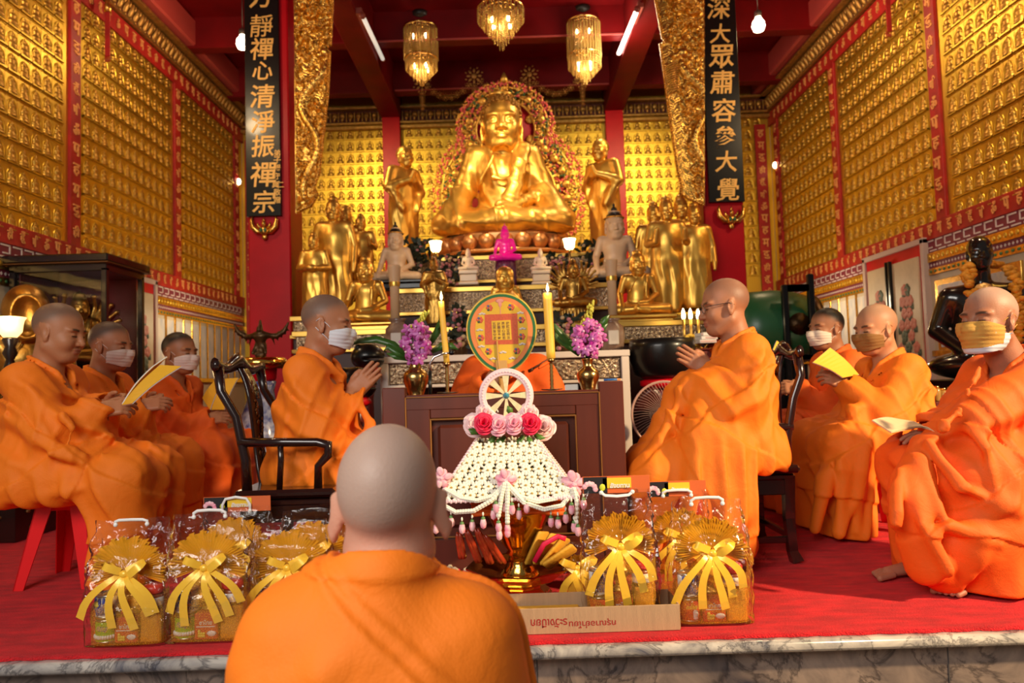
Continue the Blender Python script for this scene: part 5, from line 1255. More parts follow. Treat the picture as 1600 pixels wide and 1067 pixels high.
def rose(c, r, m_, label=None, tilt=0, n=16):
    m = MB(); 
    for i in range(n):
        u = i/n; a = i*2.4; rr = r*(.12+.88*u); op = .15+1.0*u
        mm = Matrix.Translation(c) @ Matrix.Rotation(-PI/2+.35, 4, 'X').inverted() @ Matrix.Rotation(a, 4, 'Z'); m.M = mm @ Matrix.Translation((rr*.62, 0, r*(.25-.35*u))) @ Matrix.Rotation(op, 4, 'Y')
        P_ = []
        for e in range(5):
            for g_ in range(5):
                uu = -1+2*e/4; vv = g_/4; ww = r*(.50+.35*u)*math.sin(PI*(.18+.64*vv))
                P_.append((r*.16*uu*uu*-1+r*.22*(vv**3), uu*ww, r*(vv*.95-.35)))
        m.grid(P_, 5, 5)
    m.M = None; o = m.build('rose' if m_ is not PALE else 'pale_flower', m_, t, label); solidify(o, .0008); return o
for (x, y, r, mm) in ((742, 664, 17, PALE), (849, 668, 18, PALE), (826, 645, 14, PALE), (757, 645, 13, PALE), (757, 662, 15, CRIM), (829, 662, 15, CRIM), (779, 664, 15, PINK), (803, 662, 15, PINK)):
    p = at(x, y, YP-{PALE: 0.0, CRIM: .085, PINK: .085}[mm]); rose(p, r/q, mm, {CRIM: 'crimson rose', PINK: 'pink rose', PALE: 'pale pink flower'}[mm])
m = MB()
for i, (a, b, c_) in enumerate((((750, 676), (738, 674), (732, 670)), ((775, 680), (768, 688), (762, 692)), ((790, 682), (780, 690), (774, 696)), ((818, 680), (812, 690), (808, 694)), ((835, 678), (842, 684), (852, 684)), ((800, 650), (796, 640), (793, 634)), ((825, 682), (828, 690), (832, 692)))): leaf(m, [at(*a, YP-.06), at(*b, YP-.07), at(*c_, YP-.075)], .014)
o = m.build('leaves', mat('bright_green_leaf', (.09, .22, .03), .45, var=.4, vscale=20), t); solidify(o, .001)
m = MB(); r = random.Random(3)
for i in range(40): m.ball(at(795+r.uniform(-45, 45), r.uniform(640, 682), YP-.05+r.uniform(-.02, .03)), .0035, 5, 4)
m.build('tiny_white_flowers', JAS, t)
# medallions and garland swags
def medal(px, py, dy, r):
    m = MB(); c = at(px, py, YP-dy)
    for i in range(14):
        a = i*2.4; u = i/14; m.M = Matrix.Translation(c) @ Matrix.Rotation(a, 4, 'Y') @ Matrix.Rotation(-.9+.8*u, 4, 'X'); m.ball((0, 0, r*(.35+.35*u)), (r*.34, r*.09, r*.42), 7, 5)
    m.M = None; m.build('pink_medallion', PINK, t, 'pink petal medallion')
medal(790, 752, .24, 17/q); medal(897, 758, .24, 20/q); medal(690, 748, .24, 16/q)
def swag(pts, n, lab=None):
    m = MB()
    P_ = [at(x, y, YP-d) for x, y, d in pts]
    for i in range(n):
        u = i/(n-1)*(len(P_)-1); k = min(int(u), len(P_)-2); p = P_[k].lerp(P_[k+1], u-k); d = (P_[k+1]-P_[k]).normalized()
        m.M = Matrix.Translation(p) @ d.to_track_quat('Z', 'Y').to_matrix().to_4x4()
        for j in range(5): a = j*1.257; m.ball((.0052*math.cos(a), .0052*math.sin(a), 0), (.0046, .0046, .0090), 6, 4)
    m.M = None; m.build('jasmine_string', JAS, t)
def bud(px, py, d, s=1.0):
    m = MB(); c = at(px, py, YP-d); m.lathe(c, [(.0, -.026*s), (.0085*s, -.020*s), (.0105*s, -.008*s), (.008*s, .004*s), (.004*s, .012*s)], 10); m.mi = 1; m.lathe(c, [(.0085*s, .0), (.006*s, .012*s), (.0, .016*s)], 8); m.mi = 2; m.ball(c+Vector((0, 0, .022*s)), (.004, .004, .008), 6, 5)
    m.build('rosebud', [PINK, mat('sepal_green', (.10, .22, .06), .5), JAS], t)
swag([(790, 756, .25), (770, 775, .26), (745, 782, .26), (720, 778, .25), (697, 765, .24)], 30); swag([(790, 758, .25), (768, 782, .27), (740, 798, .27), (712, 800, .26), (694, 790, .25), (690, 770, .24)], 34)
swag([(792, 756, .25), (812, 776, .26), (840, 784, .26), (868, 779, .25), (895, 765, .24)], 30); swag([(793, 758, .25), (818, 785, .27), (850, 796, .27), (878, 790, .26), (895, 768, .24)], 32)
swag([(788, 757, .26), (783, 780, .27), (779, 805, .27)], 12); swag([(793, 757, .26), (793, 785, .27), (793, 815, .27)], 13); swag([(897, 765, .25), (902, 785, .26), (900, 815, .25)], 10)
for i, (x, y) in enumerate(((705, 812), (722, 822), (738, 818), (755, 814), (771, 800), (775, 790), (787, 788), (800, 792), (811, 800), (823, 790), (861, 812), (872, 814), (884, 806), (779, 820), (793, 822), (780, 832), (793, 828), (893, 792), (902, 782), (912, 784), (897, 820), (903, 826), (686, 806), (681, 822), (691, 798))): bud(x, y, .27 if i % 2 else .25, 1.15)
# candle packs, folded cloth in the tray
PKR = mat('red_candle_pack', (.55, .055, .018), .2, coat=.6, var=.35, vscale=30, bump=.3, bscale=40)
for i, (a, b, lab) in enumerate((((722, 872), (716, 832), 'leftmost red wrapped candle pack leaning in the gold tray'), ((748, 878), (728, 828), 'second red wrapped candle pack leaning in the gold tray'), ((766, 880), (744, 826), 'third red wrapped candle pack leaning in the gold tray'), ((786, 880), (756, 836), 'red wrapped candle pack nearest the gold bowl stem'))):
    A_, B_ = at(*a, YP-.10+.02*i), at(*b, YP-.12+.01*i); m = MB(); n = 7
    for j in range(4): off = Vector((.011*(j % 2)-.005, .010*(j//2), 0)); m.tube([A_+off+(B_-A_)*u/n for u in range(n+1)], [.011]*6+[.008, .003], 8)
    m.build('candle_pack', PKR, None, lab, 'candle pack', 'red candle packs in the gold tray')
t = thing('folded_cloth', 'folded yellow cloth with red ribbon lying in the gold tray', 'cloth', (at(865, 860, YP).x, YP-.08, zr))
m = MB()
for i, (x0, y0, x1_, y1_) in enumerate(((828, 880, 850, 832), (840, 880, 868, 836), (850, 882, 885, 842), (852, 884, 898, 856))):
    A_, B_ = at(x0, y0, YP-.03-.03*i), at(x1_, y1_, YP-.06-.03*i); d = (B_-A_); L_ = d.length; M_ = Matrix.Translation((A_+B_)/2) @ Matrix.Rotation(-math.atan2(d.z, d.x), 4, 'Y') @ Matrix.Rotation(-.5, 4, 'X'); m.box((0, 0, 0), (L_, .11, .018), ch=.008) if False else m.raw(*(lambda k: (k.v, k.f))(MB().box((0, 0, 0), (L_, .10, .016), ch=.007, M=M_)), True)
m.build('cloth', mat('golden_yellow_cloth', (.70, .36, .03), .6, bump=.3, bscale=80), t)
m = MB(); m.tube([at(835, 878, YP-.15), at(850, 850, YP-.16), at(872, 838, YP-.17), at(884, 842, YP-.17)], .010, 8, sq=.3); m.build('ribbon', CRIM, t)
t = thing('flower_garland', 'small round flower garland lying left of the gold tray', 'garland', floor_at(718, 905, ZC)); c = floor_at(718, 900, ZC); r = random.Random(8); m = MB()
for i in range(90):
    a = r.uniform(0, 2*PI); rr = .055+r.uniform(-.016, .016); m.mi = 0 if r.random() < .7 else r.choice([1, 2, 3]); m.ball((c.x+rr*math.cos(a), c.y+rr*math.sin(a), ZC+.014+r.uniform(0, .035)), (.011, .011, .009), 6, 4)
m.build('blossoms', [mat('cream_blossom', (.75, .58, .38), .6), CRIM, LEAF, PINK], t)
# ================================================================== gift bags, tray, carton
CELLO = see_through('cellophane', (1, .98, .95), .05, .09, facing=.07, gloss=True)
NET = see_through('gold_glitter_net', (1.0, .48, .03), .26, .4, .4, glitter=.30, gscale=330)
RUFF = see_through('gold_organza', (1.0, .43, .012), .90, .4, .1, glitter=.25, gscale=450)
RIB = mat('gold_satin_ribbon', (1.0, .58, .05), .3, .1, bump=.1, bscale=60)
WHP_ = mat('white_plastic_handle', (.88, .86, .84), .35)
CAN = {'white': mat('white_label', (.80, .76, .70), .45), 'green': mat('green_label', (.25, .48, .03), .4), 'red': mat('red_label', (.60, .05, .03), .45), 'orange': mat('orange_carton', (.62, .24, .02), .5), 'blue': mat('blue_ink', (.06, .07, .30), .5), 'yellow': mat('yellow_ink', (.80, .62, .08), .5), 'redlid': mat('red_lid', (.60, .04, .02), .35), 'amber': mat('amber_jar_content', (.25, .06, .015), .3), 'steel': mat('tin_rim', (.6, .55, .45), .3, 1), 'greenink': mat('green_ink', (.06, .22, .04), .5)}
def bag(cx, by, ty, wpx, Y, desc, g, handle=None, card=False, rz=0.0, cans=('white', 'green'), items=True, dpt=.13, zb=ZC+.001):
    q = FPX/Y; c = at(cx, by, Y); c.z = zb; W = wpx/q; H = (at(cx, ty, Y).z-zb); r = random.Random(g); N = np.random.default_rng(g)
    t = thing('gift_bag', 'cellophane gift bag, '+desc, 'gift bag', c, rz, 'cellophane gift bags on the platform edge')
    # cellophane: box at the bottom, pinched flat at the top, crumpled
    nu, nv = 64, 34; P = np.zeros((nv, nu, 3)); ph = N.uniform(0, 6, 8); fr = N.uniform(2, 7, 8)
    for j in range(nv):
        v = j/(nv-1); dp = dpt/2*(1-sstep(np.array(v), .40, .93)*.97)+.002; wd = W/2*(.95+.06*math.sin(v*3)-.10*sstep(np.array(v), .3, 1)); z = .002+H*v
        for i in range(nu):
            a = 2*PI*i/nu; ca, sa = math.cos(a), math.sin(a); e = .28
            x = wd*np.sign(ca)*abs(ca)**e; y = dp*np.sign(sa)*abs(sa)**e
            cr = .004*math.sin(fr[0]*a+ph[0]+v*9)+.003*math.sin(fr[1]*2*a-v*23+ph[1])+.003*math.sin(v*38+a*fr[2]+ph[2])+.0025*N.normal()
            cr *= (.3+1.2*v)*(1-.7*sstep(np.array(v), .82, 1.0)); P[j, i] = (x+cr*np.sign(ca)*.6, y-cr*1.2*np.sign(-sa), z+.006*math.sin(3*x/W*2+ph[3])*v)
    m = MB(); vs = [tuple(p) for p in P.reshape(-1, 3)]; fs = [[j*nu+i, j*nu+(i+1) % nu, (j+1)*nu+(i+1) % nu, (j+1)*nu+i] for j in range(nv-1) for i in range(nu)]+[list(range(nu))[::-1]]
    m.raw(vs, fs, True); m.build('cellophane_wrapper', CELLO, t, world=False)
    # gold net pouch
    hn = H*.60; m = MB(); nu, nv = 48, 14; vs = []
    for j in range(nv):
        v = j/(nv-1); k = 1-sstep(np.array(v), .45, 1.0)*.93
        for i in range(nu):
            a = 2*PI*i/nu; ca, sa = math.cos(a), math.sin(a); e = .4; pl = 1+.05*math.sin(a*13+v*2)*(v > .3)
            vs.append((W*.43*k*pl*np.sign(ca)*abs(ca)**e, dpt*.46*k*pl*np.sign(sa)*abs(sa)**e, .004+hn*v))
    m.raw(vs, [[j*nu+i, j*nu+(i+1) % nu, (j+1)*nu+(i+1) % nu, (j+1)*nu+i] for j in range(nv-1) for i in range(nu)], True); m.build('net_pouch', NET, t, world=False)
    # pleated fan ruffle above the tie
    m = MB(); nt, nr = 84, 6; vs = []; R = min(W*.44, H*.36); zc = hn*.97
    for i in range(nt+1):
        a = -.35+(PI+.70)*i/nt
        for j in range(nr):
            u = j/(nr-1); rr = .012+(R-.012)*u; rr *= 1+.05*math.sin(i*.9+j)*u; wv = (.017*u**.6*(1 if i % 2 else -1)+.010*math.sin(i*.35+ph[4])*u)*.8
            vs.append((rr*math.cos(a), -.015+wv-.012*u, zc+rr*math.sin(a)*(.92)))
    m.grid(vs, nt+1, nr); m.build('pleated_ruffle', RUFF, t, world=False)
    # bow
    def rib(pts, w0, w1, ttl):
        m = MB(); L_, R_ = [], []; pts = [Vector(p) for p in pts]; n = len(pts)
        for i, p in enumerate(pts):
            tg = (pts[min(i+1, n-1)]-pts[max(i-1, 0)]).normalized(); sd = tg.cross(Vector((0, -1, .15))).normalized(); w = w0+(w1-w0)*i/(n-1); L_.append(p-sd*w); R_.append(p+sd*w)
        if ttl: 
            tg = (pts[-1]-pts[-2]).normalized(); L_[-1] += tg*.02; R_[-1] += tg*.02
        m.strip(L_, R_); m.build('ribbon_tail' if ttl else 'ribbon_loop', RIB, t, world=False)
    y0 = -.03-dpt*.10
    for k, (ex, ez) in enumerate(((-.40, -.42), (-.16, -.46), (.08, -.50), (.22, -.40), (.38, -.30))):
        ex += r.uniform(-.06, .06); ez += r.uniform(-.05, .05); ln = H*.80
        rib([(ex*W*u**.8+.012*math.sin(u*5+k), y0-.028*math.sin(PI*u)-.022*u, zc+ez*ln*(.15*u+.85*u*u)*1.0) for u in [i/9 for i in range(10)]], .007, .015, True)
    for s in (-1, 1): rib([(s*(.01+.055*math.sin(PI*u))*(1 if True else 0), y0-.02-.018*math.sin(2*PI*u), zc+.035*math.sin(PI*u)+s*.02*(u-.5)) for u in [i/10 for i in range(11)]], .013, .013, False)
    m = MB(); m.ball((0, y0-.016, zc), (.016, .012, .014)); m.build('ribbon_knot', RIB, t, world=False)
    if handle:
        m = MB(); hw, hh = .055, .035*handle; zt_ = H-.006
        m.tube([(-hw, -.008, zt_-.012), (-hw, -.010, zt_+hh*.35), (-hw*.75, -.012, zt_+hh*.85), (0, -.014, zt_+hh), (hw*.75, -.012, zt_+hh*.85), (hw, -.010, zt_+hh*.35), (hw, -.008, zt_-.012)], .0058, 8, sq=.6)
        for s in (-1, 1): m.ball((s*hw, -.010, zt_-.008), (.008, .006, .008))
        m.build('plastic_handle', WHP_, t, world=False)
    if card:
        cd = MB(); cw, chh = W*.44, .030; z = H+.012
        cd.box((0, .0, z), (2*cw, .004, 2*chh), ch=.001); cc = cd.build('header_card', mat('orange_red_card', (.66, .13, .03), .5), t, world=False)
        m = MB(); m.mi = 0; m.box((-cw*.62, -.003, z), (cw*.7, .003, chh*1.9), ch=.0005); m.mi = 1; m.box((cw*.02, -.003, z+.006), (cw*.85, .003, chh*1.2), ch=.0005); m.mi = 2
        for k in range(6): a = k*PI/6; m.ball((-cw*.8+.020*math.cos(a), -.006, z-.014+.020*math.sin(a)), (.010, .002, .010), 6, 4)
        m.mi = 3; m.ball((-cw*.42, -.006, z-.008), (.011, .002, .013), 8, 4); m.build('card_print', [mat('black_print', (.015, .012, .015), .5), mat('yellow_print', (.85, .55, .03), .5), PINK, mat('lime_print', (.6, .65, .04), .5)], cc, world=False)
        m = MB(); write(m, 'สังฆทาน', Matrix.Translation((cw*.10, -.0065, z-.002)) @ FRONT, .018, ext=.01, off=.03); m.build('card_lettering', mat('white_print', (.85, .82, .78), .5), cc, world=False)
    if not items: return t
    Mt = wmat(t); G = 'groceries inside the gift bags'; where = desc
    def item(nm, lab, x, y, z): return thing(nm, lab+' in the bag '+where, nm.replace('_', ' ').split()[-1], Mt @ Vector((x, y, z)), rz, G)
    Rr = W*.135; hc = H*.20
    for j, colr in enumerate(cans[::-1]):
        o = item('tin_can', '%s-labelled can' % colr, -W*.27, -.012, .006+j*hc); m = MB()
        m.lathe((0, 0, 0), [(Rr*.95, 0), (Rr, .004), (Rr, .008)], 28); m.lathe((0, 0, hc-.010), [(Rr, 0), (Rr*.97, .006), (Rr*.9, .008), (Rr*.9, .004), (0, .004)], 28); m.build('tin_rim', CAN['steel'], o, world=False)
        m = MB(); m.lathe((0, 0, 0), [(Rr*.985, .006), (Rr*.99, .008), (Rr*.99, hc-.010), (Rr*.985, hc-.009)], 32); lb = m.build('label_band', CAN[colr], o, world=False)
        m = MB()
        def wrap(txt, z, h, off): 
            vs, f_ = glyph(txt, .04, off, .2); Hh = max(v.y for v in vs)*2; k_ = h/Hh
            m.raw([((Rr*1.002+v.z*k_)*math.sin(v.x*k_/Rr), -(Rr*1.002+v.z*k_)*math.cos(v.x*k_/Rr), z+v.y*k_) for v in vs], f_)
        if colr == 'green':
            m.mi = 0; wrap('Shiny', hc*.60, hc*.26, .09); m.mi = 1; wrap('Shiny', hc*.60, hc*.25, .02); m.mi = 2
            for k in range(12): a = -1.1+k*.2; m.ball((Rr*math.sin(a), -Rr*math.cos(a), hc*.26), (.006, .006, .008), 6, 4)
        elif colr == 'white':
            m.mi = 0
            for k in range(14): a = -.8+k*.12; m.ball((Rr*math.sin(a), -Rr*math.cos(a), hc*(.50+.22*math.sin(k*1.7))), (.006, .005, .016), 6, 5)
            m.lathe((0, 0, hc*.16), [(Rr*.993, 0), (Rr*1.0, .002), (Rr*1.0, hc*.09), (Rr*.993, hc*.09+.002)], 28, caps=False); m.mi = 3; m.ball((Rr*math.sin(.55), -Rr*math.cos(.55), hc*.38), (.010, .008, .006), 8, 5); m.mi = 1; m.ball((Rr*math.sin(-.4), -Rr*math.cos(-.4), hc*.62), (.014, .008, .012), 8, 5)
        else:
            m.mi = 1; wrap('อร่อย', hc*.65, hc*.2, .02); m.mi = 2
            for k in range(5): m.ball((Rr*math.sin(.3), -Rr*math.cos(.3), hc*(.2+.06*k)), (.010, .006, .008), 6, 4)
        m.build('label_print', [CAN['blue'], CAN['yellow'], CAN['white'], CAN['red'], CAN['greenink']], lb, world=False)
    o = item('carton_box', 'small red printed carton', W*.0, -.022, .006); m = MB(); bw, bh = W*.27, H*.21; m.box((0, 0, bh/2), (bw, .055, bh)); bb = m.build('carton', CAN['red'], o, world=False); m = MB()
    m.mi = 0; write(m, 'ชาไทย', Matrix.Translation((0, -.0285, bh*.66)) @ FRONT, bh*.18, ext=.02, off=.02); m.box((0, -.0285, bh*.50), (bw*.8, .002, .003), ch=.0003); m.mi = 1
    for k in range(7): m.ball((-bw*.28+.008*(k % 3), -.028, bh*.15+.008*(k//3)), (.006, .003, .006), 6, 4)
    m.mi = 2; m.ball((bw*.25, -.028, bh*.24), (.018, .003, .010), 8, 4); m.build('carton_print', [CAN['white'], CAN['yellow'], CAN['white']], bb, world=False)
    o = item('carton_box', 'plain orange carton', W*.28, -.014, .006); m = MB(); m.box((0, 0, H*.13), (W*.24, .065, H*.26)); m.build('carton', CAN['orange'], o, world=False)
    o = item('glass_jar', 'red-lidded jar', W*.27, -.016, .008+H*.26); Rj = W*.12; m = MB(); m.lathe((0, 0, 0), [(Rj*.8, 0), (Rj, .008), (Rj, H*.10), (Rj*.85, H*.125)], 24); jb = m.build('jar', CAN['amber'], o, world=False); m = MB(); m.lathe((0, 0, 0), [(Rj*1.005, H*.025), (Rj*1.01, H*.03), (Rj*1.01, H*.09), (Rj*1.005, H*.092)], 24, caps=False); m.build('label_band', CAN['white'], jb, world=False)
    m = MB(); m.lathe((0, 0, H*.122), [(Rj*.95, 0), (Rj*1.02, .004), (Rj*1.02, .022), (Rj*.9, .027), (0, .027)], 28); m.build('lid', CAN['redlid'], o, world=False)
    o = item('gold_goblet', 'gold plastic goblet', 0, .004, .008+H*.21); m = MB(); k = H*.40
    m.lathe((0, 0, 0), [(W*.10, 0), (W*.105, .006), (W*.06, k*.08), (W*.05, k*.16), (W*.10, k*.26), (W*.155, k*.38), (W*.15, k*.43), (W*.10, k*.48), (W*.085, k*.55), (W*.045, k*.62), (W*.04, k*.85), (W*.028, k*.97), (0, k)], 24); m.build('goblet', mat('gold_plastic', (.80, .45, .08), .3, .6), o, world=False)
    return t
bag(208, 1008, 812, 130, 2.60, 'leftmost in the front row beside the red stool', 1, handle=.25)
bag(331, 1006, 800, 130, 2.61, 'second from the left in the front row', 2, handle=.45)
bag(458, 985, 812, 128, 2.70, 'half hidden by the kneeling person’s left shoulder', 3, cans=('white', 'red'))
bag(372, 945, 792, 118, 2.98, 'with card and tall arched handle at back left', 4, handle=1.35, card=True, items=False)
bag(494, 935, 796, 112, 2.92, 'behind the kneeling person’s left ear', 5, items=False)
bag(1112, 978, 780, 124, 2.63, 'rightmost in the front row on carpet', 7, handle=.45, cans=('blue', 'red') if False else ('white', 'red'))
bag(1064, 935, 768, 104, 2.92, 'with card behind the two right-hand bags', 8, handle=.4, card=True, items=False)
# open cardboard tray with the yellow liner
KRAFT = mat('corrugated_cardboard', (.50, .31, .17), .8, bump=.3, bscale=120, stretch=(8, 1, .2), var=.12)
xb0, xb1 = at(700, 985, 2.535).x, at(1063, 985, 2.535).x; hb = .085; yb0, yb1 = 2.535, 2.715
t = thing('cardboard_tray', 'low open cardboard tray with upside-down red lettering at the platform edge', 'box', ((xb0+xb1)/2, 2.625, ZC)); m = MB()
m.box(((xb0+xb1)/2, (yb0+yb1)/2, ZC+.003), (xb1-xb0, yb1-yb0, .005), ch=.001)
for y in (yb0, yb1): m.box(((xb0+xb1)/2, y, ZC+hb/2+.001), (xb1-xb0, .006, hb), ch=.001)
for x in (xb0, xb1): m.box((x, (yb0+yb1)/2, ZC+hb/2+.001), (.006, yb1-yb0-.008, hb-.004), ch=.001)
ob = m.build('tray', KRAFT, t); m = MB()
RTX = FRONT @ Matrix.Rotation(PI, 4, 'Z'); ink = mat('dark_red_print', (.35, .02, .015), .6)
for txt, px, w_ in (('กรุณาอย่าโยน', 926, 72), ('ระวังเปียก', 858, 56)): 
    p = at(px, 974, 2.53); write(m, txt, Matrix.Translation((p.x, 2.5315, p.z)) @ RTX, .024, ext=.01, off=.012, fit=(w_/FPX*2.53, .030))
m.build('lettering', ink, ob)
m = MB(); p0 = at(800, 945, 2.7); m.box(((xb0+xb1)/2-.14, 2.625, ZC+.030), (xb1-xb0-.36, .15, .040), ch=.012); m.build('folded_cloth', MATS['golden_yellow_cloth'], None, 'folded yellow cloth lying in the cardboard tray', 'cloth')
bag(970, 948, 762, 118, 2.625, 'standing in the cardboard tray', 6, handle=-.6, card=True, cans=('white', 'red'), zb=ZC+.008)
bag(902, 925, 845, 44, 2.92, 'small one just left of the cardboard tray’s bag', 9, items=False, dpt=.08)
# ================================================================== side furniture
# electric fan
YF_ = 4.3; c = at(1036, 647, YF_); q = FPX/YF_; R_ = 51/q
t = thing('electric_fan', 'round electric fan with cream hub standing behind the right armchair', 'fan', (c.x, YF_, ZC)); m = MB()
for rr, w_ in ((R_, .006), (R_*.97, .003)): m.tube([(c.x+rr*math.cos(2*PI*i/40), YF_-.05, c.z+rr*math.sin(2*PI*i/40)) for i in range(41)], w_, 8, caps=False)
for k in range(60):
    a = 2*PI*k/60; m.tube([(c.x+R_*.22*math.cos(a), YF_-.085, c.z+R_*.22*math.sin(a)), (c.x+R_*.7*math.cos(a+.12), YF_-.085, c.z+R_*.7*math.sin(a+.12)), (c.x+R_*math.cos(a+.2), YF_-.05, c.z+R_*math.sin(a+.2))], .0012, 4)
m.build('cage', mat('pinkish_fan_wire', (.50, .30, .24), .35), t); m = MB(); m.lathe((c.x, YF_-.09, c.z), [(0, -.006), (R_*.2, -.004), (R_*.23, .004), (R_*.2, .01)], 24, M=FRONT.inverted()); m.build('hub', mat('cream_hub', (.68, .44, .30), .4), t)
for k in range(3):
    m = MB(); P_ = []
    for i in range(7):
        for j in range(5):
            rr = R_*(.15+.75*i/6); a = k*2*PI/3+(-.5+j/4)*1.5*(1-.2*i/6)+.35*i/6; P_.append((c.x+rr*math.cos(a), YF_-.01+.03*(j/4-.5), c.z+rr*math.sin(a)))
    m.grid(P_, 7, 5); o = m.build('blade', mat('smoky_red_blade', (.10, .02, .015), .3, trans=.3), t); solidify(o, .002)
m = MB(); m.lathe((c.x, YF_+.06, c.z), [(.0, -.07), (.06, -.06), (.065, .05), (0, .07)], 20, M=FRONT); m.tube([(c.x, YF_+.06, c.z-.05), (c.x, YF_+.06, ZC+.03)], .018, 10); m.lathe((c.x, YF_+.06, ZC), [(.17, 0), (.17, .02), (.06, .05), (.02, .06)], 28); m.build('stand', BLACK, t)
# black lacquer bowl-bell on a red stand
c = at(1036, 592, 4.75); q = FPX/4.75
t = thing('bowl_bell', 'large black lacquered bowl-shaped bell with red cushion above the electric fan', 'bell', c); m = MB(); Rb = 51/q; hb_ = 62/q
m.lathe(c, [(Rb*.55, 0), (Rb*.85, hb_*.12), (Rb*.98, hb_*.45), (Rb, hb_*.8), (Rb*.97, hb_), (Rb*.92, hb_), (Rb*.92, hb_*.5), (0, hb_*.2)], 36); m.build('bell', BLACK, t)
m = MB(); m.lathe(c+Vector((0, 0, -.06)), [(Rb*.5, 0), (Rb*.7, .02), (Rb*.7, .05), (Rb*.5, .065)], 28); m.build('cushion', RED, t)
m = MB(); zz = c.z-.06; m.lathe((c.x, c.y, ZC), [(Rb*.75, 0), (Rb*.7, .03), (Rb*.35, .1), (Rb*.3, zz*.6), (Rb*.45, zz*.85), (Rb*.75, zz-ZC-.01), (0, zz-ZC-.01)], 24); m.build('stand', mat('dark_red_stand', (.12, .012, .01), .35), t)
# left: porcelain vase under a gilt bowl, bronze bird-man on top
Yg = 4.95; c = at(409, 690, Yg); q = FPX/Yg; c.z = max(c.z, ZC)
POR = mat('blue_white_porcelain', (.62, .62, .66), .15, coat=.5, var_color=(.05, .07, .26), vscale=26)
t = thing('porcelain_jar', 'blue and white porcelain jar standing before the left red column', 'jar', (c.x, Yg, ZC)); zj = at(409, 596, Yg).z
m = MB(); h = zj-ZC; m.lathe((c.x, Yg, ZC), [(.10, 0), (.11, .02), (.13, h*.25), (.185, h*.5), (.155, h*.68), (.095, h*.85), (.085, h*.93), (.10, h), (.085, h)], 32); m.build('jar', POR, t)
t = thing('gilt_basin', 'gilt-rimmed red basin resting on the blue and white jar', 'basin', (c.x, Yg, zj)); zr_ = at(409, 566, Yg).z
m = MB(); m.lathe((c.x, Yg, zj+.001), [(.09, 0), (.10, .02), (.105, zr_-zj-.04), (.13, zr_-zj-.03)], 28); m.build('red_body', RED, t)
m = MB(); m.lathe((c.x, Yg, zr_-.045), [(.12, 0), (.155, .0), (.172, .03), (.165, .065), (.145, .075), (0, .072)], 36); m.build('gilt_rim', GOLDP, t)
BRONZE = mat('dark_bronze', (.10, .05, .018), .38, .75, bump=.3, bscale=60, var=.4, vscale=20)
t = thing('winged_statuette', 'dark bronze winged bird-man statuette standing on the gilt basin', 'statue', (c.x, Yg, zr_+.03)); z0 = zr_+.031; k = (at(409, 500, Yg).z-z0)
f = S().add(bx((0, 0, .05*k), (.11*k, .11*k, .05*k), .01)); f.add(cap((0, 0, .1*k), (0, 0, .25*k), .10*k, .07*k), .03); f.add(ell((0, 0, .45*k), (.11*k, .13*k, .17*k)), .03); f.add(ell((.01, 0, .58*k), (.11*k, .17*k, .10*k)), .03); f.add(ell((.02, 0, .75*k), (.08*k, .075*k, .09*k)), .02); f.add(cap((.0, 0, .80*k), (0, 0, .98*k), .06*k, .008), .02); f.add(cap((.07*k, 0, .75*k), (.13*k, 0, .72*k), .03*k, .008), .01)
for s in (-1, 1):
    f.add(line([(0, s*.13*k, .60*k), (-.02, s*.40*k, .56*k), (-.02, s*.60*k, .68*k), (-.02, s*.72*k, .92*k)], [.07*k, .065*k, .06*k, .025*k]), .03)
    for j in range(5): f.add(cap((-.02, s*(.28+.09*j)*k, .56*k+.05*j*k), (-.03, s*(.34+.10*j)*k, (.34+.09*j)*k), .035*k, .014*k), .012)
    f.add(cap((0, s*.10*k, .32*k), (.03, s*.17*k, .12*k), .06*k, .04*k), .02)
o = sculpt('bird_man', f, (-.08, -.30, -.01), (.12, .30, k*1.05), .006, BRONZE, t); o.matrix_parent_inverse = Matrix.Identity(4); t.rotation_euler = (0, 0, -PI/2); t.location.z = z0
# glass cabinet with statues by the left wall
x0, x1, y0, y1, zt_ = -3.60, at(166, 398, 5.25).x, 5.25, 5.80, at(166, 396, 5.25).z
CABW = mat('black_cabinet_wood', (.012, .006, .005), .25, coat=.4); zb_ = .62
t = thing('display_cabinet', 'black glass-fronted display cabinet by the left wall with gilt statues inside', 'cabinet', ((x0+x1)/2, (y0+y1)/2, ZC)); m = MB()
m.box(((x0+x1)/2, (y0+y1)/2, zt_-.03), (x1-x0+.06, y1-y0+.08, .06), ch=.01); m.box(((x0+x1)/2, (y0+y1)/2, zt_-.09), (x1-x0, y1-y0, .06)); m.mi = 0
for x in (x0+.02, x1-.02):
    for y in (y0+.02, y1-.02): m.box((x, y, (zt_-.1+zb_)/2), (.04, .04, zt_-.1-zb_))
m.box(((x0+x1)/2, (y0+y1)/2, zb_-.02), (x1-x0, y1-y0, .04)); m.build('frame', CABW, t); m = MB(); m.box(((x0+x1)/2, (y0+y1)/2, zt_-.064), (x1-x0+.07, y1-y0+.09, .008), ch=.001); m.build('gold_line', INLAY, t)
m = MB(); m.box(((x0+x1)/2, (y0+y1)/2, (zb_-.04+ZC)/2), (x1-x0-.02, y1-y0-.02, zb_-.045-ZC)); base = m.build('base', CABW, t)
m = MB(); r = random.Random(4)
for s_ in (0, 1):
    for k in range(46):
        a = r.uniform(.05, .95); z = r.uniform(.08, zb_-.1); rr = r.uniform(.012, .03)
        p = (x0+(x1-x0)*a, y0+.008, z) if s_ == 0 else (x1-.006, y0+(y1-y0)*a, z); m.ball(p, (rr, .012, rr*.7) if s_ == 0 else (.012, rr, rr*.7), 7, 5)
m.build('carved_panel', mat('dark_gilt_carving', (.20, .09, .025), .45, .5), base)
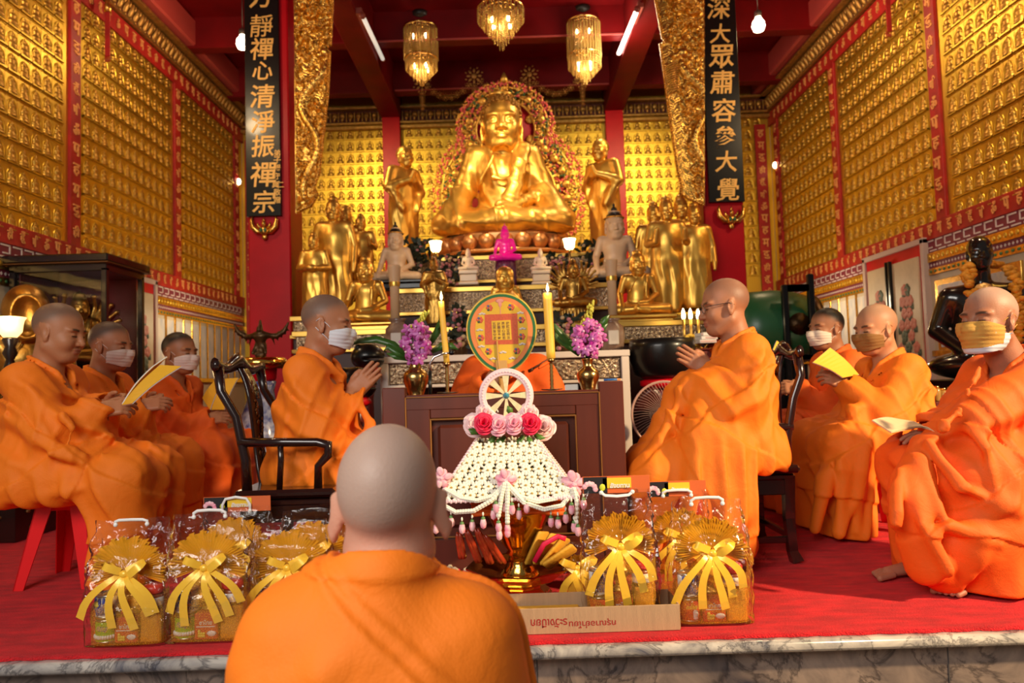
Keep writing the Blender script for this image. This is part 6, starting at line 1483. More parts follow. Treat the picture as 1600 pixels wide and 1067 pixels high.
m = MB(); m.box(((x0+x1)/2, y1-.045, (zt_+zb_)/2-.05), (x1-x0-.08, .01, zt_-zb_-.14), ch=.001); m.box((x0+.045, (y0+y1)/2, (zt_+zb_)/2-.05), (.01, y1-y0-.1, zt_-zb_-.14), ch=.001); m.build('back_lining', mat('dark_red_lining', (.10, .008, .006), .7), t)
GLASS = see_through('cabinet_glass', (.9, .9, .9), .02, .01, facing=.04, gloss=1)
m = MB(); m.box(((x0+x1)/2, y0+.02, (zt_+zb_)/2-.06), (x1-x0-.08, .006, zt_-zb_-.1), ch=.001); m.box((x1-.02, (y0+y1)/2, (zt_+zb_)/2-.06), (.006, y1-y0-.08, zt_-zb_-.1), ch=.001); m.build('glass_pane', GLASS, t)
# lit floor lamp at the left edge
sx0, sx1, sy0, sy1, sz = -3.58, -2.93, 4.35, 5.18, .60
t = thing('carved_stand', 'dark carved wooden stand along the left wall under the hooded statue', 'stand', ((sx0+sx1)/2, (sy0+sy1)/2, ZC)); m = MB(); m.box(((sx0+sx1)/2, (sy0+sy1)/2, (sz-.04+ZC)/2), (sx1-sx0-.04, sy1-sy0-.04, sz-.042-ZC)); m.build('body', CABW, t); m = MB(); m.box(((sx0+sx1)/2, (sy0+sy1)/2, sz-.02), (sx1-sx0, sy1-sy0, .04), ch=.01); m.build('stand_top', CABW, t)
m = MB(); r = random.Random(14)
for k in range(90):
    rr = r.uniform(.012, .03); z = r.uniform(.07, sz-.1)
    if k % 2: m.ball((sx1-.018, r.uniform(sy0+.06, sy1-.06), z), (.012, rr, rr*.7), 7, 5)
    else: m.ball((r.uniform(sx0+.06, sx1-.06), sy0+.018, z), (rr, .012, rr*.7), 7, 5)
m.build('carved_panel', MATS['dark_gilt_carving'], t)
c = at(16, 526, 4.5); t = thing('lamp', 'lit flower-glass lamp on a dark turned post at the left edge', 'lamp', (c.x, c.y, sz)); m = MB()
m.lathe(c, [(.035, -.004), (.062, .03), (.066, .07), (.072, .10), (.085, .118)], 18, caps=False); o = m.build('lamp_shade', mat('lit_frosted_glass', (1, .8, .55), .5, emit=(1, .60, .22), es=2.6), t); solidify(o, .003)
m = MB(); h = c.z-sz-.001; m.lathe((c.x, c.y, sz+.001), [(.08, 0), (.075, .02), (.04, .04), (.03, h*.3), (.045, h*.4), (.028, h*.55), (.035, h*.7), (.022, h*.78), (.042, h*.84), (.028, h*.9), (.045, h*.97), (.03, h)], 18); m.build('post', CABW, t); lamp('lamp_glow', 'POINT', c+Vector((.05, -.1, .12)), 4, (1, .66, .3), shadow_soft_size=.05)
# right: black statue with marigold garland on a carved table, small table with bottles, gong rack, green drum
BSTAT = mat('black_statue_lacquer', (.012, .009, .007), .2, coat=.5)
Yb = 4.9; c = at(1542, 590, Yb); t = thing('black_statue', 'black seated figure statue wearing an orange marigold garland', 'statue', (c.x, Yb, c.z), -PI/2-.45); k = (at(1542, 366, Yb).z-c.z)
f = S().add(ell((.02*k, 0, .09*k), (.26*k, .36*k, .11*k))); f.add(ell((-.02*k, 0, .34*k), (.15*k, .19*k, .24*k)), .05); f.add(ell((-.01*k, 0, .52*k), (.13*k, .21*k, .14*k)), .05); f.add(cap((0, -.18*k, .58*k), (0, .18*k, .58*k), .065*k), .05); f.add(cap((0, 0, .6*k), (.03*k, 0, .74*k), .065*k, .06*k), .03); f.add(xf(head_sdf(1.1, 1.05), (.05*k, 0, .865*k), rot(0, .05), .98*k), .015)
for s in (-1, 1): f.add(line([(0, s*.20*k, .56*k), (-.02*k, s*.28*k, .34*k), (.18*k, s*.13*k, .18*k)], [.07*k, .06*k, .045*k]), .03)
sculpt('figure', f, (-.3*k, -.42*k, -.02), (.35*k, .42*k, 1.03*k), .009, BSTAT, t)
m = MB(); m.ball((.13*k, 0, .48*k), (.05*k, .10*k, .17*k)); m.build('gilt_chest_leaf', mat('gilt_leaf_patch', (.75, .48, .18), .4, .7, bump=.5, bscale=60), t, 'gilt-leafed chest', world=False)
g_ = thing('marigold_garland', 'thick orange marigold garland hanging round the black statue’s neck', 'garland', (c.x, c.y-.1, c.z+.6*k)); m = MB(); r = random.Random(6); MG = mat('orange_marigold', (.90, .36, .015), .6, bump=.6, bscale=90, var=.35, vscale=30)
pts = [at(x, y, Yb-d) for x, y, d in ((1560, 415, -.16), (1530, 412, -.10), (1512, 418, .10), (1516, 445, .24), (1526, 480, .30), (1540, 530, .30), (1556, 590, .28))]+[at(x, y, Yb-d) for x, y, d in ((1556, 590, .28), (1588, 560, .30), (1594, 510, .30), (1592, 470, .27), (1586, 435, .12), (1574, 416, -.12))]
for i in range(len(pts)-1):
    n = max(2, int((pts[i+1]-pts[i]).length/.034))
    for j in range(n):
        p = pts[i].lerp(pts[i+1], j/n)
        for e in range(4): m.ball(p+Vector((r.uniform(-.022, .022), r.uniform(-.022, .022), r.uniform(-.016, .016))), (.026, .026, .018), 7, 5)
tag(m.build('marigold_garland', MG, g_), None)
t = thing('carved_table', 'gilt carved table under the black statue', 'table', (c.x, Yb, ZC)); m = MB(); m.box((c.x-.02, Yb, c.z-.055), (.72, .62, .10)); m.build('table_top', BLACK, t); m = MB()
for kk in range(40): m.ball((c.x-.36+.018*kk, Yb-.31, c.z-.15+.02*math.sin(kk*1.1)), (.02, .02, .03), 6, 5)
m.box((c.x-.02, Yb, c.z-.15), (.70, .58, .07)); m.build('carved_apron', mat('gilt_carving', (.42, .22, .05), .4, .6), t)
for sx in (-.32, .28):
    for sy in (-.25, .25): m = MB(); m.tube([(c.x+sx, Yb+sy, c.z-.16), (c.x+sx*1.05, Yb+sy, c.z*.4), (c.x+sx, Yb+sy, ZC)], [.04, .03, .04], 8); m.build('leg', mat('dark_table_leg', (.05, .012, .008), .4), t)
cs = at(1465, 626, 4.3); t = thing('side_table', 'dark red low table with small bottles behind the older seated person', 'table', (cs.x+.1, 4.3, ZC)); m = MB(); m.box((cs.x+.12, 4.3, cs.z-.02), (.46, .34, .04)); m.build('table_top', mat('dark_red_table', (.10, .012, .012), .35), t); m = MB(); m.box((cs.x+.12, 4.3, (cs.z-.04+ZC)/2), (.42, .30, cs.z-.045-ZC)); m.build('body', MATS['dark_red_table'], t)
JARG = mat('amber_glass_jar', (.55, .32, .08), .15, trans=.4)
for i, (px, hh, lab) in enumerate(((1464, .085, 'small clear glass jar on the dark red table, leftmost'), (1474, .07, 'small amber jar on the dark red table, second from left'), (1486, .075, 'small amber jar on the dark red table, third from left'), (1497, .065, 'small amber jar on the dark red table, rightmost'))):
    p = at(px, 622, 4.22); t = thing('glass_jar', lab, 'jar', (p.x, 4.22, cs.z+.001), 0, 'small jars on the dark red table'); m = MB(); m.lathe((p.x, 4.22, cs.z+.001), [(.02, 0), (.022, .006), (.022, hh*.75), (.014, hh*.9)], 14); m.build('jar', JARG, t); m = MB(); m.lathe((p.x, 4.22, cs.z+hh*.88), [(.016, 0), (.016, .014), (0, .015)], 12); m.build('lid', GOLDP, t)
Yk = 5.3; a, b = at(1225, 445, Yk), at(1265, 428, Yk); t = thing('gong_rack', 'black lacquer rack with two tall posts behind the right armchair', 'rack', (b.x, Yk, ZC)); m = MB()
for p in (a, b): m = MB(); m.box((p.x, Yk, (p.z+ZC)/2), (.045, .045, p.z-ZC), ch=.008); m.build('post', BLACK, t); m = MB(); zc_ = at(1245, 450, Yk).z; m.box(((a.x+b.x)/2, Yk-.002, zc_), (b.x-a.x, .036, .05)); m.box(((a.x+b.x)/2, Yk-.002, zc_-.5), (b.x-a.x, .036, .04)); m.box(((a.x+b.x)/2, Yk-.002, .15), (b.x-a.x, .036, .06)); m.build('cross_rail', BLACK, t); m = MB(); m.lathe(((a.x+b.x)/2, Yk, zc_-.26), [(0, -.02), (.075, -.016), (.08, .01), (0, .016)], 24, M=FRONT); m.build('gong', BRONZE, t)
c = at(1203, 515, 5.6); t = thing('drum', 'large green-painted drum with dark rim behind the right armchair', 'drum', (c.x, 5.6, ZC)); m = MB(); m.lathe((c.x, 5.6, c.z), [(.24, -.30), (.29, -.15), (.30, 0), (.29, .15), (.24, .30)], 36, M=Matrix.Rotation(PI/2, 4, 'Y')); m.build('shell', mat('green_drum_paint', (.015, .09, .03), .35), t); m = MB()
for s in (-1, 1): m.lathe((c.x+s*.30, 5.6, c.z), [(.25, -.03), (.255, .0), (.25, .03)], 36, M=Matrix.Rotation(PI/2, 4, 'Y'))
m.build('rim', BRONZE, t); m = MB(); m.box((c.x, 5.6, (c.z-.27+ZC)/2), (.5, .12, c.z-.27-ZC)); m.build('stand', BLACK, t)
# right-hand basin and jar, mirror of the left pair, mostly behind the person with glasses
Yr = 4.95; dxr = at(1143, 560, Yr).x-at(409, 566, Yr).x
for src, lab in (('porcelain_jar', 'blue and white porcelain jar behind the praying person with glasses'), ('gilt_basin', 'gilt-rimmed red basin behind the hands of the person with glasses')):
    o = copy_tree(bpy.data.objects[src]); o.location.x += dxr; o['label'] = lab
    bpy.data.objects[src]['group'] = o['group'] = 'gilt basins and their jars'
bz = zr_+.031; bxx = at(1104, 540, Yr-.08).x
for i in range(3):
    m = MB(); m.box((bxx+.004*i, Yr-.06, bz+.012+.0235*i), (.11, .13, .022), rz=.1*i, ch=.002); m.mi = 1; m.box((bxx+.004*i, Yr-.126, bz+.012+.0235*i), (.10, .003, .012), rz=0, ch=.0005)
    m.build('prayer_book', [PAGE, mat('pink_page_edge', (.65, .40, .36), .6)], None, ('bottom', 'middle', 'topmost')[i]+' white prayer book stacked on the right gilt basin', 'book', 'prayer books on the right basin')
c = at(1081, 528, 4.98); t = thing('yellow_garland', 'small yellow flower garland lying beside the white prayer books', 'garland', (c.x, 4.98, c.z-.04)); r = random.Random(5); m = MB()
for i in range(60): a = r.uniform(0, 6.28); m.ball((c.x+.05*math.cos(a), 4.98+r.uniform(-.03, .03), c.z-.02+.035*math.sin(a)+r.uniform(-.01, .01)), (.014, .014, .011), 6, 4)
m.build('blossoms', mat('yellow_blossom', (.85, .55, .06), .6), t)
for px, py, s_, lab in ((366, 284, -1, 'tiny lit lamp on the left wall’s end strip'), (1216, 258, 1, 'tiny lit lamp on the right wall’s end strip')):
    p = at(px, py, 9.74); p.x = s_*(PX-.05); t = thing('wall_lamp', lab, 'lamp', p); m = MB(); m.ball(p, (.03, .03, .045), 10, 7); m.build('bulb', mat('small_lit_bulb', (1, .9, .7), .4, emit=(1, .8, .5), es=8), t); m = MB(); m.box((s_*(PX-.028), 9.74, p.z), (.03, .05, .05)); m.build('mount', GILT, t)
# ================================================================== the altar and its statues
STG = mat('statue_gold', (.93, .53, .10), .38, .88, bump=.10, bscale=16, var=.2, vscale=6)
STGD = mat('aged_statue_gold', (.58, .32, .07), .36, .95, bump=.3, bscale=40, var=.35, vscale=12)
MARW = mat('white_marble_statue', (.80, .62, .46), .35, sss=.15); MARC = mat('cream_marble_statue', (.66, .44, .28), .4, sss=.1)
def seated(f, hk=1.5, hz=.80, drape=True, mudra='earth', ush=.05, flame=.06, fat=1.0, hpitch=.08, long_ear=1.0):
    """unit-height cross-legged figure, facing +x"""
    f.add(ell((.10, 0, .085), (.26, .40, .095))); 
    for s in (-1, 1): f.add(cap((-.02, s*.14, .12), (.18, s*.40, .085), .115, .085), .05)
    f.add(cap((.20, .38, .08), (.33, -.06, .085), .078, .06), .03); f.add(cap((.20, -.38, .075), (.30, .10, .06), .075, .055), .03)
    f.add(ell((-.03, 0, .27), (.135, .175, .20)), .05); f.add(ell((-.01, 0, .49), (.125, .195, .165)), .07); f.add(cap((-.015, -.185, .595), (-.015, .185, .595), .070), .05)
    f.add(cap((0, 0, .60), (.02, 0, .74), .05*hk, .048*hk), .03)
    hc = (.035, 0, hz); f.add(xf(head_sdf(1.05, fat, long_ear), hc, rot(0, hpitch), hk), .015)
    if ush: f.add(ell((.01, 0, hz+.122*hk), (.055*hk, .052*hk, ush)), .02)
    if flame: f.add(cap((.01, 0, hz+.125*hk+ush*.6), (.01, 0, hz+.13*hk+ush*.8+flame), .022, .004), .012)
    rs, ls = (-.01, -.205, .585), (-.01, .205, .585)
    if mudra == 'earth':
        f.add(line([rs, (-.02, -.285, .35), (.16, -.30, .19), (.25, -.30, .12), (.30, -.30, .06)], [.062, .052, .04, .036, .018]), .02); f.add(line([ls, (-.03, .285, .34), (.17, .10, .20), (.24, -.04, .19)], [.062, .052, .042, .026]), .02)
    else:
        for s, p in ((-1, rs), (1, ls)): f.add(line([p, (-.03, s*.285, .34), (.17, s*.12, .20), (.25, -s*.03, .195)], [.062, .052, .042, .026]), .02)
    if drape: f.add(line([(-.06, .10, .655), (.06, .12, .63), (.115, .11, .50), (.115, .10, .36), (.15, .10, .22)], [.022, .022, .02, .02, .018], ((1, 0, 0), .6)), .02); f.add(line([(.115, -.02, .62), (.13, -.10, .48), (.10, -.17, .36)], [.010, .010, .008]), .012)
    return f
def standing(f, hk=.78, arms='down', robe=True, ush=.03, flame=.03, lean=0, flare=.0):
    """unit-height standing figure, facing +x"""
    f.add(cap((0, -.045, .03), (0, -.05, .45), .058+flare, .075)); f.add(cap((0, .045, .03), (0, .05, .45), .058+flare, .075), .03)
    f.add(ell((0, 0, .50), (.085, .115, .12)), .04); f.add(ell((0, 0, .66), (.078, .115, .13)), .05); f.add(cap((-.005, -.115, .765), (-.005, .115, .765), .045), .04)
    f.add(cap((0, 0, .78), (.012, 0, .86), .036, .033), .02)
    if robe: f.add(cap((-.02, -.12, .10), (-.01, -.10, .70), .035+flare, .04), .05); f.add(cap((-.02, .12, .10), (-.01, .10, .70), .035+flare, .04), .05)
    f.add(xf(head_sdf(1.05, 1.0, 1.0), (.02, 0, .90), rot(0, .05), hk), .01)
    if ush: f.add(ell((.005, 0, .90+.122*hk), (.06*hk, .055*hk, ush)), .012)
    if flame: f.add(cap((.005, 0, .895+.122*hk), (.005, 0, .90+.122*hk+flame), .014, .003), .01)
    for s in (-1, 1):
        sh = (-.005, s*.135, .755)
        if arms == 'down': f.add(line([sh, (-.01, s*.175, .58), (.03, s*.175, .43), (.04, s*.17, .36)], [.038, .032, .026, .016]), .015)
        elif arms == 'clasp': f.add(line([sh, (.0, s*.175, .60), (.12, s*.03, .66)], [.042, .045, .028]), .02); f.add(cap((.12, s*.02, .65), (.16, s*.008, .73), .022, .014), .01); f.add(cap((.02, s*.16, .58), (.08, s*.08, .40), .035, .02), .05)
        elif arms == 'bowl': f.add(line([sh, (.0, s*.175, .58), (.13, s*.05, .56)], [.042, .045, .03]), .02)
        elif arms == 'bless' : f.add(line([sh, (.02, s*.175, .60), (.13, s*.13, .60 if s < 0 else .62), (.17, s*.12, .70)], [.04, .036, .028, .02]), .015)
    if arms == 'bowl': f.add(ell((.15, 0, .56), (.06, .075, .045)), .01)
    f.disp(fold((.3, 1, .1), 110, .006, .5, 3, lambda P: 1-sstep(P[:, 2], .55, .75)))
    return f
def statue(name, label, kind, px, by, ty, Y, m, rz=-PI/2, h=.008, base=None, grp=None, fn=None, part='figure', **kw):
    """figure of unit height scaled to fill by..ty pixels at depth Y"""
    c = at(px, by, Y); H = (at(px, ty, Y).z-c.z)
    hk_ = kw.get('hk', 1.5 if kind == 'seated' else .78); top = (kw.get('hz', .80)+.122*hk_+kw.get('ush', .05)*.85+kw.get('flame', .06)) if kind == 'seated' else .90+.122*hk_+kw.get('flame', .03); k = H/top
    t = thing(name, label, 'statue', c, rz, grp)
    f = S(); (seated if kind == 'seated' else standing)(f, **kw)
    if fn: fn(f)
    g = xf(f, (0, 0, 0), np.eye(3), k)
    hw = .50 if kind == 'seated' else .26
    sculpt(part, g, (-.34*k, -hw*k, -.012*k), (.46*k if kind == 'seated' else .28*k, hw*k, (top+.04)*k), max(h, .0045), m, t)
    if base:
        bm, bw, bh, bmat = base; mb = MB()
        if bm == 'lotus':
            mb.lathe((0, 0, -bh), [(bw*.92, 0), (bw, bh*.12), (bw*.78, bh*.3), (bw*.74, bh*.5), (bw*.95, bh*.85), (bw*.9, bh), (0, bh)], 36, sx=.72)
            for i in range(22):
                a = 2*PI*i/22; mb.ball((bw*.86*math.cos(a)*.72, bw*.86*math.sin(a), -bh*.40), (bw*.10, bw*.12, bh*.42), 8, 6, rz=a)
        else:
            for zz, ww, hh in ((-bh, 1.0, .22), (-bh*.78, .86, .5), (-bh*.28, .96, .28)): mb.box((.06*k, 0, zz+hh*bh/2), (bw*1.3*ww, 2*bw*ww, hh*bh*.98), ch=.008)
        mb.build('pedestal', bmat, t, world=False)
    return t, c, k
# stepped altar
WT = mat('white_altar_paint', (.68, .58, .50), .4); MOS = mat('mirror_mosaic', (.55, .40, .25), .18, .75, bump=1.0, bscale=55, var_color=(.10, .05, .02), vscale=70); GTRIM = mat('gold_trim', (.75, .46, .10), .35, .9)
Ya = 4.62; xa, xb_ = at(592, 556, Ya).x, at(984, 548, Ya).x; za = at(788, 552, Ya).z
t = thing('altar_table', 'long white altar table with mirror mosaic front behind the desk', 'table', ((xa+xb_)/2, Ya+.3, ZC)); m = MB(); m.box(((xa+xb_)/2, Ya+.40, za-.02), (xb_-xa, .8, .04)); m.box(((xa+xb_)/2, Ya+.02, za-.19), (xb_-xa-.1, .03, .02)); m.build('table_top', WT, t)
for x in (xa+.03, xb_-.03):
    for y in (Ya+.03, Ya+.76): m = MB(); m.box((x, y, (za-.04+ZC)/2), (.05, .05, za-.042-ZC)); m.build('leg', WT, t)
m = MB(); m.box(((xa+xb_)/2, Ya+.04, za-.11), (xb_-xa-.12, .02, .13)); m.build('mosaic_panel', MOS, t); m = MB(); m.box(((xa+xb_)/2, Ya+.12, (za-.3+ZC)/2+.04), (xb_-xa-.14, .02, za-.32)); m.build('dark_cloth', mat('dark_red_hanging', (.07, .008, .008), .8, bump=.3, bscale=12), t)
def tier(label, y0, y1, px0, px1, ytop, front, name='altar_step'):
    a, b = at(px0, ytop, y0), at(px1, ytop, y0); z = at((px0+px1)/2, ytop, y0).z
    t = thing(name, label, 'altar', ((a.x+b.x)/2, (y0+y1)/2, ZC)); m = MB(); m.box(((a.x+b.x)/2, (y0+y1)/2, z-.02), (b.x-a.x, y1-y0, .04)); m.build('top_board', GTRIM, t)
    m = MB(); m.box(((a.x+b.x)/2, (y0+y1)/2+.02, (z-.04+ZC)/2), (b.x-a.x-.04, y1-y0-.04, z-.042-ZC)); bd = m.build('body', mat('dark_altar_body', (.05, .012, .006), .5), t)
    m = MB(); m.box(((a.x+b.x)/2, y0+.025, z-.04-front/2), (b.x-a.x-.06, .03, front)); m.build('mosaic_panel', MOS, bd); m = MB(); m.box(((a.x+b.x)/2, y0+.02, z-.05-front), (b.x-a.x, .05, .03)); m.build('gold_ledge', GTRIM, bd); return z
Z1_ = tier('lowest altar step behind the white table, urns and pillar candles on it', 5.44, 6.0, 455, 1105, 508, .10)
Z2_ = tier('middle altar step with mirror mosaic front and white statuettes', 6.02, 6.9, 610, 960, 446, .16)
Z3_ = tier('wide upper altar step carrying the standing gilt statues', 6.02, 6.85, 430, 1150, 488, .08) if False else None
for s, px0, px1, lab in ((-1, 452, 612, 'left wing of the altar carrying standing gilt statues'), (1, 958, 1112, 'right wing of the altar carrying standing gilt statues')): tier(lab, 6.04, 7.3, px0, px1, 492, .12)
tier('tall altar plinth under the great gilt statue', 7.0, 9.0, 640, 940, 398, .2, 'altar_plinth')
# the great seated figure with its halo
def bigrobe(f):
    for s in (-1, 1):
        f.add(line([(-.02, s*.18, .59), (-.03, s*.27, .36), (.12, s*.34, .17)], [.070, .080, .085]), .05); f.add(cap((.10, s*.34, .14), (.24, s*.30, .06), .10, .07), .05)
        f.add(line([(-.05, s*.08, .67), (.05, s*.085, .645), (.11, s*.075, .52), (.13, s*.05, .40)], [.022, .022, .020, .016]), .015)
    f.add(line([(-.03, .15, .66), (.07, .15, .62), (.13, .12, .50), (.16, .08, .36), (.20, .05, .24)], [.03, .045, .05, .055, .06], ((1, 0, 0), .5)), .012)
    f.add(line([(.14, -.07, .40), (.15, 0, .38), (.15, .06, .39)], [.012]*3), .02)
    f.add(ell((.16, 0, .06), (.22, .46, .075)), .05)
    f.sub(cap((.12, 0, .58), (.16, 0, .44), .05, .03), .03)
    f.disp(fold((.2, 1, .35), 60, .010, .5, 3, lambda P: 1-sstep(P[:, 2], .40, .62))); f.disp(fold((.1, .5, 1), 60, .006, .5, 8, lambda P: 1-sstep(P[:, 2], .55, .66)))
Yg_ = 7.7
t, c, k = statue('great_seated_statue', 'great gilt seated statue at the centre of the altar before the flowered halo', 'seated', 789, 374, 146, Yg_, STG, h=.009, fn=bigrobe, hk=1.72, ush=.03, flame=.0, hpitch=.05, base=('lotus', .76, .22, mat('pinkish_gold_lotus', (.80, .38, .14), .35, .8)))
m = MB(); hk = 1.72; hc = Vector((.035, 0, .80))                    # snail-shell curls
for i in range(9):
    th = .10+i*.19
    n = max(1, int(30*math.sin(th)))
    for j in range(n):
        a = 2*PI*j/n+i*.3; p = Vector((-.014+.098*math.sin(th)*math.cos(a), .0775*math.sin(th)*math.sin(a), .034+.087*math.cos(th)))
        if p.x > .030 and p.z < .060+.25*max(0, p.x-.05)-.3*max(0, abs(p.y)-.04): continue
        if p.z < -.01 and p.x > .0: continue
        m.ball((hc+p*hk)*k, .0165*k, 7, 5)
m.build('hair_curls', mat('gilt_curls', (.36, .17, .03), .45, .85), t, world=False)
Yh = 8.25; q = FPX/Yh
t = thing('halo_screen', 'openwork gilt halo with red buds and leaves behind the great seated statue', 'halo', (at(789, 380, Yh).x, Yh, at(789, 390, Yh).z))
hcen, bcen = at(790, 203, Yh), at(796, 305, Yh); RH, RB_ = 76/q, 118/q
m = MB(); m.lathe(hcen+Vector((0, .02, 0)), [(0, -.01), (46/q, -.01), (46/q, .01), (0, .01)], 40, M=FRONT); m.lathe(bcen+Vector((0, .03, 0)), [(0, -.01), (92/q, -.01), (92/q, .01), (0, .01)], 40, M=FRONT @ Matrix.Diagonal((1, 1.05, 1, 1))); m.build('red_cloth_panel', mat('crimson_cloth', (.55, .008, .015), .6), t)
m = MB(); m2 = MB(); m3 = MB(); r = random.Random(12)
def arc(cen, R, a0, a1, sy=1.0):
    for rr, w_ in ((R*.62, .016), (R*.90, .014)): m.tube([(cen.x+rr*math.cos(a0+(a1-a0)*i/40), Yh-.01, cen.z+rr*sy*math.sin(a0+(a1-a0)*i/40)) for i in range(41)], w_, 7)
    n = int(R*(a1-a0)/.020)
    for i in range(n):
        a = a0+(a1-a0)*i/n
        for e in range(4):
            rr = R*r.uniform(.64, .90); p = Vector((cen.x+rr*math.cos(a), Yh-.02+r.uniform(-.02, .01), cen.z+rr*sy*math.sin(a))); mm = (m, m2, m, m3, m)[r.randrange(5)]; s_ = r.uniform(.012, .024); mm.M = Matrix.Translation(p) @ Matrix.Rotation(r.uniform(0, 6), 4, 'Y'); mm.ball((0, 0, 0), (s_*1.5, .014, s_*.6), 6, 4); mm.M = None
        for e in range(2):
            rr = R*(.93+.10*r.random()); p = Vector((cen.x+rr*math.cos(a+.01*e), Yh-.02, cen.z+rr*sy*math.sin(a+.01*e))); (m3 if r.random() < .6 else m).ball(p, (.014, .014, .017), 6, 4)
        if i % 3 == 0: d = Vector((math.cos(a), 0, math.sin(a)*sy)); m.tube([Vector((cen.x, Yh-.01, cen.z))+d*R, Vector((cen.x, Yh-.01, cen.z))+d*R*1.07], [.014, .004], 5)
    for i in range(7):
        a = a0+(a1-a0)*(i+.5)/7; p = Vector((cen.x+R*.77*math.cos(a), Yh-.04, cen.z+R*.77*sy*math.sin(a))); m.ball(p, (.045, .02, .045), 10, 6); m.ball(p+Vector((0, -.02, 0)), (.022, .015, .022), 8, 5)
arc(hcen, RH, -.75, PI+.75); arc(bcen, RB_, -.72, 1.02, 1.0); arc(bcen, RB_, PI-1.02, PI+.72, 1.0)
for i in range(8):
    a = i*PI/4+PI/8; p = hcen+Vector((math.cos(a), 0, math.sin(a)))*(42/q); m.M = Matrix.Translation((p.x, Yh-.0, p.z)); m.ball((0, 0, 0), (.05, .012, .05), 8, 5); m.M = None
for s in (-1, 1):
    for i in range(6): a = (0 if s > 0 else PI)+(-.3+.22*i)*s; p = bcen+Vector((math.cos(a), 0, math.sin(a)))*(80/q); m.ball((p.x, Yh, p.z), (.06, .012, .05), 8, 5)
m.tube([hcen+Vector((0, -.01, RH)), hcen+Vector((0, -.01, RH*1.22))], [.06, .008], 8)
m.build('gilt_openwork', STG, t); m2.build('green_leaves', mat('enamel_green', (.05, .12, .03), .4), t); m3.build('red_buds', mat('led_lit_red_bud', (.70, .10, .07), .25, emit=(.9, .05, .08), es=.06), t)  # bud red and faint emission carry the pink LED light in the colour
# attendants and smaller statues
def robe_f(f): f.add(cap((-.03, 0, .05), (-.02, 0, .60), .13, .09, ((1, 0, 0), .7)), .06); f.disp(fold((.2, 1, 0), 70, .012, .5, 2, lambda P: 1-sstep(P[:, 2], .5, .7)))
GA = 'gilt statues on the altar'
statue('attendant_statue', 'tall gilt attendant with clasped hands left of the great statue', 'standing', 634, 398, 228, 7.6, STG, rz=-PI/2+.75, arms='clasp', ush=0, flame=0, fn=robe_f, hk=.86, base=('box', .22, .25, GTRIM), grp=GA)
statue('attendant_statue', 'tall gilt robed attendant looking left, right of the great statue', 'standing', 946, 392, 217, 7.6, STG, rz=-PI/2-.75, arms='clasp', ush=0, flame=0, fn=robe_f, hk=.86, base=('box', .22, .25, GTRIM), grp=GA)
statue('standing_statue', 'tallest gilt standing statue of the left altar wing', 'standing', 524, 490, 300, 6.35, STG, h=.007, arms='down', flame=.07, grp=GA)
statue('standing_statue', 'small gilt robed statue holding a bowl at the far left of the altar', 'standing', 492, 492, 363, 6.15, STG, h=.006, arms='bowl', fn=robe_f, flame=.03, grp=GA)
statue('standing_statue', 'gilt standing statue half hidden behind the tallest one of the left altar wing', 'standing', 543, 470, 318, 6.9, STG, h=.007, arms='down', flame=.05, grp=GA)
statue('standing_statue', 'slim gilt standing statue right of the tallest one on the left altar wing', 'standing', 566, 462, 332, 6.75, STG, h=.007, arms='bless', flame=.05, grp=GA)
statue('seated_statue', 'gilt seated statue at the front left of the altar', 'seated', 573, 506, 398, 5.75, STG, h=.006, flame=.03, base=('box', .25, .09, GTRIM), grp=GA)
statue('seated_statue', 'gilt seated statue at the front right of the altar', 'seated', 999, 494, 388, 5.75, STG, h=.006, flame=.03, base=('box', .27, .11, GTRIM), grp=GA)
statue('standing_statue', 'gilt standing statue nearest the great statue on the right altar wing', 'standing', 1027, 482, 312, 6.55, STG, h=.007, arms='down', flame=.05, grp=GA)
statue('standing_statue', 'gilt standing statue with raised palms in the middle of the right altar wing', 'standing', 1047, 487, 302, 6.3, STG, h=.007, arms='bless', flame=.06, grp=GA)
statue('standing_statue', 'gilt standing statue third on the right altar wing with raised hands', 'standing', 1070, 485, 306, 6.5, STG, h=.007, arms='bless', flame=.02, grp=GA)
statue('standing_statue', 'gilt robed standing statue beside the right red column', 'standing', 1090, 480, 318, 6.3, STG, h=.007, arms='down', fn=robe_f, flame=.02, grp=GA)
TIE = mat('black_hair_paint', (.01, .008, .008), .4)
for px, by, ty, lab in ((620, 442, 352, 'cream marble seated statue with black topknot on the left of the altar'), (963, 438, 326, 'cream marble seated statue with black topknot on the right of the altar')):
    t, c, k = statue('marble_seated_statue', lab, 'seated', px, by, ty+4, 6.5, MARC, h=.006, flame=0, ush=.02, drape=False, hk=1.7, base=('box', .30, .10, BLACK), grp='marble statues on the altar')
    m = MB(); hc = Vector((.035, 0, .80)); A_ = []
    for i in range(9):
        for j in range(21):
            th = i/8*1.30; a = PI*.0+2*PI*j/20; p = Vector((-.018+.104*math.sin(th)*math.cos(a), .083*math.sin(th)*math.sin(a), .036+.095*math.cos(th)+(.010 if False else 0))); A_.append((hc+p*1.7)*k)
    m.grid(A_, 9, 21); m.ball((hc+Vector((-.01, 0, .145))*1.7)*k, (.045*k, .045*k, .04*k)); m.ball((hc+Vector((-.01, 0, .18))*1.7)*k, (.02*k, .02*k, .03*k)); m.build('black_hair', TIE, t, 'black topknot', world=False)
    m = MB(); hp = [(hc+Vector((-.015+.106*math.cos(a), .085*math.sin(a), .066))*1.7)*k for a in [2*PI*i/24 for i in range(25)]]; m.tube(hp, .010*k, 6); m.build('gold_headband', STG, t, 'gold headband', world=False)
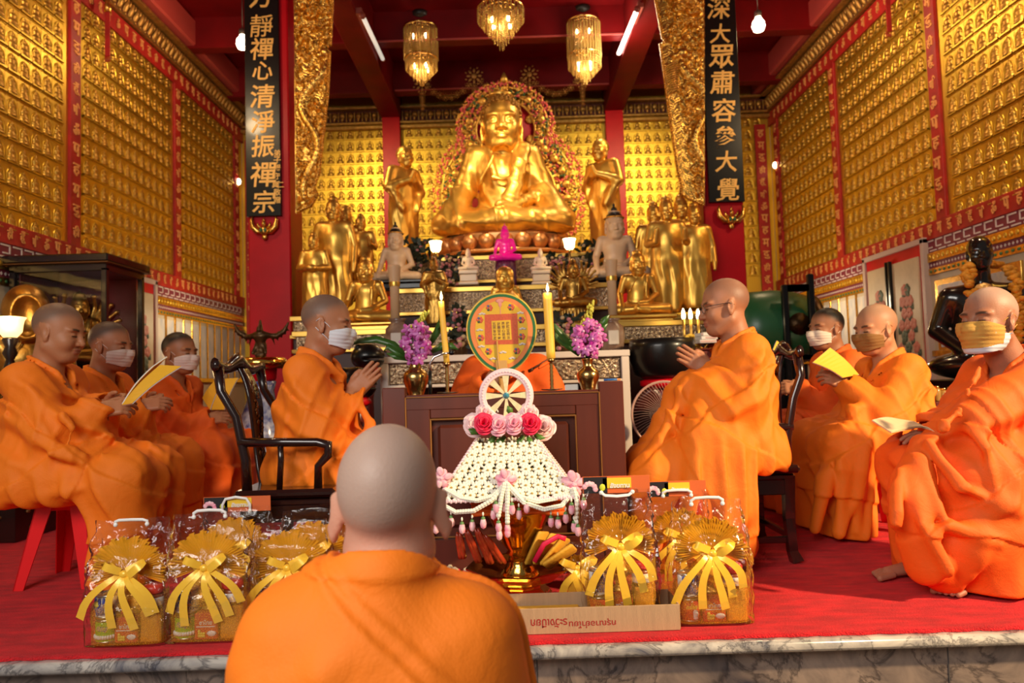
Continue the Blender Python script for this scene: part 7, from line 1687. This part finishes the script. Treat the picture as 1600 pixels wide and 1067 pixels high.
for px, lab in ((732, 'small white marble seated statuette left of the magenta statue'), (845, 'small white marble seated statuette right of the magenta statue')):
    statue('white_statuette', lab, 'seated', px, 423, 387, 6.3, MARW, h=.0045, flame=.05, drape=False, mudra='lap', base=('box', .085, .13, MARW), grp='white marble statuettes on the altar')
statue('laughing_statue', 'gilt laughing bald statue with broad shoulders behind the oval fan', 'seated', 791, 500, 416, 5.7, STG, h=.005, flame=0, ush=0, fat=1.35, hk=1.9, fn=lambda f: f.add(ell((.08, 0, .30), (.22, .30, .25)), .06), base=('box', .16, .05, GTRIM), grp=GA)
MAG = mat('lit_magenta_crystal', (.7, .01, .25), .10, emit=(1, .01, .30), es=.22, coat=.5)
statue('crystal_statue', 'glowing magenta crystal seated statue below the great gilt statue', 'seated', 790, 408, 348, 6.55, MAG, h=.0045, flame=.10, ush=.05, base=('lotus', .10, .30, mat('dark_magenta_lotus', (.10, .008, .05), .3)), grp=None); lamp('crystal_glow', 'POINT', at(790, 372, 6.25), .8, (1, .05, .35), shadow_soft_size=.05)
statue('draped_statue', 'aged gilt hooded standing statue beside the left orchids', 'standing', 680, 506, 402, 5.75, STGD, h=.005, arms='clasp', fn=robe_f, flame=.02, base=('box', .06, .03, BRONZE), grp=GA)
def many(f):
    for s in (-1, 1):
        for i in range(7):
            a = -.7+i*.33; f.add(line([(-.03, s*.13, .58), (-.04, s*(.13+.24*math.cos(a)), .58+.26*math.sin(a)), (.02, s*(.13+.36*math.cos(a+.15)), .60+.36*math.sin(a+.15))], [.04, .032, .022]), .012); f.add(ell((.02, s*(.13+.38*math.cos(a+.15)), .60+.38*math.sin(a+.15)), (.03, .035, .035)), .01)
statue('many_armed_statue', 'dark gilt many-armed statue beside the right white pillar', 'seated', 897, 480, 402, 5.75, STGD, h=.006, flame=.05, fn=many, base=('lotus', .12, .16, STGD), grp=GA)
c = at(90, 596, 5.5); t, c_, k = statue('many_armed_statue', 'gilt many-armed statue inside the glass cabinet', 'seated', 124, 570, 452, 5.58, STGD, h=.008, rz=-.9, flame=.05, fn=many, base=('box', .14, .06, CABW))
def hood(f): f.add(ell((-.025, 0, .83), (.165, .150, .19)), .02); f.sub(ell((.17, 0, .78), (.11, .105, .15)), .02); f.disp(fold((.3, 1, .5), 50, .01, .6, 5, lambda P: 1-sstep(P[:, 2], .6, .7)))
statue('hooded_statue', 'gilt hooded statue looking right beside the lamp at the left edge', 'seated', 40, 672, 452, 4.86, STGD, h=.008, rz=-.95, flame=0, ush=.0, fn=hood, hk=1.5)
# pillar candles, urns, lamps, black vessels, foliage
for px, y0, y1, lab in ((618, 512, 415, 'tall cream pillar candle left on the altar'), (958, 503, 406, 'tall cream pillar candle right on the altar')):
    c = at(px, y0, 5.6); h = at(px, y1, 5.6).z-c.z; t = thing('pillar_candle', lab, 'candle', c, 0, 'pillar candles on the altar'); m = MB(); m.lathe(c, [(.034, 0), (.036, h*.65), (.040, h*.67), (.038, h*.69), (.040, h*.72), (.050, h*.97), (.052, h), (0, h*.98)], 20); m.build('wax', mat('cream_wax', (.72, .46, .26), .5, sss=.2), t); m = MB(); m.lathe(c+Vector((0, 0, h*.66)), [(.040, 0), (.043, .02), (.040, .04)], 20, caps=False); m.build('gold_band', GTRIM, t)
for px, lab in ((622, 'small lidded urn under the left pillar candle'), (957, 'small lidded urn under the right pillar candle')):
    c = at(px, 548, 4.98); c.z = za; h = at(px, 498, 4.98).z-za; t = thing('urn', lab, 'urn', c, 0, 'painted urns on the altar table'); m = MB(); m.lathe(c, [(.055, 0), (.075, h*.1), (.088, h*.45), (.080, h*.75), (.048, h*.88), (.046, h*.93), (.062, h)], 24); m.build('urn', mat('brownish_porcelain', (.34, .22, .15), .3, var_color=(.14, .07, .05), vscale=14), t); m = MB(); m.box((c.x, c.y-.082, c.z+h*.42), (.07, .012, h*.42)); write(m, '福', Matrix.Translation((c.x, c.y-.089, c.z+h*.42)) @ FRONT, .04, ext=.01) ; m.build('white_label', mat('pale_urn_label', (.55, .48, .42), .5), t)
for px, py, lab in ((681, 394, 'lit glass lamp left below the great statue'), (890, 390, 'lit glass lamp right below the great statue')):
    c = at(px, py, 6.15); t = thing('altar_lamp', lab, 'lamp', c, 0, 'lit glass lamps on the altar'); m = MB(); m.lathe(c, [(.022, 0), (.040, .02), (.046, .07), (.055, .09)], 16, caps=False); o = m.build('lamp_shade', mat('lit_altar_glass', (1, .85, .55), .4, emit=(1, .72, .30), es=12), t); solidify(o, .002); m = MB(); z0 = Z2_-c.z; m.lathe(c, [(.05, z0), (.045, z0+.02), (.012, z0+.05), (.010, -.02), (.024, .004)], 12); m.build('stem', BRS, t); lamp('altar_lamp_glow', 'POINT', c+Vector((0, -.08, .05)), 2.5, (1, .7, .35), shadow_soft_size=.04)
for i, px in enumerate((1068, 1079, 1091)):
    c = at(px, 498, 5.0); t = thing('electric_candle', ('leftmost', 'middle', 'rightmost')[i]+' of three lit electric candles beside the person with glasses', 'candle', c, 0, 'electric candles'); m = MB(); m.lathe(c, [(.010, 0), (.014, .02), (.010, .05), (0, .075)], 12); m.build('bulb', mat('lit_electric_candle', (1, .9, .6), .4, emit=(1, .80, .45), es=18), t); m = MB(); m.tube([(c.x, c.y, c.z), (c.x, c.y, za)], .010, 8); m.lathe((c.x, c.y, za), [(.028, 0), (.026, .01), (.01, .02)], 12); m.build('stem', GTRIM, t)
o = MB(); c = at(1080, 556, 5.0); o.box((c.x, 5.05, (za+ZC)/2-.005), (.34, .32, za-ZC-.012)); o.box((c.x, 5.05, za-.004), (.38, .36, .01)); o.build('offering_stand', mat('dark_red_offering_stand', (.16, .02, .015), .4), None, 'dark red stand carrying the three electric candles', 'stand')
for px, py, rx, lab in ((575, 558, 27, 'round black wooden-fish drum beside the praying masked person'), (556, 600, 30, 'black lacquered bowl below the round black drum at the altar table')):
    c = at(px, py, 4.52 if px > 570 else 4.0); rr = rx/FPX*4.45; t = thing('wooden_fish_drum', lab, 'drum', (c.x, c.y, c.z-rr*.75)); f = S().add(ell((0, 0, rr*.75), (rr, rr*1.0, rr*.80))); f.sub(bx((rr*.7, 0, rr*.62), (rr*.8, rr*1.2, rr*.05), .004), .01); f.add(cap((-rr*.5, -rr*.5, rr*1.35), (-rr*.5, rr*.5, rr*1.35), rr*.16), .02); sculpt('drum', f, (-rr*1.3, -rr*1.3, -.02), (rr*1.3, rr*1.3, rr*1.9), .006, BLACK, t); m = MB(); m.lathe((0, 0, -.035), [(rr*.5, 0), (rr*.75, .02), (rr*.6, .05)], 20); m.build('cushion', RED, t, world=False); m = MB(); zz = c.z-rr*.75-.035; m.lathe((0, 0, -zz+ZC), [(rr*.8, 0), (rr*.75, .03), (rr*.3, .08), (rr*.3, zz*.8), (rr*.6, zz-ZC-.002)], 16); m.build('stand', MATS['dark_red_stand'], t, world=False)
def plant(px, py, Y, wpx, hpx, n, nf, lab, g, zfoot):  # near-black foliage put in to fill dark areas between the statues
    r = random.Random(g); q = FPX/Y; c = at(px, py, Y); t = thing('flower_arrangement', lab, 'flowers', (c.x, Y, zfoot)); m = MB(); m2 = MB(); m3 = MB()
    for i in range(n):
        p = at(px+r.gauss(0, .33)*wpx, py-hpx*r.random(), Y+r.uniform(-.12, .12)); d = Vector((r.uniform(-1, 1), r.uniform(-.6, .2), r.uniform(-.3, 1))).normalized()*r.uniform(.05, .09); leaf(m, [p, p+d*.5, p+d+Vector((0, 0, -.01))], .018)
    for i in range(nf):
        p = at(px+r.gauss(0, .36)*wpx, py-hpx*r.random(), Y-.10+r.uniform(-.08, .06)); (m2 if r.random() < .6 else m3).ball(p, (.016, .016, .014), 7, 5)
    m.build('leaves', mat('dark_foliage', (.012, .022, .010), .4), t); 
    if nf: m2.build('pink_blossoms', mat('dusty_pink_blossom', (.50, .18, .20), .6), t); m3.build('cream_blossoms', mat('cream_altar_blossom', (.55, .40, .22), .6), t)
    m = MB(); m.lathe((c.x, Y, zfoot), [(.05, 0), (.06, .01), (.07, .07), (.06, .12)], 16); m.build('pot', BRONZE, t)
zs = {6.7: Z2_, 5.9: Z1_, 5.05: za}
for a in ((706, 446, 6.7, 34, 45, 130, 60, 'dark foliage with pink blossoms left of the magenta statue', 1, Z2_), (868, 446, 6.7, 30, 45, 130, 60, 'dark foliage with pink blossoms right of the magenta statue', 2, Z2_), (652, 444, 6.75, 28, 70, 120, 14, 'dark foliage beside the left cream marble statue', 3, Z2_), (925, 444, 6.75, 26, 66, 120, 14, 'dark foliage beside the right cream marble statue', 4, Z2_), (716, 545, 5.05, 22, 62, 60, 34, 'dark foliage with cream blossoms left of the oval fan', 5, za), (880, 545, 5.05, 22, 50, 60, 26, 'dark foliage with cream blossoms right of the oval fan', 6, za)): plant(*a)
